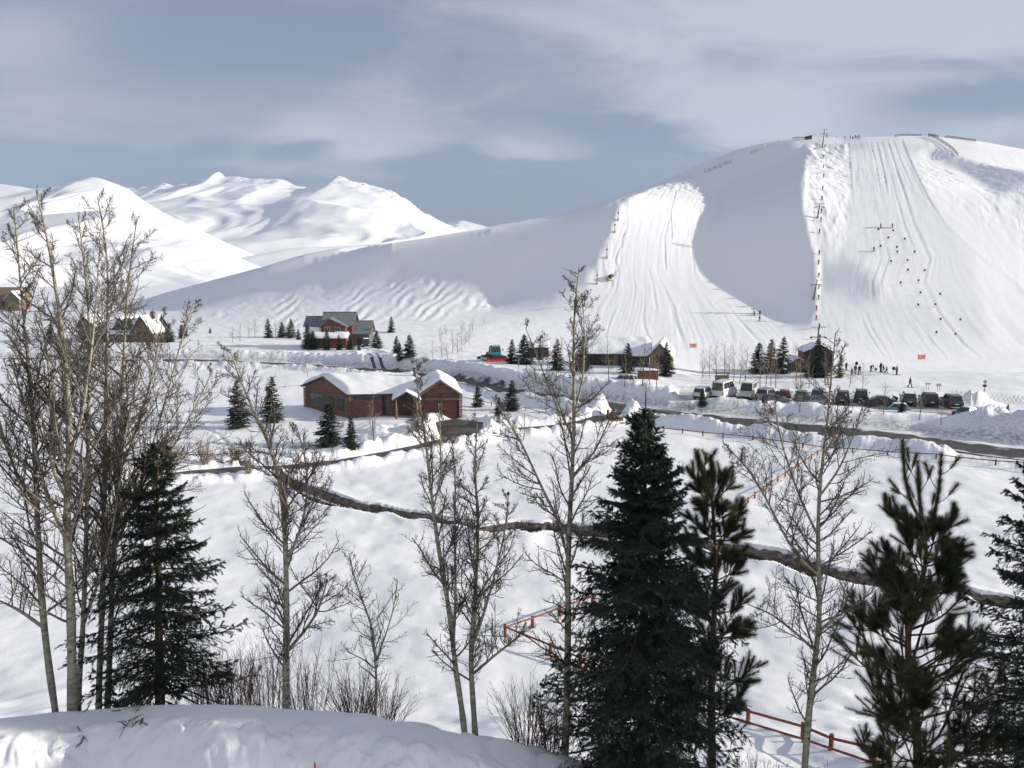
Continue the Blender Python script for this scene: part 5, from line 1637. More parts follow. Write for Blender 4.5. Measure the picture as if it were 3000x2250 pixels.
# ---- houses
class Block:
    """a gabled block on a parallelogram plan: a along the eaves, g along the gable"""
    def __init__(s, root, O, a, La, g, Lg, z0, ze, zr, wall, roof, over=0.5, snow=0.45, logs=False, apex=0.5, hint=''):
        s.root, s.O = root, np.array([O[0], O[1]])
        s.a = np.array([math.cos(R(a)), math.sin(R(a))]); s.g = np.array([math.cos(R(g)), math.sin(R(g))])
        s.La, s.Lg, s.z0, s.ze, s.zr, s.ap = La, Lg, z0, ze, zr, apex
        W = lambda i, j, z: (*(s.O + s.a * i + s.g * j - np.array(root.location[:2])), z - root.location[2])
        s.W = W
        mb = MB()
        zb = z0 - 0.6
        # walls, with round logs if wanted
        def wall_quad(i0, j0, i1, j1, za, zt):
            if not logs:
                mb.add([W(i0, j0, za), W(i1, j1, za), W(i1, j1, zt), W(i0, j0, zt)], [(0, 1, 2, 3)])
            else:
                d = s.a * (i1 - i0) + s.g * (j1 - j0); d /= np.linalg.norm(d); nn = np.array([d[1], -d[0]])
                h = 0.24; n = int(round((zt - za) / h)); h = (zt - za) / n
                V, F = [], []
                for k in range(n):
                    for q, (b_, dz) in enumerate(((-0.05, 0.0), (0.06, 0.16), (0.10, 0.5), (0.06, 0.84), (-0.05, 1.0))):
                        for (i, j) in ((i0, j0), (i1, j1)):
                            p = W(i, j, za + (k + dz) * h); V.append((p[0] + nn[0] * b_, p[1] + nn[1] * b_, p[2]))
                for k in range(n * 5 - 1):
                    F.append((2 * k, 2 * k + 1, 2 * k + 3, 2 * k + 2))
                mb.add(V, F)
        wall_quad(0, 0, La, 0, zb, ze); wall_quad(La, 0, La, Lg, zb, ze); wall_quad(La, Lg, 0, Lg, zb, ze); wall_quad(0, Lg, 0, 0, zb, ze)
        # gable triangles
        n = 7 if logs else 1
        for i, sg in ((0, -1), (La, 1)):
            nn = s.a * sg
            for k in range(n):
                t0, t1 = k / n, (k + 1) / n
                z_0, z_1 = ze + (zr - ze) * t0, ze + (zr - ze) * t1
                l0, r0 = Lg * apex * t0, Lg - Lg * (1 - apex) * t0
                l1, r1 = Lg * apex * t1, Lg - Lg * (1 - apex) * t1
                if not logs:
                    mb.add([W(i, l0, z_0), W(i, r0, z_0), W(i, r1, z_1), W(i, l1, z_1)], [(0, 1, 2, 3)])
                else:
                    V = []
                    for b_, f in ((-0.01, 0), (0.08, .3), (0.08, .7), (-0.01, 1)):
                        for (j0, j1) in ((l0, l1), (r0, r1)):
                            p = W(i, j0 + (j1 - j0) * f, z_0 + (z_1 - z_0) * f); V.append((p[0] + nn[0] * b_, p[1] + nn[1] * b_, p[2]))
                    mb.add(V, [(0, 1, 3, 2), (2, 3, 5, 4), (4, 5, 7, 6)])
        s.wall = mb.build('wall', wall, root)
        # roof slab
        rise = zr - ze
        def prof(up, ov, lift=0.0):
            k1 = rise / (Lg * apex); k2 = rise / (Lg * (1 - apex))
            return [(-ov, ze - ov * k1 + up), (Lg * apex, zr + up + lift), (Lg + ov, ze - ov * k2 + up)]
        p0, p1 = prof(0.02, over), prof(0.20, over)
        V = [W(-over, j, z) for j, z in p0 + p1[::-1]] + [W(La + over, j, z) for j, z in p0 + p1[::-1]]
        F = [(0, 1, 4, 5), (1, 2, 3, 4), (6, 11, 10, 7), (7, 10, 9, 8), (0, 6, 7, 1), (1, 7, 8, 2), (5, 4, 10, 11), (4, 3, 9, 10), (0, 5, 11, 6), (2, 8, 9, 3)]
        mb = MB().add(V, F)
        s.roof = mb.build('roof', roof, root)
        if snow:
            # a thick soft blanket, rounded at the edges
            na, ng = 28, 22
            A_ = np.linspace(-over + 0.04, La + over - 0.04, na); G_ = np.linspace(-over - 0.05, Lg + over + 0.05, ng)
            AA, GG = np.meshgrid(A_, G_, indexing='ij')
            pr = np.array(prof(0.205, over + 0.05))
            base = np.interp(GG, pr[:, 0], pr[:, 1])
            ed = np.minimum(np.minimum(AA - A_[0], A_[-1] - AA), np.minimum(GG - G_[0], G_[-1] - GG))
            th = snow * np.sqrt(np.clip(1 - (1 - np.clip(ed / 0.35, 0, 1)) ** 2, 0, 1)) * (1 + 0.22 * fbm(AA / 1.6 + O[0], GG / 1.6, 7, 2))
            soft = -0.25 * np.exp(-((GG - Lg * apex) / 0.5) ** 2) * snow
            top = base + th + soft
            xy = s.O[None, None] + AA[..., None] * s.a + GG[..., None] * s.g - np.array(root.location[:2])
            Vt = np.concatenate([xy, (top - root.location[2])[..., None]], -1).reshape(-1, 3)
            sn = mesh_from('roof_snow', Vt, grid_faces(na, ng), M['snow'], s.roof, True)

    def panel(s, name, face, t0, t1, z0, z1, m, out=0.12, th=0.05, parent=None):
        """a flat piece set on a wall: face 'front' (j=0), 'back', 'left' (i=0) or 'right'"""
        if face in ('front', 'back'):
            j = 0 if face == 'front' else s.Lg
            p, q = s.O + s.a * t0 + s.g * j, s.O + s.a * t1 + s.g * j
            nn = np.array([s.a[1], -s.a[0]]) * (1 if face == 'front' else -1)
        else:
            i = 0 if face == 'left' else s.La
            p, q = s.O + s.a * i + s.g * t0, s.O + s.a * i + s.g * t1
            nn = np.array([-s.g[1], s.g[0]]) * (1 if face == 'left' else -1)
            if face == 'left' and nn @ s.a > 0: nn = -nn
            if face == 'right' and nn @ s.a < 0: nn = -nn
        L = np.array(s.root.location)
        V = []
        for z in (z0, z1):
            for pt, o in ((p, out), (q, out), (q, out - th), (p, out - th)):
                V.append((pt[0] + nn[0] * o - L[0], pt[1] + nn[1] * o - L[1], z - L[2]))
        mb = MB().add(V, [(0, 1, 2, 3), (4, 7, 6, 5), (0, 4, 5, 1), (1, 5, 6, 2), (2, 6, 7, 3), (3, 7, 4, 0)])
        return mb.build(name, m, parent or s.root)

    def window(s, face, t0, t1, z0, z1, frame=None, bars=1, out=0.12):
        fr = frame or M['trim']
        w = s.panel('window', face, t0, t1, z0, z1, fr, out, 0.05)
        n = bars + 1
        mg = 0.09
        mb_p = None
        st = (t1 - t0 - mg) / n
        for k in range(n):
            s.panel('pane', face, t0 + mg + k * st, t0 + (k + 1) * st, z0 + mg, z1 - mg, M['glass'], out + 0.012, 0.03, w)
        return w


def log_ends(b, face_pts, z0, z1, m, out):
    """crossing log ends at a corner"""
    L = np.array(b.root.location)
    mb = MB()
    z = z0
    while z < z1:
        for (i, j, d) in face_pts:
            p = b.O + b.a * i + b.g * j
            dv = b.a * d[0] + b.g * d[1]
            q = p + dv * out
            mb.tube([(p[0] - L[0], p[1] - L[1], z - L[2]), (q[0] - L[0], q[1] - L[1], z - L[2])], 0.10, 7)
        z += 0.24
    return mb.build('log_end', m, b.root)


def cabin():
    c0 = at(1022, 115.0)
    z0 = 0.2
    root = empty('log_cabin', (c0[0], c0[1], z0), 0, 'red log cabin under thick roof snow with two garage doors', 'house')
    b = Block(root, c0[:2], 7, 11.8, 134, 11.0, z0, 3.25, 5.0, M['log'], M['darkroof'], 0.55, 0.62, True)
    # gable windows in shade
    for t0, t1 in ((1.0, 2.6), (3.6, 4.8)):
        b.window('left', t0, t1, 0.9, 2.35, M['darkwood'], 1)
    b.window('left', 5.9, 9.6, 0.75, 2.5, M['trim'], 2)
    b.window('front', 0.6, 5.4, 2.25, 2.95, M['trim'], 3)
    b.panel('corner_board', 'front', 4.55, 5.0, 0.3, 3.1, M['darkwood'], 0.14)
    log_ends(b, [(0, 0, (-1, 0)), (0, 0, (0, -1)), (0, 11, (0, 1)), (0, 11, (-1, 0))], z0 + 0.1, 3.1, M['log'], 0.42)
    # garage wing
    o = at(1237, 114.0)
    gb = Block(root, o[:2], 98, 9.0, 2, 5.0, z0, 3.55, 5.2, M['log'], M['darkroof'], 0.42, 0.55, True)
    # the gable front of that wing is its face at i = 0
    for t0, t1, lab in ((0.25, 2.1, None), (2.75, 4.6, None)):
        d = gb.panel('garage_door', 'left', t0, t1, z0 - 0.1, 2.55, M['door'], 0.13, 0.06)
        mb = MB()
        for k in range(1, 4):
            gb.panel('door_seam', 'left', t0 + 0.03, t1 - 0.03, z0 - 0.1 + k * 0.66, z0 - 0.07 + k * 0.66, M['darkwood'], 0.137, 0.02, d)
    gb.panel('door_side_strip', 'left', 2.1, 2.42, z0 - 0.1, 2.55, M['darkwood'], 0.12, 0.04)  # flat dark wood strips set on the wall beside the doors
    gb.panel('door_side_strip', 'left', 4.6, 4.85, z0 - 0.1, 2.55, M['darkwood'], 0.12, 0.04)
    gb.panel('post', 'left', 2.45, 2.74, z0 - 0.2, 2.56, M['trim'], 0.25, 0.2)
    gb.panel('header_beam', 'left', 0.0, 5.0, 2.57, 2.85, M['trim'], 0.22, 0.16)
    mb = MB()
    L = np.array(root.location)
    for sd, (j0, z_a, j1, z_b) in (('l', (-0.42, 3.28, 2.5, 5.24)), ('r', (2.5, 5.24, 5.42, 3.28))):
        p = gb.O + gb.g * j0 - gb.a * 0.50; q = gb.O + gb.g * j1 - gb.a * 0.50
        mb.tube([(p[0] - L[0], p[1] - L[1], z_a - L[2]), (q[0] - L[0], q[1] - L[1], z_b - L[2])], 0.11, 4)
    mb.build('barge_board', M['trim'], root)
    log_ends(gb, [(0, 5.0, (0, 1)), (0, 0, (0, -1))], z0 + 0.1, 3.45, M['log'], 0.45)
    lamp = gb.panel('wall_lamp', 'left', 2.4, 2.6, 3.2, 3.45, M['black'], 0.22, 0.12)
    # porch between the two wings
    o = at(1158, 112.6)
    pb = Block(root, o[:2], 98, 3.2, 4, 3.1, z0 + 2.3, 2.85, 3.75, M['darkwood'], M['darkroof'], 0.35, 0.42, False)
    for j in (0.15, 2.95):
        p = pb.O + pb.g * j
        MB().tube([(p[0] - L[0], p[1] - L[1], -0.4), (p[0] - L[0], p[1] - L[1], 2.7)], 0.15, 8).build('post', M['trim'], root, True)
    b.panel('door', 'front', 7.6, 8.7, z0, 2.3, M['door'], 0.13)
    b.window('front', 8.9, 9.7, 0.9, 2.2, M['trim'], 0)
    MB().tube([(8.6, 4.0, 4.9), (8.6, 4.0, 6.2)], 0.16, 8).build('vent_pipe', M['steel'], root, True)


def house_red():
    Y = 207.0
    c = at(985, Y)
    root = empty('red_house', c, 0, 'two storey red house with grey roofs standing above the road bank', 'house')
    z = c[2]
    X = lambda px, y=Y: at(px, y)[0]
    main = Block(root, (X(944), Y + 1.5), 0, X(1030) - X(944), 90, 7.0, z, 6.4, 9.0, M['board'], M['metalroof'], 0.6, 0)
    fr = Block(root, (X(945), Y - 1.0), 90, 5.0, 0, X(1015) - X(945), z, 6.1, 7.9, M['board'], M['metalroof'], 0.5, 0.0, apex=0.36)
    for a_, b_ in ((0.9, 2.2), (3.3, 4.6)):
        fr.window('left', a_, b_, 4.9, 6.0, M['paleframe'], 1)
    low = Block(root, (X(926), Y - 4.0), 0, X(1024) - X(926), 90, 4.0, z, 3.5, 4.2, M['board'], M['darkroof'], 0.5, 0.55)
    low.window('right', 1.2, 2.4, 1.9, 3.1, M['paleframe'], 1)
    rt = Block(root, (X(1031), Y + 2.0), 0, X(1078) - X(1031), 90, 6.5, z, 4.4, 6.8, M['greywood'], M['metalroof'], 0.6, 0)
    rt.panel('gable_board', 'right', 0.3, 6.2, 4.2, 5.4, M['board'], 0.1)
    rt.panel('garage_door', 'front', 1.0, 3.3, z, 3.0, M['darkwood'], 0.12)
    lf = Block(root, (X(888), Y + 3.0), 0, X(942) - X(888), 90, 6.0, z, 6.0, 7.9, M['greywood'], M['metalroof'], 0.5, 0)
    for k in (0.4, 2.2, 3.8):
        lf.panel('post', 'front', k, k + 0.25, z, 5.5, M['darkwood'], 0.5, 0.2)
    ld = Block(root, (X(905), Y - 0.6), 0, X(942) - X(905), 90, 3.4, z, 4.1, 5.2, M['board'], M['darkroof'], 0.4, 0.5)
    lf.window('front', 0.8, 2.0, 2.0, 3.4, M['trim'], 1)
    mb = MB()
    for b_ in (main, rt, lf):
        L = np.array(root.location)
        p = b_.O + b_.g * b_.Lg * 0.5 - b_.a * 0.6; q = p + b_.a * (b_.La + 1.2)
        mb.tube([(p[0] - L[0], p[1] - L[1], b_.zr + 0.26 - L[2]), (q[0] - L[0], q[1] - L[1], b_.zr + 0.26 - L[2])], 0.12, 6)
        b_rp = MB(); b_rp.v, b_rp.f = mb.v, mb.f; mb = MB()
        b_rp.build('ridge_cap', M['metalroof'], b_.roof)


def house_gabled():
    Y = 226.0
    c = at(330, Y)
    root = empty('gabled_house', c, 0, 'long dark house with several snowy gables behind the left aspens', 'house')
    z = c[2]
    X = lambda px: at(px, Y)[0]
    a = Block(root, (X(232), Y), 78, 9.0, -10, X(286) - X(232), z, 5.0, 7.4, M['greywood'], M['darkroof'], 0.5, 0.4, apex=0.35)
    a.window('left', 1.2, 3.4, 1.4, 3.4, M['darkwood'], 1)
    b = Block(root, (X(268), Y + 3), 0, X(440) - X(268), 90, 8.0, z, 4.2, 7.2, M['darkwood'], M['darkroof'], 0.5, 0.4)
    for px, w in ((350, 3.6), (378, 2.6)):
        k = Block(root, (X(px) - w / 2, Y + 1.2), 90, 5.0, 0, w, z, 4.3, 6.9, M['greywood'], M['darkroof'], 0.35, 0.35)
        k.window('left', w / 2 - 0.6, w / 2 + 0.6, 3.0, 4.4, M['trim'], 0)
    d = Block(root, (X(396), Y - 1.5), 90, 8.0, 0, X(452) - X(396), z, 3.6, 7.5, M['tanwood'], M['darkroof'], 0.6, 0.35)
    d.window('left', 1.4, 3.4, 1.6, 3.2, M['darkwood'], 1)
    e = Block(root, (X(296), Y - 1.0), 0, X(412) - X(296), 90, 4.0, z, 2.6, 3.2, M['brownwood'], M['darkroof'], 0.4, 0.4)
    for t in (1.0, 4.0, 7.0):
        e.window('front', t, t + 1.2, 1.2, 2.3, M['darkwood'], 1)
    L = np.array(root.location)
    p = np.array([X(436), Y + 3.5])
    MB().box(p[0] - L[0] - .5, p[0] - L[0] + .5, p[1] - L[1] - .5, p[1] - L[1] + .5, 6.0, 7.9 - z + 0.6).build('chimney', M['greywood'], root)
    Y2 = 330.0
    c = at(25, Y2)
    root = empty('brown_house', c, 0, 'warm brown house among bare bushes at the left edge', 'house')
    b = Block(root, (c[0] - 11, Y2), 4, 15.0, 94, 9.0, c[2], c[2] + 5.0, c[2] + 8.5, M['brownwood'], M['brownwood'], 0.6, 0.0)
    k = Block(root, (c[0] + 0.5, Y2 - 2.5), 94, 6.0, 4, 5.0, c[2], c[2] + 4.6, c[2] + 7.2, M['tanwood'], M['brownwood'], 0.5, 0.3)
    for t in (1.2, 4.5, 8.0):
        b.window('front', t, t + 1.6, c[2] + 1.5, c[2] + 3.2, M['darkwood'], 1)


def lodge():
    Y = 158.0
    c = at(1800, Y)
    z = c[2]
    X = lambda px: at(px, Y)[0]
    root = empty('ski_lodge', c, 0, 'low dark lodge with snow covered roof behind the evergreens', 'lodge')
    b = Block(root, (X(1722), Y), -3, X(1900) - X(1722), 87, 9.0, z, z + 2.4, z + 4.6, M['darkwood'], M['darkroof'], 0.7, 0.5)
    for t in (2.6, 6.2, 9.0):
        b.window('front', t, t + 1.4, z + 0.6, z + 2.1, M['trim'], 1)
    b.panel('door', 'front', 4.6, 5.6, z, z + 2.1, M['trim'], 0.12)
    d = Block(root, (X(1893), Y - 4), 75, 8.0, -12, 3.6, z, z + 2.4, z + 4.3, M['tanwood'], M['darkroof'], 0.4, 0.5)
    d.window('left', 1.2, 2.3, z + 1.0, z + 2.2, M['darkwood'], 1)
    e = Block(root, (X(1845), Y - 2.5), -3, 3.2, 87, 4.0, z, z + 2.0, z + 2.8, M['darkwood'], M['darkroof'], 0.4, 0.4)
    Y = 176.0
    c = at(1582, Y)
    root = empty('storage_shed', c, 0, 'small dark shed half hidden by evergreens right of the groomer', 'shed')
    b = Block(root, (c[0] - 2.2, Y), 5, 4.0, 95, 3.5, c[2], c[2] + 2.2, c[2] + 3.2, M['darkwood'], M['darkroof'], 0.35, 0.35)
    b.panel('door', 'front', 1.4, 2.4, c[2], c[2] + 1.9, M['trim'], 0.12)
    Y = 141.0
    c = at(1898, Y)
    root = empty('dumpster', (c[0], c[1], c[2]), 0, 'dark red brown bin enclosure with snow on top before the lodge gable', 'bin')
    MB().box(-1.6, 1.6, -0.9, 0.9, -0.5, 1.25).build('box', M['board'], root, bevel=0.04)
    MB().box(-1.65, 1.65, -0.95, 0.95, 1.25, 1.33).build('lid', M['darkwood'], root)
    V = []
    gx = np.linspace(-1.6, 1.6, 10); gy = np.linspace(-0.9, 0.9, 7)
    A, B = np.meshgrid(gx, gy, indexing='ij')
    mesh_from('snow_cap', np.stack([A, B, 1.33 + 0.3 * np.sqrt(np.clip((1 - (A / 1.62) ** 4) * (1 - (B / .92) ** 4), 0, 1))], -1).reshape(-1, 3), grid_faces(10, 7), M['snow'], root, True)
    # ski shack at the foot of the lift
    Y = 158.0
    c = at(2396, Y)
    z = c[2]
    root = empty('ski_shack', c, 0, 'tall dark wooden shack at the foot of the ski lift', 'shack')
    X = lambda px: at(px, Y)[0]
    b = Block(root, (X(2357), Y), 84, 6.0, -6, X(2434) - X(2357), z, z + 3.9, z + 5.1, M['darkwood'], M['greywood'], 0.35, 0.12, apex=0.56)
    b.window('left', 1.2, 2.4, z + 2.0, z + 3.0, M['trim'], 1)
    b.panel('door', 'left', 3.0, 3.9, z, z + 2.0, M['brownwood'], 0.12)
    l = Block(root, (X(2325), Y + 1), 84, 4.5, -6, X(2358) - X(2325), z, z + 1.8, z + 2.5, M['darkwood'], M['darkroof'], 0.3, 0.3)
    # hut on the summit
    p = hit(2371, 409)
    root = empty('summit_hut', p, 0, 'small red brown hut with a slanting roof on the summit', 'hut')
    k = p[1] / FPX
    w, h = 15 * k, 11 * k
    MB().prism([(-w / 2, -0.6), (w / 2, -0.6), (w / 2, h), (-w / 2, h * 0.72)], 0, 2.6).build('wall', M['board'], root)
    MB().prism([(-w / 2 - 0.35, h * 0.70), (w / 2 + 0.35, h * 1.06), (w / 2 + 0.35, h * 1.14), (-w / 2 - 0.35, h * 0.78)], -0.3, 2.9).build('roof', M['darkroof'], root)
    MB().box(-0.4, 0.4, -0.03, 0.0, 0, 1.5).build('door', M['darkwood'], root)


# ---- lift
def lift_tower(px, base, pxt, top, label, lights=True, Yd=None):
    p = hit(px, base) if Yd is None else at(px, Yd)
    t = wpt(pxt, top, p[1] - 0.5)
    v = t - p
    H = np.linalg.norm(v)
    root = empty('lift_tower', p, 0, label, 'lift tower', 'towers of the surface lift')
    P = lambda f: v * f
    MB().tube([P(-0.05), P(0.5), P(1.0)], [0.24, 0.20, 0.13], 10).build('mast', M['steel'], root, True)
    w = 1.5
    c = P(0.76)
    MB().tube([c + [-w, 0, 0], c + [w, 0, 0]], 0.10, 6).build('crossarm', M['steel'], root)
    for s in (-1, 1):
        MB().tube([c + [s * w, -0.6, -0.16], c + [s * w, 0.6, -0.16]], 0.10, 6).tube([c + [s * w, -0.4, -0.26], c + [s * w, -0.4, -0.05]], 0.12, 6).tube([c + [s * w, 0.4, -0.26], c + [s * w, 0.4, -0.05]], 0.12, 6).build('sheave_train', M['black'], root)
    if lights:
        c = P(1.0)
        MB().tube([c + [-1.3, 0, 0], c + [1.3, 0, 0]], 0.06, 5).build('lamp_arm', M['steel'], root)
        for s in (-1.3, -0.75, 0.75, 1.3):
            lm = MB().box(c[0] + s - .22, c[0] + s + .22, c[1] - .2, c[1] + .12, c[2] - .16, c[2] + .14).build('flood_lamp', M['white'], root, bevel=0.04)
    MB().tube([P(0.02), P(0.14)], [0.36, 0.32], 10).build('base_pad', M['pad'], root, True)
    return root, p, [p + P(0.76) + [s * w, 0, -0.3] for s in (-1, 1)]


def lift():
    ends = []
    for a in ((2409, 432, 2416, 379, 'topmost lift tower standing out against the sky on the summit', True), (2395, 640, 2402, 596, 'lift tower on the middle of the slope with four floodlights', True),
              (2383, 880, 2394, 820, 'lift tower low on the slope with a lit orange pad at its foot', True)):
        ends.append(lift_tower(*a[:5], a[5]))
    ends.append(lift_tower(2392, 1010, 2399, 958, 'lowest lift tower rising behind the ski shack', True, 176.0))
    # ropes
    for s in (0, 1):
        pts = [e[2][s] for e in ends]
        out = []
        for a, b in zip(pts[:-1], pts[1:]):
            for t in np.linspace(0, 1, 12)[:-1]:
                q = a + (b - a) * t; q[2] -= 4 * t * (1 - t) * 1.2
                out.append(q)
        out.append(pts[-1])
        o0 = np.array(out[0])
        o = MB().tube([np.array(q) - o0 for q in out], 0.022, 5).build('haul_rope', M['steel'], None)
        o.location = o0
        tag(o, ['thin haul rope on the left side of the lift towers', 'thin haul rope on the right side of the lift towers'][s], 'rope', 'haul ropes of the surface lift')
    # bull wheel machine behind the shack
    p = at(2402, 172)
    root = empty('lift_terminal', p, 0, 'red housing of the lift drive peeping over the evergreen at the shack', 'lift terminal')
    MB().box(-0.7, 0.7, -1.2, 1.2, 3.2, 4.3).build('housing', M['red'], root, bevel=0.15)
    MB().tube([(0, 0, -0.3), (0, 0, 3.3)], 0.3, 8).build('column', M['steel'], root)
    MB().tube([(0, 0, 2.85), (0, 0, 3.05)], 1.1, 20).build('bull_wheel', M['steel'], root)


def lances():
    for i, (px, t, b, lab) in enumerate(((1811, 617, 649, 'uppermost of the snow lances left of the groomed run'), (1801, 649, 684, 'second highest snow lance, close below the uppermost one'), (1778, 721, 761, 'middle snow lance beside the groomed run'),
                                         (1749, 794, 835, 'snow lance left of the snow gun sled'), (1713, 855, 899, 'lowest snow lance, seen behind the tall aspen top'))):
        p = hit(px, b); k = p[1] / FPX
        H = (b - t) * k * 1.02
        root = empty('snow_lance', p, 0, lab, 'snow lance', 'snow lances beside the run')
        MB().tube([(0, 0, -0.2), (0, 0, H)], [0.10, 0.07], 8).build('pole', M['steel'], root, True)
        MB().tube([(0, 0, 0.0), (0, 0, H * 0.22)], [0.28, 0.22], 10).build('base_pad', M['yellow'], root, True)
        MB().tube([(-0.25, -0.1, H * 0.62), (0.25, 0.1, H * 0.66)], 0.20, 8).build('valve_box', M['black'], root, True)
        MB().tube([(0, 0, H), (0, -0.5, H + 0.25)], [0.09, 0.06], 6).build('nozzle', M['steel'], root, True)
    p = hit(1791, 826)
    root = empty('snow_gun', p, 0.4, 'dark fan snow gun with an orange box on a sled beside the run', 'snow gun')
    MB().tube([(-1.5, 0, 0.12), (1.5, 0, 0.12)], 0.1, 6).tube([(-1.5, 0.9, 0.12), (1.5, 0.9, 0.12)], 0.1, 6).build('sled', M['steel'], root)
    MB().tube([(0.2, 0.4, 0.1), (0.2, 0.4, 1.2)], 0.14, 8).build('mount', M['steel'], root)
    MB().tube([(-0.7, 0.3, 1.25), (-0.1, 0.4, 1.5), (0.9, 0.5, 1.75)], [0.55, 0.62, 0.5], 14).build('barrel', M['steel'], root, True)
    MB().box(-1.4, -0.7, 0, 0.9, 0.2, 1.1).build('pump_box', M['pad'], root, bevel=0.05)


# ---- snow groomer
def groomer():
    p = at(1446, 168.0)
    root = empty('snow_groomer', p, R(200), 'teal snow groomer with a wide red blade parked on the snow', 'snow groomer')
    # local: forward +y
    for s in (-1, 1):
        x0, x1 = (1.0, 1.95) if s > 0 else (-1.95, -1.0)
        prof = [(-2.4, 0.35), (-2.1, 0.05), (1.9, 0.05), (2.35, 0.4), (2.2, 0.85), (1.6, 0.95), (-1.9, 0.95), (-2.35, 0.75)]
        tr = MB().prism(prof, x0, x1, 'x').build('track', M['black'], root, bevel=0.05)
        mb = MB()
        for y in np.linspace(-2.0, 1.9, 14):
            mb.box(x0 - 0.03, x1 + 0.03, y - 0.04, y + 0.04, 0.93, 1.02)
        mb.build('grouser', M['steel'], tr)
        for y in (-1.6, -0.5, 0.6, 1.6):
            xa = x1 if s > 0 else x0
            MB().tube([(xa - 0.02, y, 0.5), (xa + 0.06 * s, y, 0.5)], 0.36, 14).build('wheel', M['chrome'], tr)
    MB().prism([(-2.2, 0.6), (2.2, 0.6), (2.4, 1.0), (2.0, 1.35), (-2.2, 1.25)], -0.95, 0.95, 'x').build('chassis', M['darkwood'], root, bevel=0.05)
    cab = [(-0.1, 1.25), (1.75, 1.25), (1.85, 1.75), (1.35, 2.95), (0.05, 2.95), (-0.1, 1.9)]
    c = MB().prism(cab, -1.0, 1.0, 'x').build('cab', M['teal'], root, bevel=0.08)
    MB().add([(-0.88, 1.845, 1.85), (0.88, 1.845, 1.85), (0.82, 1.43, 2.82), (-0.82, 1.43, 2.82)], [(0, 1, 2, 3)]).build('windscreen', M['glass'], c)
    for s in (-1, 1):
        MB().add([(1.008 * s, 0.1, 1.95), (1.008 * s, 1.6, 1.85), (1.008 * s, 1.25, 2.8), (1.008 * s, 0.15, 2.8)], [(0, 1, 2, 3)]).build('side_window', M['glass'], c)
        MB().tube([(1.0 * s, 1.5, 2.2), (1.35 * s, 1.7, 2.3)], 0.03, 5).box(min(1.3 * s, 1.45 * s), max(1.3 * s, 1.45 * s), 1.62, 1.72, 2.05, 2.55).build('mirror', M['black'], c)
    MB().box(-0.9, 0.9, 0.2, 1.3, 2.96, 3.06).build('roof_rack', M['steel'], c)
    for x in (-0.7, -0.25, 0.25, 0.7):
        MB().tube([(x, 1.25, 3.14), (x, 1.4, 3.12)], 0.11, 8).build('work_light', M['lamp'], c)
    MB().prism([(-2.1, 1.25), (-0.12, 1.25), (-0.12, 1.85), (-1.9, 1.6)], -0.9, 0.9, 'x').build('engine_deck', M['pad'], root, bevel=0.05)
    MB().tube([(0.6, -0.9, 1.6), (0.6, -0.9, 2.5)], 0.08, 8).build('exhaust', M['chrome'], root)
    n = 16
    V, F = [], []
    for k in range(n + 1):
        x = -2.7 + 5.4 * k / n
        yb = 3.35 - 0.10 * (abs(x) / 2.7) ** 2 + (0.35 if abs(x) > 2.3 else 0)
        for z, dy in ((0.02, 0.25), (0.22, 0.02), (0.55, 0.0), (0.80, 0.22), (0.80, 0.10), (0.55, -0.12), (0.02, 0.1)):
            V.append((x, yb + dy, z))
    for k in range(n):
        for q in range(7):
            a, b = k * 7 + q, k * 7 + (q + 1) % 7
            F.append((a, b, b + 7, a + 7))
    bl = mesh_from('blade', V, F, M['red'], root)
    MB().tube([(-0.8, 2.2, 0.7), (-0.8, 3.3, 0.6)], 0.09, 6).tube([(0.8, 2.2, 0.7), (0.8, 3.3, 0.6)], 0.09, 6).build('push_arm', M['steel'], root)
    MB().tube([(-2.2, -3.1, 0.35), (2.2, -3.1, 0.35)], 0.28, 10).box(-2.3, 2.3, -3.7, -3.3, 0.05, 0.4).tube([(0, -2.2, 0.7), (0, -3.1, 0.5)], 0.12, 6).build('tiller', M['black'], root)


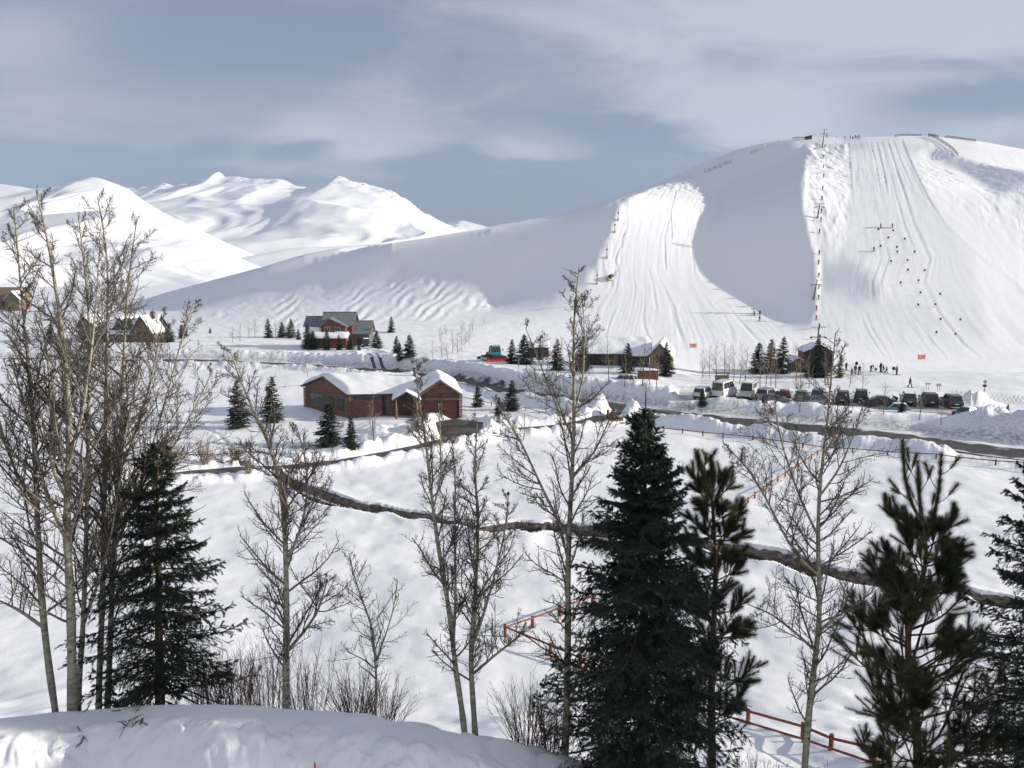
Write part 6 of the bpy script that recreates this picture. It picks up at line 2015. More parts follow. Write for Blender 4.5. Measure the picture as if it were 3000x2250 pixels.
# ---- cars
CARS = {
    # kind: L, W, H, lower profile (y,z), cabin bottom (y0,y1,zb,hw), cabin top (y0,y1,zt,hw), wheel radius, wheel positions
    'suv': (4.9, 1.95, 1.85, [(-2.42, 0.45), (-2.45, 0.95), (-2.38, 1.12), (0.95, 1.14), (2.2, 1.02), (2.42, 0.85), (2.44, 0.40), (2.2, 0.32), (-2.2, 0.32)], (-2.36, 1.05, 1.11, 0.93), (-2.15, 0.35, 1.84, 0.76), 0.39, (-1.5, 1.5)),
    'sedan': (4.7, 1.82, 1.45, [(-2.32, 0.42), (-2.35, 0.85), (-2.2, 0.98), (-1.5, 1.0), (0.95, 0.98), (2.1, 0.84), (2.32, 0.65), (2.34, 0.34), (2.1, 0.24), (-2.1, 0.24)], (-1.75, 1.05, 0.97, 0.86), (-0.95, 0.25, 1.44, 0.66), 0.33, (-1.4, 1.42)),
    'hatch': (4.2, 1.76, 1.52, [(-2.07, 0.42), (-2.10, 0.90), (-2.0, 1.0), (0.95, 0.98), (1.85, 0.85), (2.07, 0.68), (2.09, 0.34), (1.9, 0.25), (-1.9, 0.25)], (-2.0, 1.0, 0.98, 0.84), (-1.6, 0.2, 1.51, 0.66), 0.32, (-1.28, 1.3)),
    'van': (6.2, 2.02, 2.75, [(-3.07, 0.40), (-3.10, 1.25), (1.7, 1.28), (2.5, 1.15), (3.0, 0.95), (3.08, 0.45), (2.8, 0.33), (-2.8, 0.33)], (-3.08, 2.05, 1.24, 0.99), (-3.0, 1.0, 2.72, 0.86), 0.36, (-1.9, 2.0)),
    'camper': (5.4, 2.0, 2.45, [(-2.67, 0.40), (-2.70, 1.15), (1.2, 1.18), (2.2, 1.02), (2.62, 0.90), (2.68, 0.42), (2.4, 0.32), (-2.4, 0.32)], (-2.68, 1.45, 1.14, 0.98), (-2.6, 0.75, 2.42, 0.84), 0.36, (-1.6, 1.7)),
}


def car(kind, pm, label, cat, cover=None):
    L, W, H, prof, cb, ct, wr, wy = CARS[kind]
    root = empty({'suv': 'parked_car', 'sedan': 'parked_car', 'hatch': 'parked_car', 'van': 'parked_van', 'camper': 'camper_van'}[kind], (0, 0, 0), 0, label, cat, 'vehicles parked below the slope')
    hw = W / 2
    mb = MB()
    n = len(prof)
    V = []
    for x, sc in ((-hw, 0.0), (-hw + 0.0, 1), (hw, 1)):
        pass
    # tumblehome: three slices across with rounded shoulders
    xs = [(-hw, 0.94), (-hw * 0.86, 1.0), (hw * 0.86, 1.0), (hw, 0.94)]
    cy = 0; cz = sum(p[1] for p in prof) / n
    for x, s in xs:
        for (y, z) in prof:
            V.append((x, y * (s if abs(s - 1) < 1e-6 else 0.985), cz + (z - cz) * s))
    F = [tuple(range(n)), tuple(range(4 * n - 1, 3 * n - 1, -1))]
    for k in range(3):
        for i in range(n):
            F.append((k * n + i, (k + 1) * n + i, (k + 1) * n + (i + 1) % n, k * n + (i + 1) % n))
    mb.add(V, F)
    y0, y1, zb, hb = cb; t0, t1, zt, ht = ct
    C = [(-hb, y0, zb - 0.03), (hb, y0, zb - 0.03), (hb, y1, zb - 0.03), (-hb, y1, zb - 0.03), (-ht, t0, zt), (ht, t0, zt), (ht, t1, zt), (-ht, t1, zt)]
    mb.add(C, [(0, 1, 5, 4), (1, 2, 6, 5), (2, 3, 7, 6), (3, 0, 4, 7), (4, 5, 6, 7)])
    body = mb.build('body', pm, root, True, 0.06)
    md = body.modifiers[-1]; md.segments = 3
    C = [np.array(c) for c in C]

    def quad(name, a, b, c, d, u0, u1, v0, v1, m=None, par=None, off=0.02):
        """patch of the face a,b (bottom) c,d (top, c above b)"""
        def P(u, v):
            lo = a + (b - a) * u; hi = d + (c - d) * u
            return lo + (hi - lo) * v
        nn = np.cross(b - a, d - a); nn = nn / np.linalg.norm(nn)
        if nn @ (a + b + c + d - np.array([0, 0, 4 * (zb + zt) / 2])) < 0 and abs(nn[2]) < 0.95: nn = -nn
        Q = [P(u0, v0), P(u1, v0), P(u1, v1), P(u0, v1)]
        V = [q + nn * off for q in Q] + [q - nn * 0.01 for q in Q]
        return MB().add(V, [(0, 1, 2, 3), (0, 4, 5, 1), (1, 5, 6, 2), (2, 6, 7, 3), (3, 7, 4, 0)]).build(name, m or M['glass'], par or root)
    quad('rear_window', C[1], C[0], C[4], C[5], 0.08, 0.92, 0.14, 0.88)
    quad('windscreen', C[3], C[2], C[6], C[7], 0.06, 0.94, 0.10, 0.92)
    cuts = {'suv': (0.05, 0.30, 0.63, 0.93), 'sedan': (0.16, 0.50, 0.88), 'hatch': (0.1, 0.45, 0.86), 'van': (0.05, 0.32, 0.58, 0.78, 0.96), 'camper': (0.08, 0.42, 0.7, 0.95)}[kind]
    for sA, sB, tA, tB in ((C[1], C[2], C[6], C[5]), (C[0], C[3], C[7], C[4])):
        for k in range(len(cuts) - 1):
            quad('side_window', sA, sB, tA, tB, cuts[k] + 0.012, cuts[k + 1] - 0.012, 0.16 if kind not in ('van', 'camper') else 0.30, 0.86)
    for s in (-1, 1):
        for y in wy:
            xa, xb = s * (hw - 0.20), s * (hw + 0.015)
            t = MB().tube([(xa, y, wr - 0.02), (xa + 0.03 * s, y, wr - 0.02), (xb - 0.03 * s, y, wr - 0.02), (xb, y, wr - 0.02)], [wr * 0.9, wr, wr, wr * 0.88], 18).build('wheel', M['black'], root, True)
            MB().tube([(xb - 0.01 * s, y, wr - 0.02), (xb + 0.012 * s, y, wr - 0.02)], wr * 0.6, 14).build('rim', M['chrome'], t)
        yf = max(p[0] for p in prof); yr = min(p[0] for p in prof)
        MB().box(min(s * hw * 0.60, s * hw * 0.93), max(s * hw * 0.60, s * hw * 0.93), yf - 0.30, yf - 0.005, 0.62, 0.80).build('headlight', M['lamp'], root, bevel=0.03)
        MB().box(min(s * hw * 0.80, s * hw * 0.95), max(s * hw * 0.80, s * hw * 0.95), yr - 0.012, yr + 0.2, zb - 0.38, zb - 0.08).build('tail_light', M['taillight'], root, bevel=0.02)
        ym = y1 - 0.35
        MB().tube([(s * hb * 0.97, ym, zb + 0.06), (s * (hw + 0.14), ym, zb + 0.12)], 0.03, 5).box(min(s * (hw + 0.04), s * (hw + 0.24)), max(s * (hw + 0.04), s * (hw + 0.24)), ym - 0.06, ym + 0.06, zb + 0.03, zb + 0.22).build('mirror', pm, root, bevel=0.02)
    MB().box(-hw * 0.92, hw * 0.92, yr - 0.06, yr + 0.12, 0.40, 0.62).build('rear_bumper', M['black'], root, bevel=0.04)
    MB().box(-hw * 0.92, hw * 0.92, yf - 0.12, yf + 0.05, 0.36, 0.58).build('front_bumper', M['black'], root, bevel=0.04)
    MB().box(-0.26, 0.26, yr - 0.075, yr - 0.058, 0.66, 0.80).build('plate', M['white'], root)
    if kind in ('suv', 'van', 'camper'):
        mb = MB()
        for s in (-1, 1):
            mb = MB().tube([(s * ht * 0.9, t0 + 0.2, zt + 0.05), (s * ht * 0.9, t1 - 0.15, zt + 0.05)], 0.025, 5)
            mb.build('roof_rail', M['black'], root)
    if cover:
        gx = np.linspace(-ht * 0.93, ht * 0.93, 8); gy = np.linspace(t0 + 0.06, t1 - 0.06, 12)
        A, B = np.meshgrid(gx, gy, indexing='ij')
        e = np.clip((1 - (A / (ht * 0.94)) ** 6) * (1 - np.abs((B - (t0 + t1) / 2) / ((t1 - t0) / 2 - 0.05)) ** 6), 0, 1)
        mesh_from('snow_cover', np.stack([A, B, zt + 0.005 + cover * np.sqrt(e) * (1 + 0.2 * fbm(A * 2, B * 2, 3, 2))], -1).reshape(-1, 3), grid_faces(8, 12), M['snow'], root, True)
    return root


def cars():
    P = paint
    wh, tan_, red, gry, blk, blu, slv, dgr = P('white', (0.62, 0.62, 0.60)), P('beige', (0.30, 0.27, 0.22)), P('dark_red', (0.16, 0.02, 0.02)), P('grey', (0.16, 0.155, 0.15)), P('black', (0.018, 0.019, 0.022)), P('blue', (0.03, 0.07, 0.22)), P('silver', (0.48, 0.47, 0.45)), P('dark_grey', (0.06, 0.065, 0.07))
    L = [  # kind, paint, px, Y, heading (deg from view axis to the right), z shift, snow, label
        ('suv', wh, 2062, 127.0, 32, 0.0, 0.05, 'white off road car leftmost in the parking row', 'car'),
        ('van', wh, 2122, 128.0, 34, 0.0, 0.0, 'tall white passenger van beside the white off road car', 'van'),
        ('camper', slv, 2190, 127.5, 206, 0.0, 0.05, 'off white camper van facing the road beside the tall white van', 'van'),
        ('suv', tan_, 2248, 126.0, 38, 0.0, 0.0, 'dark beige off road car right of the camper van', 'car'),
        ('sedan', dgr, 2266, 121.5, 75, -0.2, 0.0, 'low dark car mostly hidden by the snow heap before the red car', 'car'),
        ('hatch', red, 2298, 126.0, 20, 0.0, 0.0, 'dark red small car in the parking row', 'car'),
        ('hatch', gry, 2349, 125.5, 25, 0.0, 0.0, 'dusty grey rounded car right of the red car', 'car'),
        ('suv', gry, 2400, 125.0, 28, 0.0, 0.0, 'dusty grey off road car behind the bare aspen top', 'car'),
        ('sedan', dgr, 2384, 120.0, 70, 0.0, 0.0, 'dark grey car in the near row close to the snow heap', 'car'),
        ('suv', blk, 2468, 123.0, 20, 0.0, 0.0, 'black car with a person in an orange hat standing by it', 'car'),
        ('suv', blk, 2522, 124.5, 22, 0.0, 0.0, 'black off road car directly left of the long dark sedan', 'car'),
        ('sedan', blk, 2574, 120.5, -78, 0.0, 0.0, 'long black sedan parked sideways to the view', 'car'),
        ('hatch', P('pale_green', (0.20, 0.28, 0.27)), 2618, 117.8, -70, -0.75, 0.1, 'pale greenish car roof low behind the snow heap', 'car'),
        ('suv', dgr, 2660, 121.5, 20, 0.0, 0.06, 'tall dark grey off road car behind the small evergreen', 'car'),
        ('suv', blk, 2719, 121.0, 14, 0.0, 0.0, 'black off road car, middle one of the right hand three', 'car'),
        ('suv', dgr, 2785, 119.5, 10, 0.0, 0.0, 'dark off road car, rightmost of the three facing the slope', 'car'),
        ('sedan', blu, 2838, 111.5, 62, -0.2, 0.12, 'blue car behind the heap at the right, snow on its roof', 'car'),
        ('hatch', slv, 2908, 109.0, 40, -0.3, 0.14, 'pale car with dark glass behind the heap, farthest right', 'car'),
    ]
    for kind, pm, px, Y, hd, dz, cov, lab, cat in L:
        o = car(kind, pm, lab, cat, cov)
        p = at(px, Y)
        o.location = (p[0], p[1], max(p[2], 0.55) + 0.07 + dz if p[2] < 1.6 else 0.75 + dz)
        o.rotation_euler = (0, 0, -R(hd))
    o = car('suv', wh, 'white off road car sunk in deep snow before the lodge', 'car', 0.12)
    p = at(1822, 139.0)
    o.location = (p[0], p[1], p[2] - 1.0); o.rotation_euler = (0, R(3), R(68))
    o = car('suv', blk, 'black car with snowy bonnet at the red house', 'car', 0.16)
    p = hit(1072, 1016)
    o.location = (p[0], p[1], p[2] + 0.05); o.rotation_euler = (0, 0, R(188)); o['group'] = ''
    del o['group']


# ---- people
def skin_mesh(verts, edges, radii, root_i=0, sub=1):
    me = bpy.data.meshes.new('tmp')
    me.from_pydata([tuple(v) for v in verts], edges, [])
    o = bpy.data.objects.new('tmp', me); COL.objects.link(o)
    bm = bmesh.new(); bm.from_mesh(me)
    ly = bm.verts.layers.skin.verify()
    bm.verts.ensure_lookup_table()
    for v, r in zip(bm.verts, radii):
        v[ly].radius = (r, r)
        v[ly].use_root = v.index == root_i
    bm.to_mesh(me); bm.free()
    o.modifiers.new('skin', 'SKIN').use_smooth_shade = True
    sd = o.modifiers.new('sub', 'SUBSURF'); sd.levels = sub; sd.render_levels = sub
    dg = bpy.context.evaluated_depsgraph_get()
    out = bpy.data.meshes.new_from_object(o.evaluated_get(dg))
    bpy.data.objects.remove(o); bpy.data.meshes.remove(me)
    out.polygons.foreach_set('use_smooth', np.ones(len(out.polygons), bool))
    return out


def pose(kind):
    """joints of a 1.75 m figure facing +y"""
    J = dict(pel=(0, 0, .95), wst=(0, 0, 1.10), ch=(0, .0, 1.32), nk=(0, .01, 1.50), hd=(0, .03, 1.60), tp=(0, .03, 1.74))
    sh, el, ha = (.19, 0, 1.42), (.25, .03, 1.15), (.24, .14, .93)
    hip, kn, an, to = (.10, 0, .90), (.11, .04, .50), (.12, 0, .10), (.13, .16, .04)
    A = dict(shl=sh, ell=el, hal=ha, hpl=hip, knl=kn, anl=an, tol=to)
    B = {k[:-1] + 'r': (-v[0], v[1], v[2]) for k, v in A.items()}
    J.update(A); J.update(B)
    if kind == 'ski':
        up = {k: (v[0], v[1] + .22 * (v[2] - .9), v[2] - .16) for k, v in J.items() if v[2] > .85}
        J.update(up)
        for s, c in ((1, 'l'), (-1, 'r')):
            J['kn' + c] = (s * .13, .22, .46); J['an' + c] = (s * .13, .0, .12); J['to' + c] = (s * .13, .17, .06)
            J['el' + c] = (s * .34, .18, 1.06); J['ha' + c] = (s * .30, .42, 1.02)
    if kind == 'ride':
        up = {k: (v[0], v[1] - .16 * (v[2] - .9) - .05, v[2] - .04) for k, v in J.items() if v[2] > .85}
        J.update(up)
        for s, c in ((1, 'l'), (-1, 'r')):
            J['kn' + c] = (s * .12, .12, .50); J['an' + c] = (s * .12, .14, .12); J['to' + c] = (s * .12, .30, .06)
            J['el' + c] = (s * .22, .12, 1.10); J['ha' + c] = (s * .08, .26, 1.16 + .1 * s)
    if kind == 'walk':
        J['knl'] = (.11, .22, .52); J['anl'] = (.11, .26, .11); J['tol'] = (.12, .43, .05)
        J['knr'] = (-.11, -.03, .50); J['anr'] = (-.11, -.30, .14); J['tor'] = (-.12, -.15, .05)
        J['ell'] = (.27, -.10, 1.16); J['hal'] = (.28, .02, .96); J['elr'] = (-.27, .10, 1.17); J['har'] = (-.26, .30, 1.08)
    if kind == 'bend':
        for k, v in list(J.items()):
            if v[2] > .97:
                h = v[2] - .95; J[k] = (v[0], v[1] + h * .95, .95 + h * .35)
        for s, c in ((1, 'l'), (-1, 'r')):
            J['el' + c] = (s * .24, .50, .80); J['ha' + c] = (s * .20, .62, .58)
            J['kn' + c] = (s * .13, .14, .48)
    if kind == 'crouch':
        for k, v in list(J.items()):
            if v[2] > .85:
                h = v[2] - .95; J[k] = (v[0], v[1] - .15 + h * .5, .52 + h * .85)
        for s, c in ((1, 'l'), (-1, 'r')):
            J['kn' + c] = (s * .17, .28, .52); J['el' + c] = (s * .28, .25, .62); J['ha' + c] = (s * .16, .46, .58)
    return {k: np.array(v, float) for k, v in J.items()}


_POSES = {}


def pose_meshes(kind):
    if kind in _POSES:
        return _POSES[kind]
    J = pose(kind)
    K = list(J)
    E = [('pel', 'wst'), ('wst', 'ch'), ('ch', 'nk'), ('nk', 'hd'), ('hd', 'tp')]
    for c in 'lr':
        E += [('ch', 'sh' + c), ('sh' + c, 'el' + c), ('el' + c, 'ha' + c), ('pel', 'hp' + c), ('hp' + c, 'kn' + c), ('kn' + c, 'an' + c), ('an' + c, 'to' + c)]
    rad = dict(pel=.13, wst=.125, ch=.15, nk=.06, hd=.095, tp=.05, sh=.075, el=.05, ha=.035, hp=.09, kn=.062, an=.045, to=.04)
    r = [rad[k] if k in rad else rad[k[:2]] for k in K]
    body = skin_mesh([J[k] for k in K], [(K.index(a), K.index(b)) for a, b in E], r)
    kj = ['wst', 'ch', 'shl', 'ell', 'shr', 'elr', 'pel']
    wr = [J['el' + c] + (J['ha' + c] - J['el' + c]) * 0.85 for c in 'lr']
    vj = [J[k] for k in kj] + wr + [J['nk'] * 0.75 + J['ch'] * 0.25]
    ej = [(6, 0), (0, 1), (1, 2), (2, 3), (3, 7), (1, 4), (4, 5), (5, 8), (1, 9)]
    jacket = skin_mesh(vj, ej, [.155, .175, .095, .068, .095, .068, .16, .052, .052, .09], 0)
    kt = ['pel', 'hpl', 'knl', 'anl', 'hpr', 'knr', 'anr']
    tr = skin_mesh([J[k] for k in kt], [(0, 1), (1, 2), (2, 3), (0, 4), (4, 5), (5, 6)], [.145, .105, .082, .068, .105, .082, .068], 0)
    h = skin_mesh([J['hd'] + (0, -.01, .015), J['tp'] + (0, -.01, 0)], [(0, 1)], [.115, .085], 0)
    parts = {'jacket': jacket, 'trousers': tr, 'helmet': h}
    gl = []
    for c, s in (('l', 1), ('r', -1)):
        hnd = J['ha' + c]; d = norm(hnd - J['el' + c]); side = norm(np.cross(d, [0, 0, 1.0])); u = np.cross(side, d)
        mb = MB().tube([hnd - d * .04, hnd + d * .02, hnd + d * .07], [.036, .05, .045], 8)
        for q, off in enumerate((-.036, -.012, .012, .036)):
            ln = (.055, .07, .065, .05)[q]
            b0 = hnd + d * .065 + side * off
            mb.tube([b0, b0 + d * ln * .55 - u * .012, b0 + d * ln * .8 - u * .045], [.014, .013, .010], 5)
        b0 = hnd + d * .01 + side * .045 * -s
        mb.tube([b0, b0 + d * .03 - side * .03 * s, b0 + d * .06 - side * .028 * s - u * .02], [.015, .014, .010], 5)
        o = mb.build('glove', M['black'], None, True)
        gl.append(o.data); bpy.data.objects.remove(o)
    parts['glove'] = gl
    sk = []
    for c in 'lr':
        t = J['to' + c]; a = J['an' + c]
        dz = min(a[2] - .10, t[2] - .04)
        y0 = (t[1] + a[1]) / 2; L = .85
        V, F = [], []
        n = 12
        for k in range(n + 1):
            q = k / n; y = y0 - L * .9 + q * 2 * L
            z = dz + .012 + (.16 * max(0, (q - .88) / .12) ** 2) + .03 * max(0, (0.06 - q) / .06)
            w = .05 * (1 - .5 * max(0, (q - .9) / .1))
            V += [(t[0] - w, y, z), (t[0] + w, y, z), (t[0] + w, y, z + .022), (t[0] - w, y, z + .022)]
        for k in range(n):
            for m_ in range(4):
                F.append((4 * k + m_, 4 * k + (m_ + 1) % 4, 4 * k + 4 + (m_ + 1) % 4, 4 * k + 4 + m_))
        F += [(0, 1, 2, 3), (4 * n + 3, 4 * n + 2, 4 * n + 1, 4 * n)]
        o = MB().add(V, F).build('ski', M['black'], None); sk.append(o.data); bpy.data.objects.remove(o)
    parts['ski'] = sk
    pl = []
    for c, s in (('l', 1), ('r', -1)):
        h_ = J['ha' + c]
        o = MB().tube([h_ + (0, .03, .06), (h_[0] + .12 * s, h_[1] - .45, .02)], .011, 5).tube([(h_[0] + .112 * s, h_[1] - .42, .075), (h_[0] + .116 * s, h_[1] - .435, .085)], .045, 8).build('pole', M['steel'], None)
        pl.append(o.data); bpy.data.objects.remove(o)
    parts['ski_pole'] = pl
    bt = []
    for c in 'lr':
        o = MB().tube([J['an' + c] + (0, -.02, .12), J['an' + c] + (0, -.01, -.02), J['to' + c] + (0, .02, .0)], [.075, .075, .055], 8).build('boot', M['black'], None, True)
        bt.append(o.data); bpy.data.objects.remove(o)
    parts['boot'] = bt
    _POSES[kind] = (body, parts)
    return _POSES[kind]


CLOTH = {}


def cloth(c):
    k = tuple(c)
    if k not in CLOTH:
        CLOTH[k] = noise_mat('cloth', c, tuple(v * 1.3 + 0.004 for v in c), 7, 0.9)
    return CLOTH[k]


def person(loc, rz, kind, jacket, trousers, hat, label, group, skis=True, h=1.75, poles=True):
    body, parts = pose_meshes(kind)
    root = empty('person', loc, rz, label, 'person', group)
    s = h / 1.75
    root.scale = (s, s, s)

    def ch(name, me, m):
        o = bpy.data.objects.new(name, me); COL.objects.link(o); o.parent = root
        if not me.materials:
            me.materials.append(None)
        o.material_slots[0].link = 'OBJECT'; o.material_slots[0].material = m
    ch('body', body, M['skin'])
    ch('jacket', parts['jacket'], cloth(jacket)); ch('trousers', parts['trousers'], cloth(trousers)); ch('helmet', parts['helmet'], cloth(hat))
    for q in parts['glove']: ch('glove', q, M['black'])
    for q in parts['boot']: ch('boot', q, M['black'])
    if skis:
        for q in parts['ski']: ch('ski', q, M['steel'])
        if poles:
            for q in parts['ski_pole']: ch('ski_pole', q, M['steel'])
    return root


def people():
    K, N, RD, BL, GN, TN, GY_ = (0.012, 0.012, 0.014), (0.014, 0.018, 0.035), (0.30, 0.02, 0.03), (0.03, 0.07, 0.28), (0.035, 0.045, 0.035), (0.26, 0.21, 0.14), (0.07, 0.07, 0.075)
    G = 'riders on the surface lift'
    riders = [(2417, 433, K, 'first below the summit tower'), (2413, 463, N, 'second below the summit tower'), (2412, 493, GY_, 'third below the summit tower'), (2413, 522, K, 'fourth below the summit tower, clearly dark'), (2410, 559, N, 'fifth below the summit tower'),
              (2408, 589, K, 'just above the middle lift tower'), (2406, 625, K, 'beside the mast of the middle lift tower'), (2405, 652, N, 'just below the middle lift tower'), (2401, 685, GN, 'second below the middle lift tower'), (2400, 748, K, 'alone in the long gap above mid slope'),
              (2398, 780, N, 'below the lone rider at the lower mid slope'), (2399, 815, K, 'directly above the low tower with the orange pad'), (2399, 850, RD, 'in a red jacket beside the low tower arm'), (2398, 880, N, 'beside the orange pad of the low tower'),
              (2392, 911, RD, 'in a red jacket, first below the orange pad'), (2391, 941, RD, 'in a red jacket, second below the orange pad'), (2400, 965, K, 'behind the lamps of the lowest tower'), (2402, 995, K, 'starting up beside the lowest tower mast')]
    for px, py, c, lab in riders:
        p = hit(px, py)
        person(p, R(-8), 'ride', c, K if c != GN else GY_, K, 'lift rider ' + lab, G, True, 1.75, False)
    S = 'skiers on the run'
    person(hit(2580, 669), R(95), 'stand', TN, K, K, 'skier in a pale jacket paused on the slope, left of two', S)
    person(hit(2614, 669), R(95), 'stand', K, K, K, 'skier in black paused on the slope, right of two', S)
    person(hit(2560, 738), R(150), 'ski', K, N, K, 'dark skier gliding alone above the race gates', S)
    person(hit(2210, 925), R(120), 'ski', K, K, K, 'dark skier with legs apart near the shade edge', S)
    person(hit(2226, 926), R(160), 'stand', GN, K, K, 'skier in olive close behind another at the shade edge', S)
    person(hit(2225, 941), R(170), 'ski', GY_, K, K, 'skier in grey, lower one of the close pair at the shade edge', S)
    T = 'people on the summit'
    for i, (px, py, c, kd, lab) in enumerate(((2422, 404, K, 'stand', 'person unloading right beside the summit lift tower'), (2475, 407, GY_, 'stand', 'person standing alone left of the summit group'), (2491, 406, K, 'stand', 'leftmost person of the summit group'), (2498, 406, N, 'crouch', 'crouching person in the summit group'),
                                              (2505, 406, K, 'stand', 'dark person in the middle of the summit group'), (2511, 406, K, 'bend', 'bending person in the summit group'), (2515, 405, N, 'stand', 'tall dark person right in the summit group'), (2520, 408, RD, 'stand', 'rightmost person of the summit group, reddish clothes'))):
        person(hit(px, py), R(160 + 40 * i), kd, c, K, K, lab, T)
    B = 'people at the foot of the slope'
    Q = [(2479, 1086, 'stand', K, K, K, 20, 'person half hidden right of the fading evergreen', True, 1.7), (2495, 1100, 'stand', K, K, K, 200, 'short person lowest left in the group', True, 1.35), (2505, 1095, 'stand', GN, GY_, K, 180, 'person in grey green, left of the close two', True, 1.7), (2517, 1098, 'walk', GN, K, K, 150, 'person in dark olive walking beside the grey green one', True, 1.75),
         (2551, 1089, 'bend', K, K, K, -60, 'person bending far forward over the snow', True, 1.75), (2566, 1088, 'crouch', GN, K, K, 60, 'small figure crouching on the snow', False, 1.3), (2580, 1091, 'stand', N, K, K, 100, 'tall dark person with an arm bent, right of the crouching one', True, 1.95), (2588, 1092, 'walk', N, K, K, 80, 'person in navy stepping beside the tall one', True, 1.6),
         (2597, 1096, 'walk', BL, K, BL, 90, 'child in a bright blue jacket', True, 1.5), (2627, 1099, 'stand', TN, K, K, 100, 'person in a tan jacket with hands raised to the face', True, 1.75), (2665, 1136, 'walk', K, K, K, -100, 'skier in black striding alone before the signs', True, 1.8)]
    for px, py, kd, j, t, hcol, rz, lab, sk, h in Q:
        person(hit(px, py), R(rz), kd, j, t, hcol, lab, B, sk, h)
    p = at(2626, 121.5); person((p[0], p[1], 0.72), R(30), 'bend', K, K, K, 'person in black stooping behind the pale greenish car', 'people in the parking place', False, 1.75)
    p = at(2476, 119.6); person((p[0], p[1], 0.75), R(200), 'stand', N, K, (0.50, 0.20, 0.06), 'person in a navy coat and orange hat behind the black car', 'people in the parking place', False, 1.9)


# ---- small things on the snow
def slope_things():
    gates = [(1268, 725, 0), (1363, 732, 1), (1331, 779, 0), (1438, 785, 0), (1281, 833, 0), (1387, 839, 0), (1390, 872, 1), (1500, 876, 0), (1349, 931, 0), (1456, 926, 1), (1458, 989, 0), (1566, 994, 0), (1411, 1068, 0), (1527, 1057, 1), (1540, 1137, 0), (1667, 1143, 0), (1525, 1212, 0), (1636, 1214, 1), (1669, 1306, 0), (1798, 1311, 1), (1643, 1394, 0), (1767, 1402, 1)]
    order = ['uppermost left', 'uppermost right', 'second row left', 'second row right', 'left below the lone skier', 'right below the lone skier', 'third row', 'far right of the third row', 'left of the fourth row', 'right of the fourth row', 'left of the fifth row', 'right of the fifth row',
             'far left of the middle', 'in the middle of the course', 'left of the seventh row', 'right of the seventh row', 'left of the eighth row', 'right of the eighth row', 'left of the last but one row', 'right of the last but one row', 'lowest left', 'lowest right']
    for (cx, cy, c), od in zip(gates, order):
        px, py = 2000 + cx / 2.212, 350 + cy / 2.212
        p = hit(px, py + 3 + 1.2 * (cy / 700))
        root = empty('race_gate', p, 0, ('red' if c else 'dark blue') + ' race gate flag on two poles, ' + od, 'race gate', 'race gates on the run')
        w = 0.30
        MB().tube([(-w, 0, -0.1), (-w, 0, 1.5)], 0.02, 5).build('pole', M['bamboo'], root)
        MB().tube([(w, 0, -0.1), (w, 0, 1.5)], 0.02, 5).build('pole', M['bamboo'], root)
        MB().box(-w, w, -0.01, 0.01, 0.75, 1.4).build('flag', M['gatered'] if c else M['gateblue'], root)
    for px, py, w, h, lab in ((2031, 1023, 20, 12, 'salmon red banner on poles, left one near the bare trees'), (2700, 1058, 23, 14, 'salmon red banner on poles, right one above the skiers')):
        p = hit(px, py); k = p[1] / FPX
        root = empty('banner', p, 0, lab, 'banner', 'salmon banners on the lower slope')
        W, H = w * k / 2, h * k
        for s in (-1, 1):
            MB().tube([(s * W, 0, -0.2), (s * W, 0, H + 0.65)], 0.025, 6).build('pole', M['bamboo'], root)
        n = 12
        V = []
        for z in np.linspace(0.45, 0.5 + H, 5):
            for q in np.linspace(-1, 1, n):
                V.append((q * W, 0.06 * math.sin(q * 5 + z), z - 0.10 * (1 - q * q) * (1 if z > 0.8 else 0.2)))
        o = mesh_from('cloth', V, grid_faces(5, n), M['bannered'], root, True)
        o.modifiers.new('solid', 'SOLIDIFY').thickness = 0.01
    for px, py, w, h, hp, lab, pst in ((2717, 1144, 17, 5, 17, 'wide flat notice board on two posts near the striding skier', 2), (2749, 1148, 15, 8, 16, 'second notice board on posts, nearer the snow heap', 2)):
        p = hit(px, py); k = p[1] / FPX
        root = empty('notice_board', p, 0, lab, 'sign', 'notice boards at the foot of the slope')
        H = hp * k
        for s in (-1, 1):
            MB().tube([(s * w * k * 0.2, 0.03, -0.2), (s * w * k * 0.2, 0.03, H)], 0.035, 6).build('post', M['bamboo'], root)
        MB().box(-w * k / 2, w * k / 2, -0.03, 0.0, H, H + h * k).build('board', M['signface'], root, bevel=0.01)
    p = at(2884, 134.0)
    root = empty('post_sign', p, 0, 'post with a pale disc and a dark box on the snow heap', 'sign')
    MB().tube([(0, 0, -0.3), (0, 0, 1.5)], 0.05, 6).build('post', M['steel'], root)
    MB().tube([(0, -0.03, 1.55), (0, 0.03, 1.55)], 0.30, 16).build('disc', M['signface'], root)
    MB().box(-0.28, 0.28, -0.08, 0.08, 0.75, 1.12).build('box', M['black'], root, bevel=0.02)
    for px, pt, pb, lab in ((2508, 1064, 1096, 'dark padded paddle on a thin pole, left one above the group'), (2617, 1078, 1100, 'dark padded paddle on a thin pole beside the tan jacket')):
        p = hit(px, pb); k = p[1] / FPX; H = (pb - pt) * k
        root = empty('padded_pole', p, 0, lab, 'marker', 'padded poles at the foot of the slope')
        MB().tube([(0, 0, -0.2), (0, 0, H)], 0.02, 5).build('pole', M['steel'], root)
        MB().tube([(0, 0, H - 0.34), (0, 0, H - 0.22), (0.02, 0, H + 0.1), (0.02, 0, H + 0.26)], [0.18, 0.28, 0.26, 0.12], 10).build('pad', M['black'], root, True)
    # crossed pole barrier on the heap
    root = None
    pts = [at(px, 128.5 - (px - 2780) * 0.02) for px in np.arange(2782, 3060, 13)]
    root = empty('pole_barrier', pts[0], 0, 'barrier of crossed thin poles along the heap behind the cars', 'barrier')
    o = np.array(pts[0])
    g = np.random.default_rng(3)
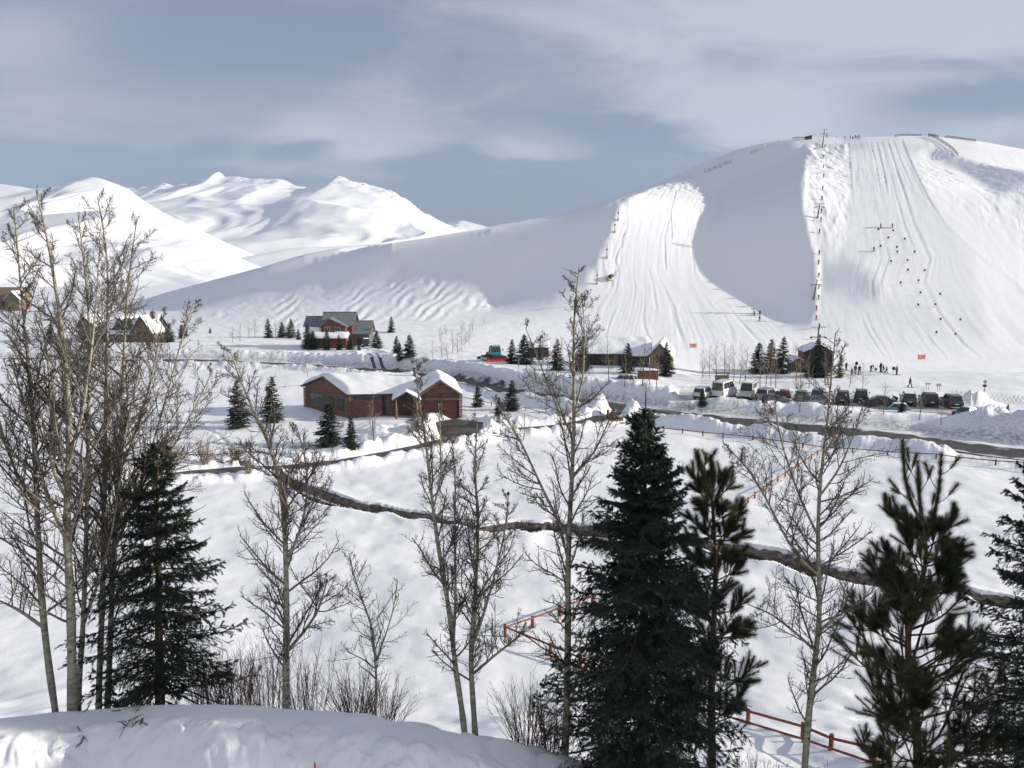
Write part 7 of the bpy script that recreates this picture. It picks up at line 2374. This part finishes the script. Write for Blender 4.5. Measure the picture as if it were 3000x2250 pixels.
    for k, p in enumerate(pts):
        q = np.array(p) - o
        for s in (-1, 1):
            MB().tube([q + [-0.38 * s, 0, -0.2], q + [0.42 * s + g.normal() * .06, 0, 1.0 + g.normal() * .1]], 0.022, 5).build('pole', M['bamboo'], root)
    # snow fences near the summit
    F = [([(2063, 509), (2085, 500), (2105, 494), (2122, 484), (2142, 478)], 9, M['slat'], 'pale snow caked slat fence low on the left shoulder'),
         ([(2201, 450), (2225, 440), (2250, 428), (2281, 417)], 7, M['slat'], 'grey slat fence climbing to the summit on the left'),
         ([(2322, 408), (2340, 407), (2358, 406)], 5, M['slatdark'], 'low slat fence left of the summit hut'),
         ([(2450, 404), (2475, 402), (2497, 401)], 6, M['slatdark'], 'slat fence between the summit tower and the group'),
         ([(2622, 401), (2650, 399), (2699, 399)], 6, M['slatdark'], 'long slat fence on the skyline right of the run'),
         ([(2720, 402), (2735, 407), (2749, 415), (2765, 425), (2782, 437), (2795, 448), (2806, 460)], 11, M['slatdark'], 'dark slat fence curving down the right shoulder'),
         ([(2719, 401), (2735, 401), (2749, 403)], 7, M['slatdark'], 'short slat fence meeting the top of the curving one'),
         ([(2770, 404), (2800, 408), (2830, 412), (2858, 416)], 7, M['slatdark'], 'slat fence on the skyline at the far right')]
    g = np.random.default_rng(8)
    for P, hpx, m, lab in F:
        W = [hit(*q) for q in P]
        o = np.array(W[0])
        root = empty('slat_fence', o, 0, lab, 'fence', 'slat fences near the summit')
        k = W[0][1] / FPX
        H = hpx * k
        Q = resample(np.array(W), 2.4) - o
        for q in Q:
            MB().tube([q + [0, 0, -0.4], q + [0, 0, H * g.uniform(.9, 1.15)]], 0.07, 5).build('post', M['slatdark'], root)
        mb = MB()
        for a, b in zip(Q[:-1], Q[1:]):
            for r in range(4):
                z = H * (0.25 + 0.22 * r)
                t = 0.09 * H + 0.03
                a2, b2 = a + [0, 0, z + g.normal() * .05], b + [0, 0, z + g.normal() * .05]
                mb.add([a2 + [0, -.03, 0], b2 + [0, -.03, 0], b2 + [0, -.03, t], a2 + [0, -.03, t], a2 + [0, .03, 0], b2 + [0, .03, 0], b2 + [0, .03, t], a2 + [0, .03, t]],
                       [(0, 1, 2, 3), (4, 7, 6, 5), (0, 4, 5, 1), (3, 2, 6, 7), (1, 5, 6, 2), (0, 3, 7, 4)])
        mb.build('slats', m, root)
    # board by the white van, stump posts at the drive
    p = at(2114, 141.5)
    root = empty('trail_board', p, 0, 'brown wooden board on two posts among the bare trees behind the van', 'sign')
    for s in (-1, 1):
        MB().box(s * 0.95 - .07, s * 0.95 + .07, -.05, .05, -0.4, 2.0).build('post', M['brownwood'], root)
    MB().box(-1.15, 1.15, -0.10, -0.052, 0.7, 1.7).build('board', M['brownwood'], root)
    MB().box(-1.3, 1.3, -0.25, 0.2, 2.0, 2.1).build('roof', M['darkwood'], root)
    for i, (px, py, h, w, lab) in enumerate(((1781, 1229, 1.05, 0.20, 'tall brown post at the drive mouth, left of two stubs'), (1789, 1233, 0.75, 0.19, 'shorter brown post touching the tall one at the drive mouth'))):
        p = hit(px, py)
        o = MB().tube([(0, 0, -0.4), (0, 0, h - 0.08), (0, 0, h)], [w, w, w * 0.75], 12).build('wooden_post', M['board'], None, True)
        o.location = p; tag(o, lab, 'post', 'brown posts at the drive mouth')
    p = hit(1806, 1237)
    root = empty('low_wall', p, 0.15, 'low brown timber wall end at the drive mouth', 'wall')
    for k in range(2):
        MB().tube([(-0.9, 0, 0.15 + 0.3 * k), (0.9, 0, 0.15 + 0.3 * k)], 0.16, 8).build('timber', M['brownwood'], root)
    MB().box(-0.95, -0.65, -0.2, 0.2, -0.3, 0.85).build('post', M['board'], root)
    # red stake in the near bank
    p = at(927, 16.9)
    t = wpt(927, 2236, 16.9)
    o = MB().tube([(0, 0, -0.4), (0, 0, t[2] - p[2] - 0.01), (0, 0, t[2] - p[2] + 0.015)], [0.024, 0.024, 0.014], 8).build('marker_stake', M['red'], None, True)
    o.location = p; tag(o, 'red stake sticking out of the near snowbank at the bottom edge', 'stake')


obj_mats()
fences(); cabin(); house_red(); house_gabled(); lodge(); lift(); lances(); groomer(); cars(); people(); slope_things()
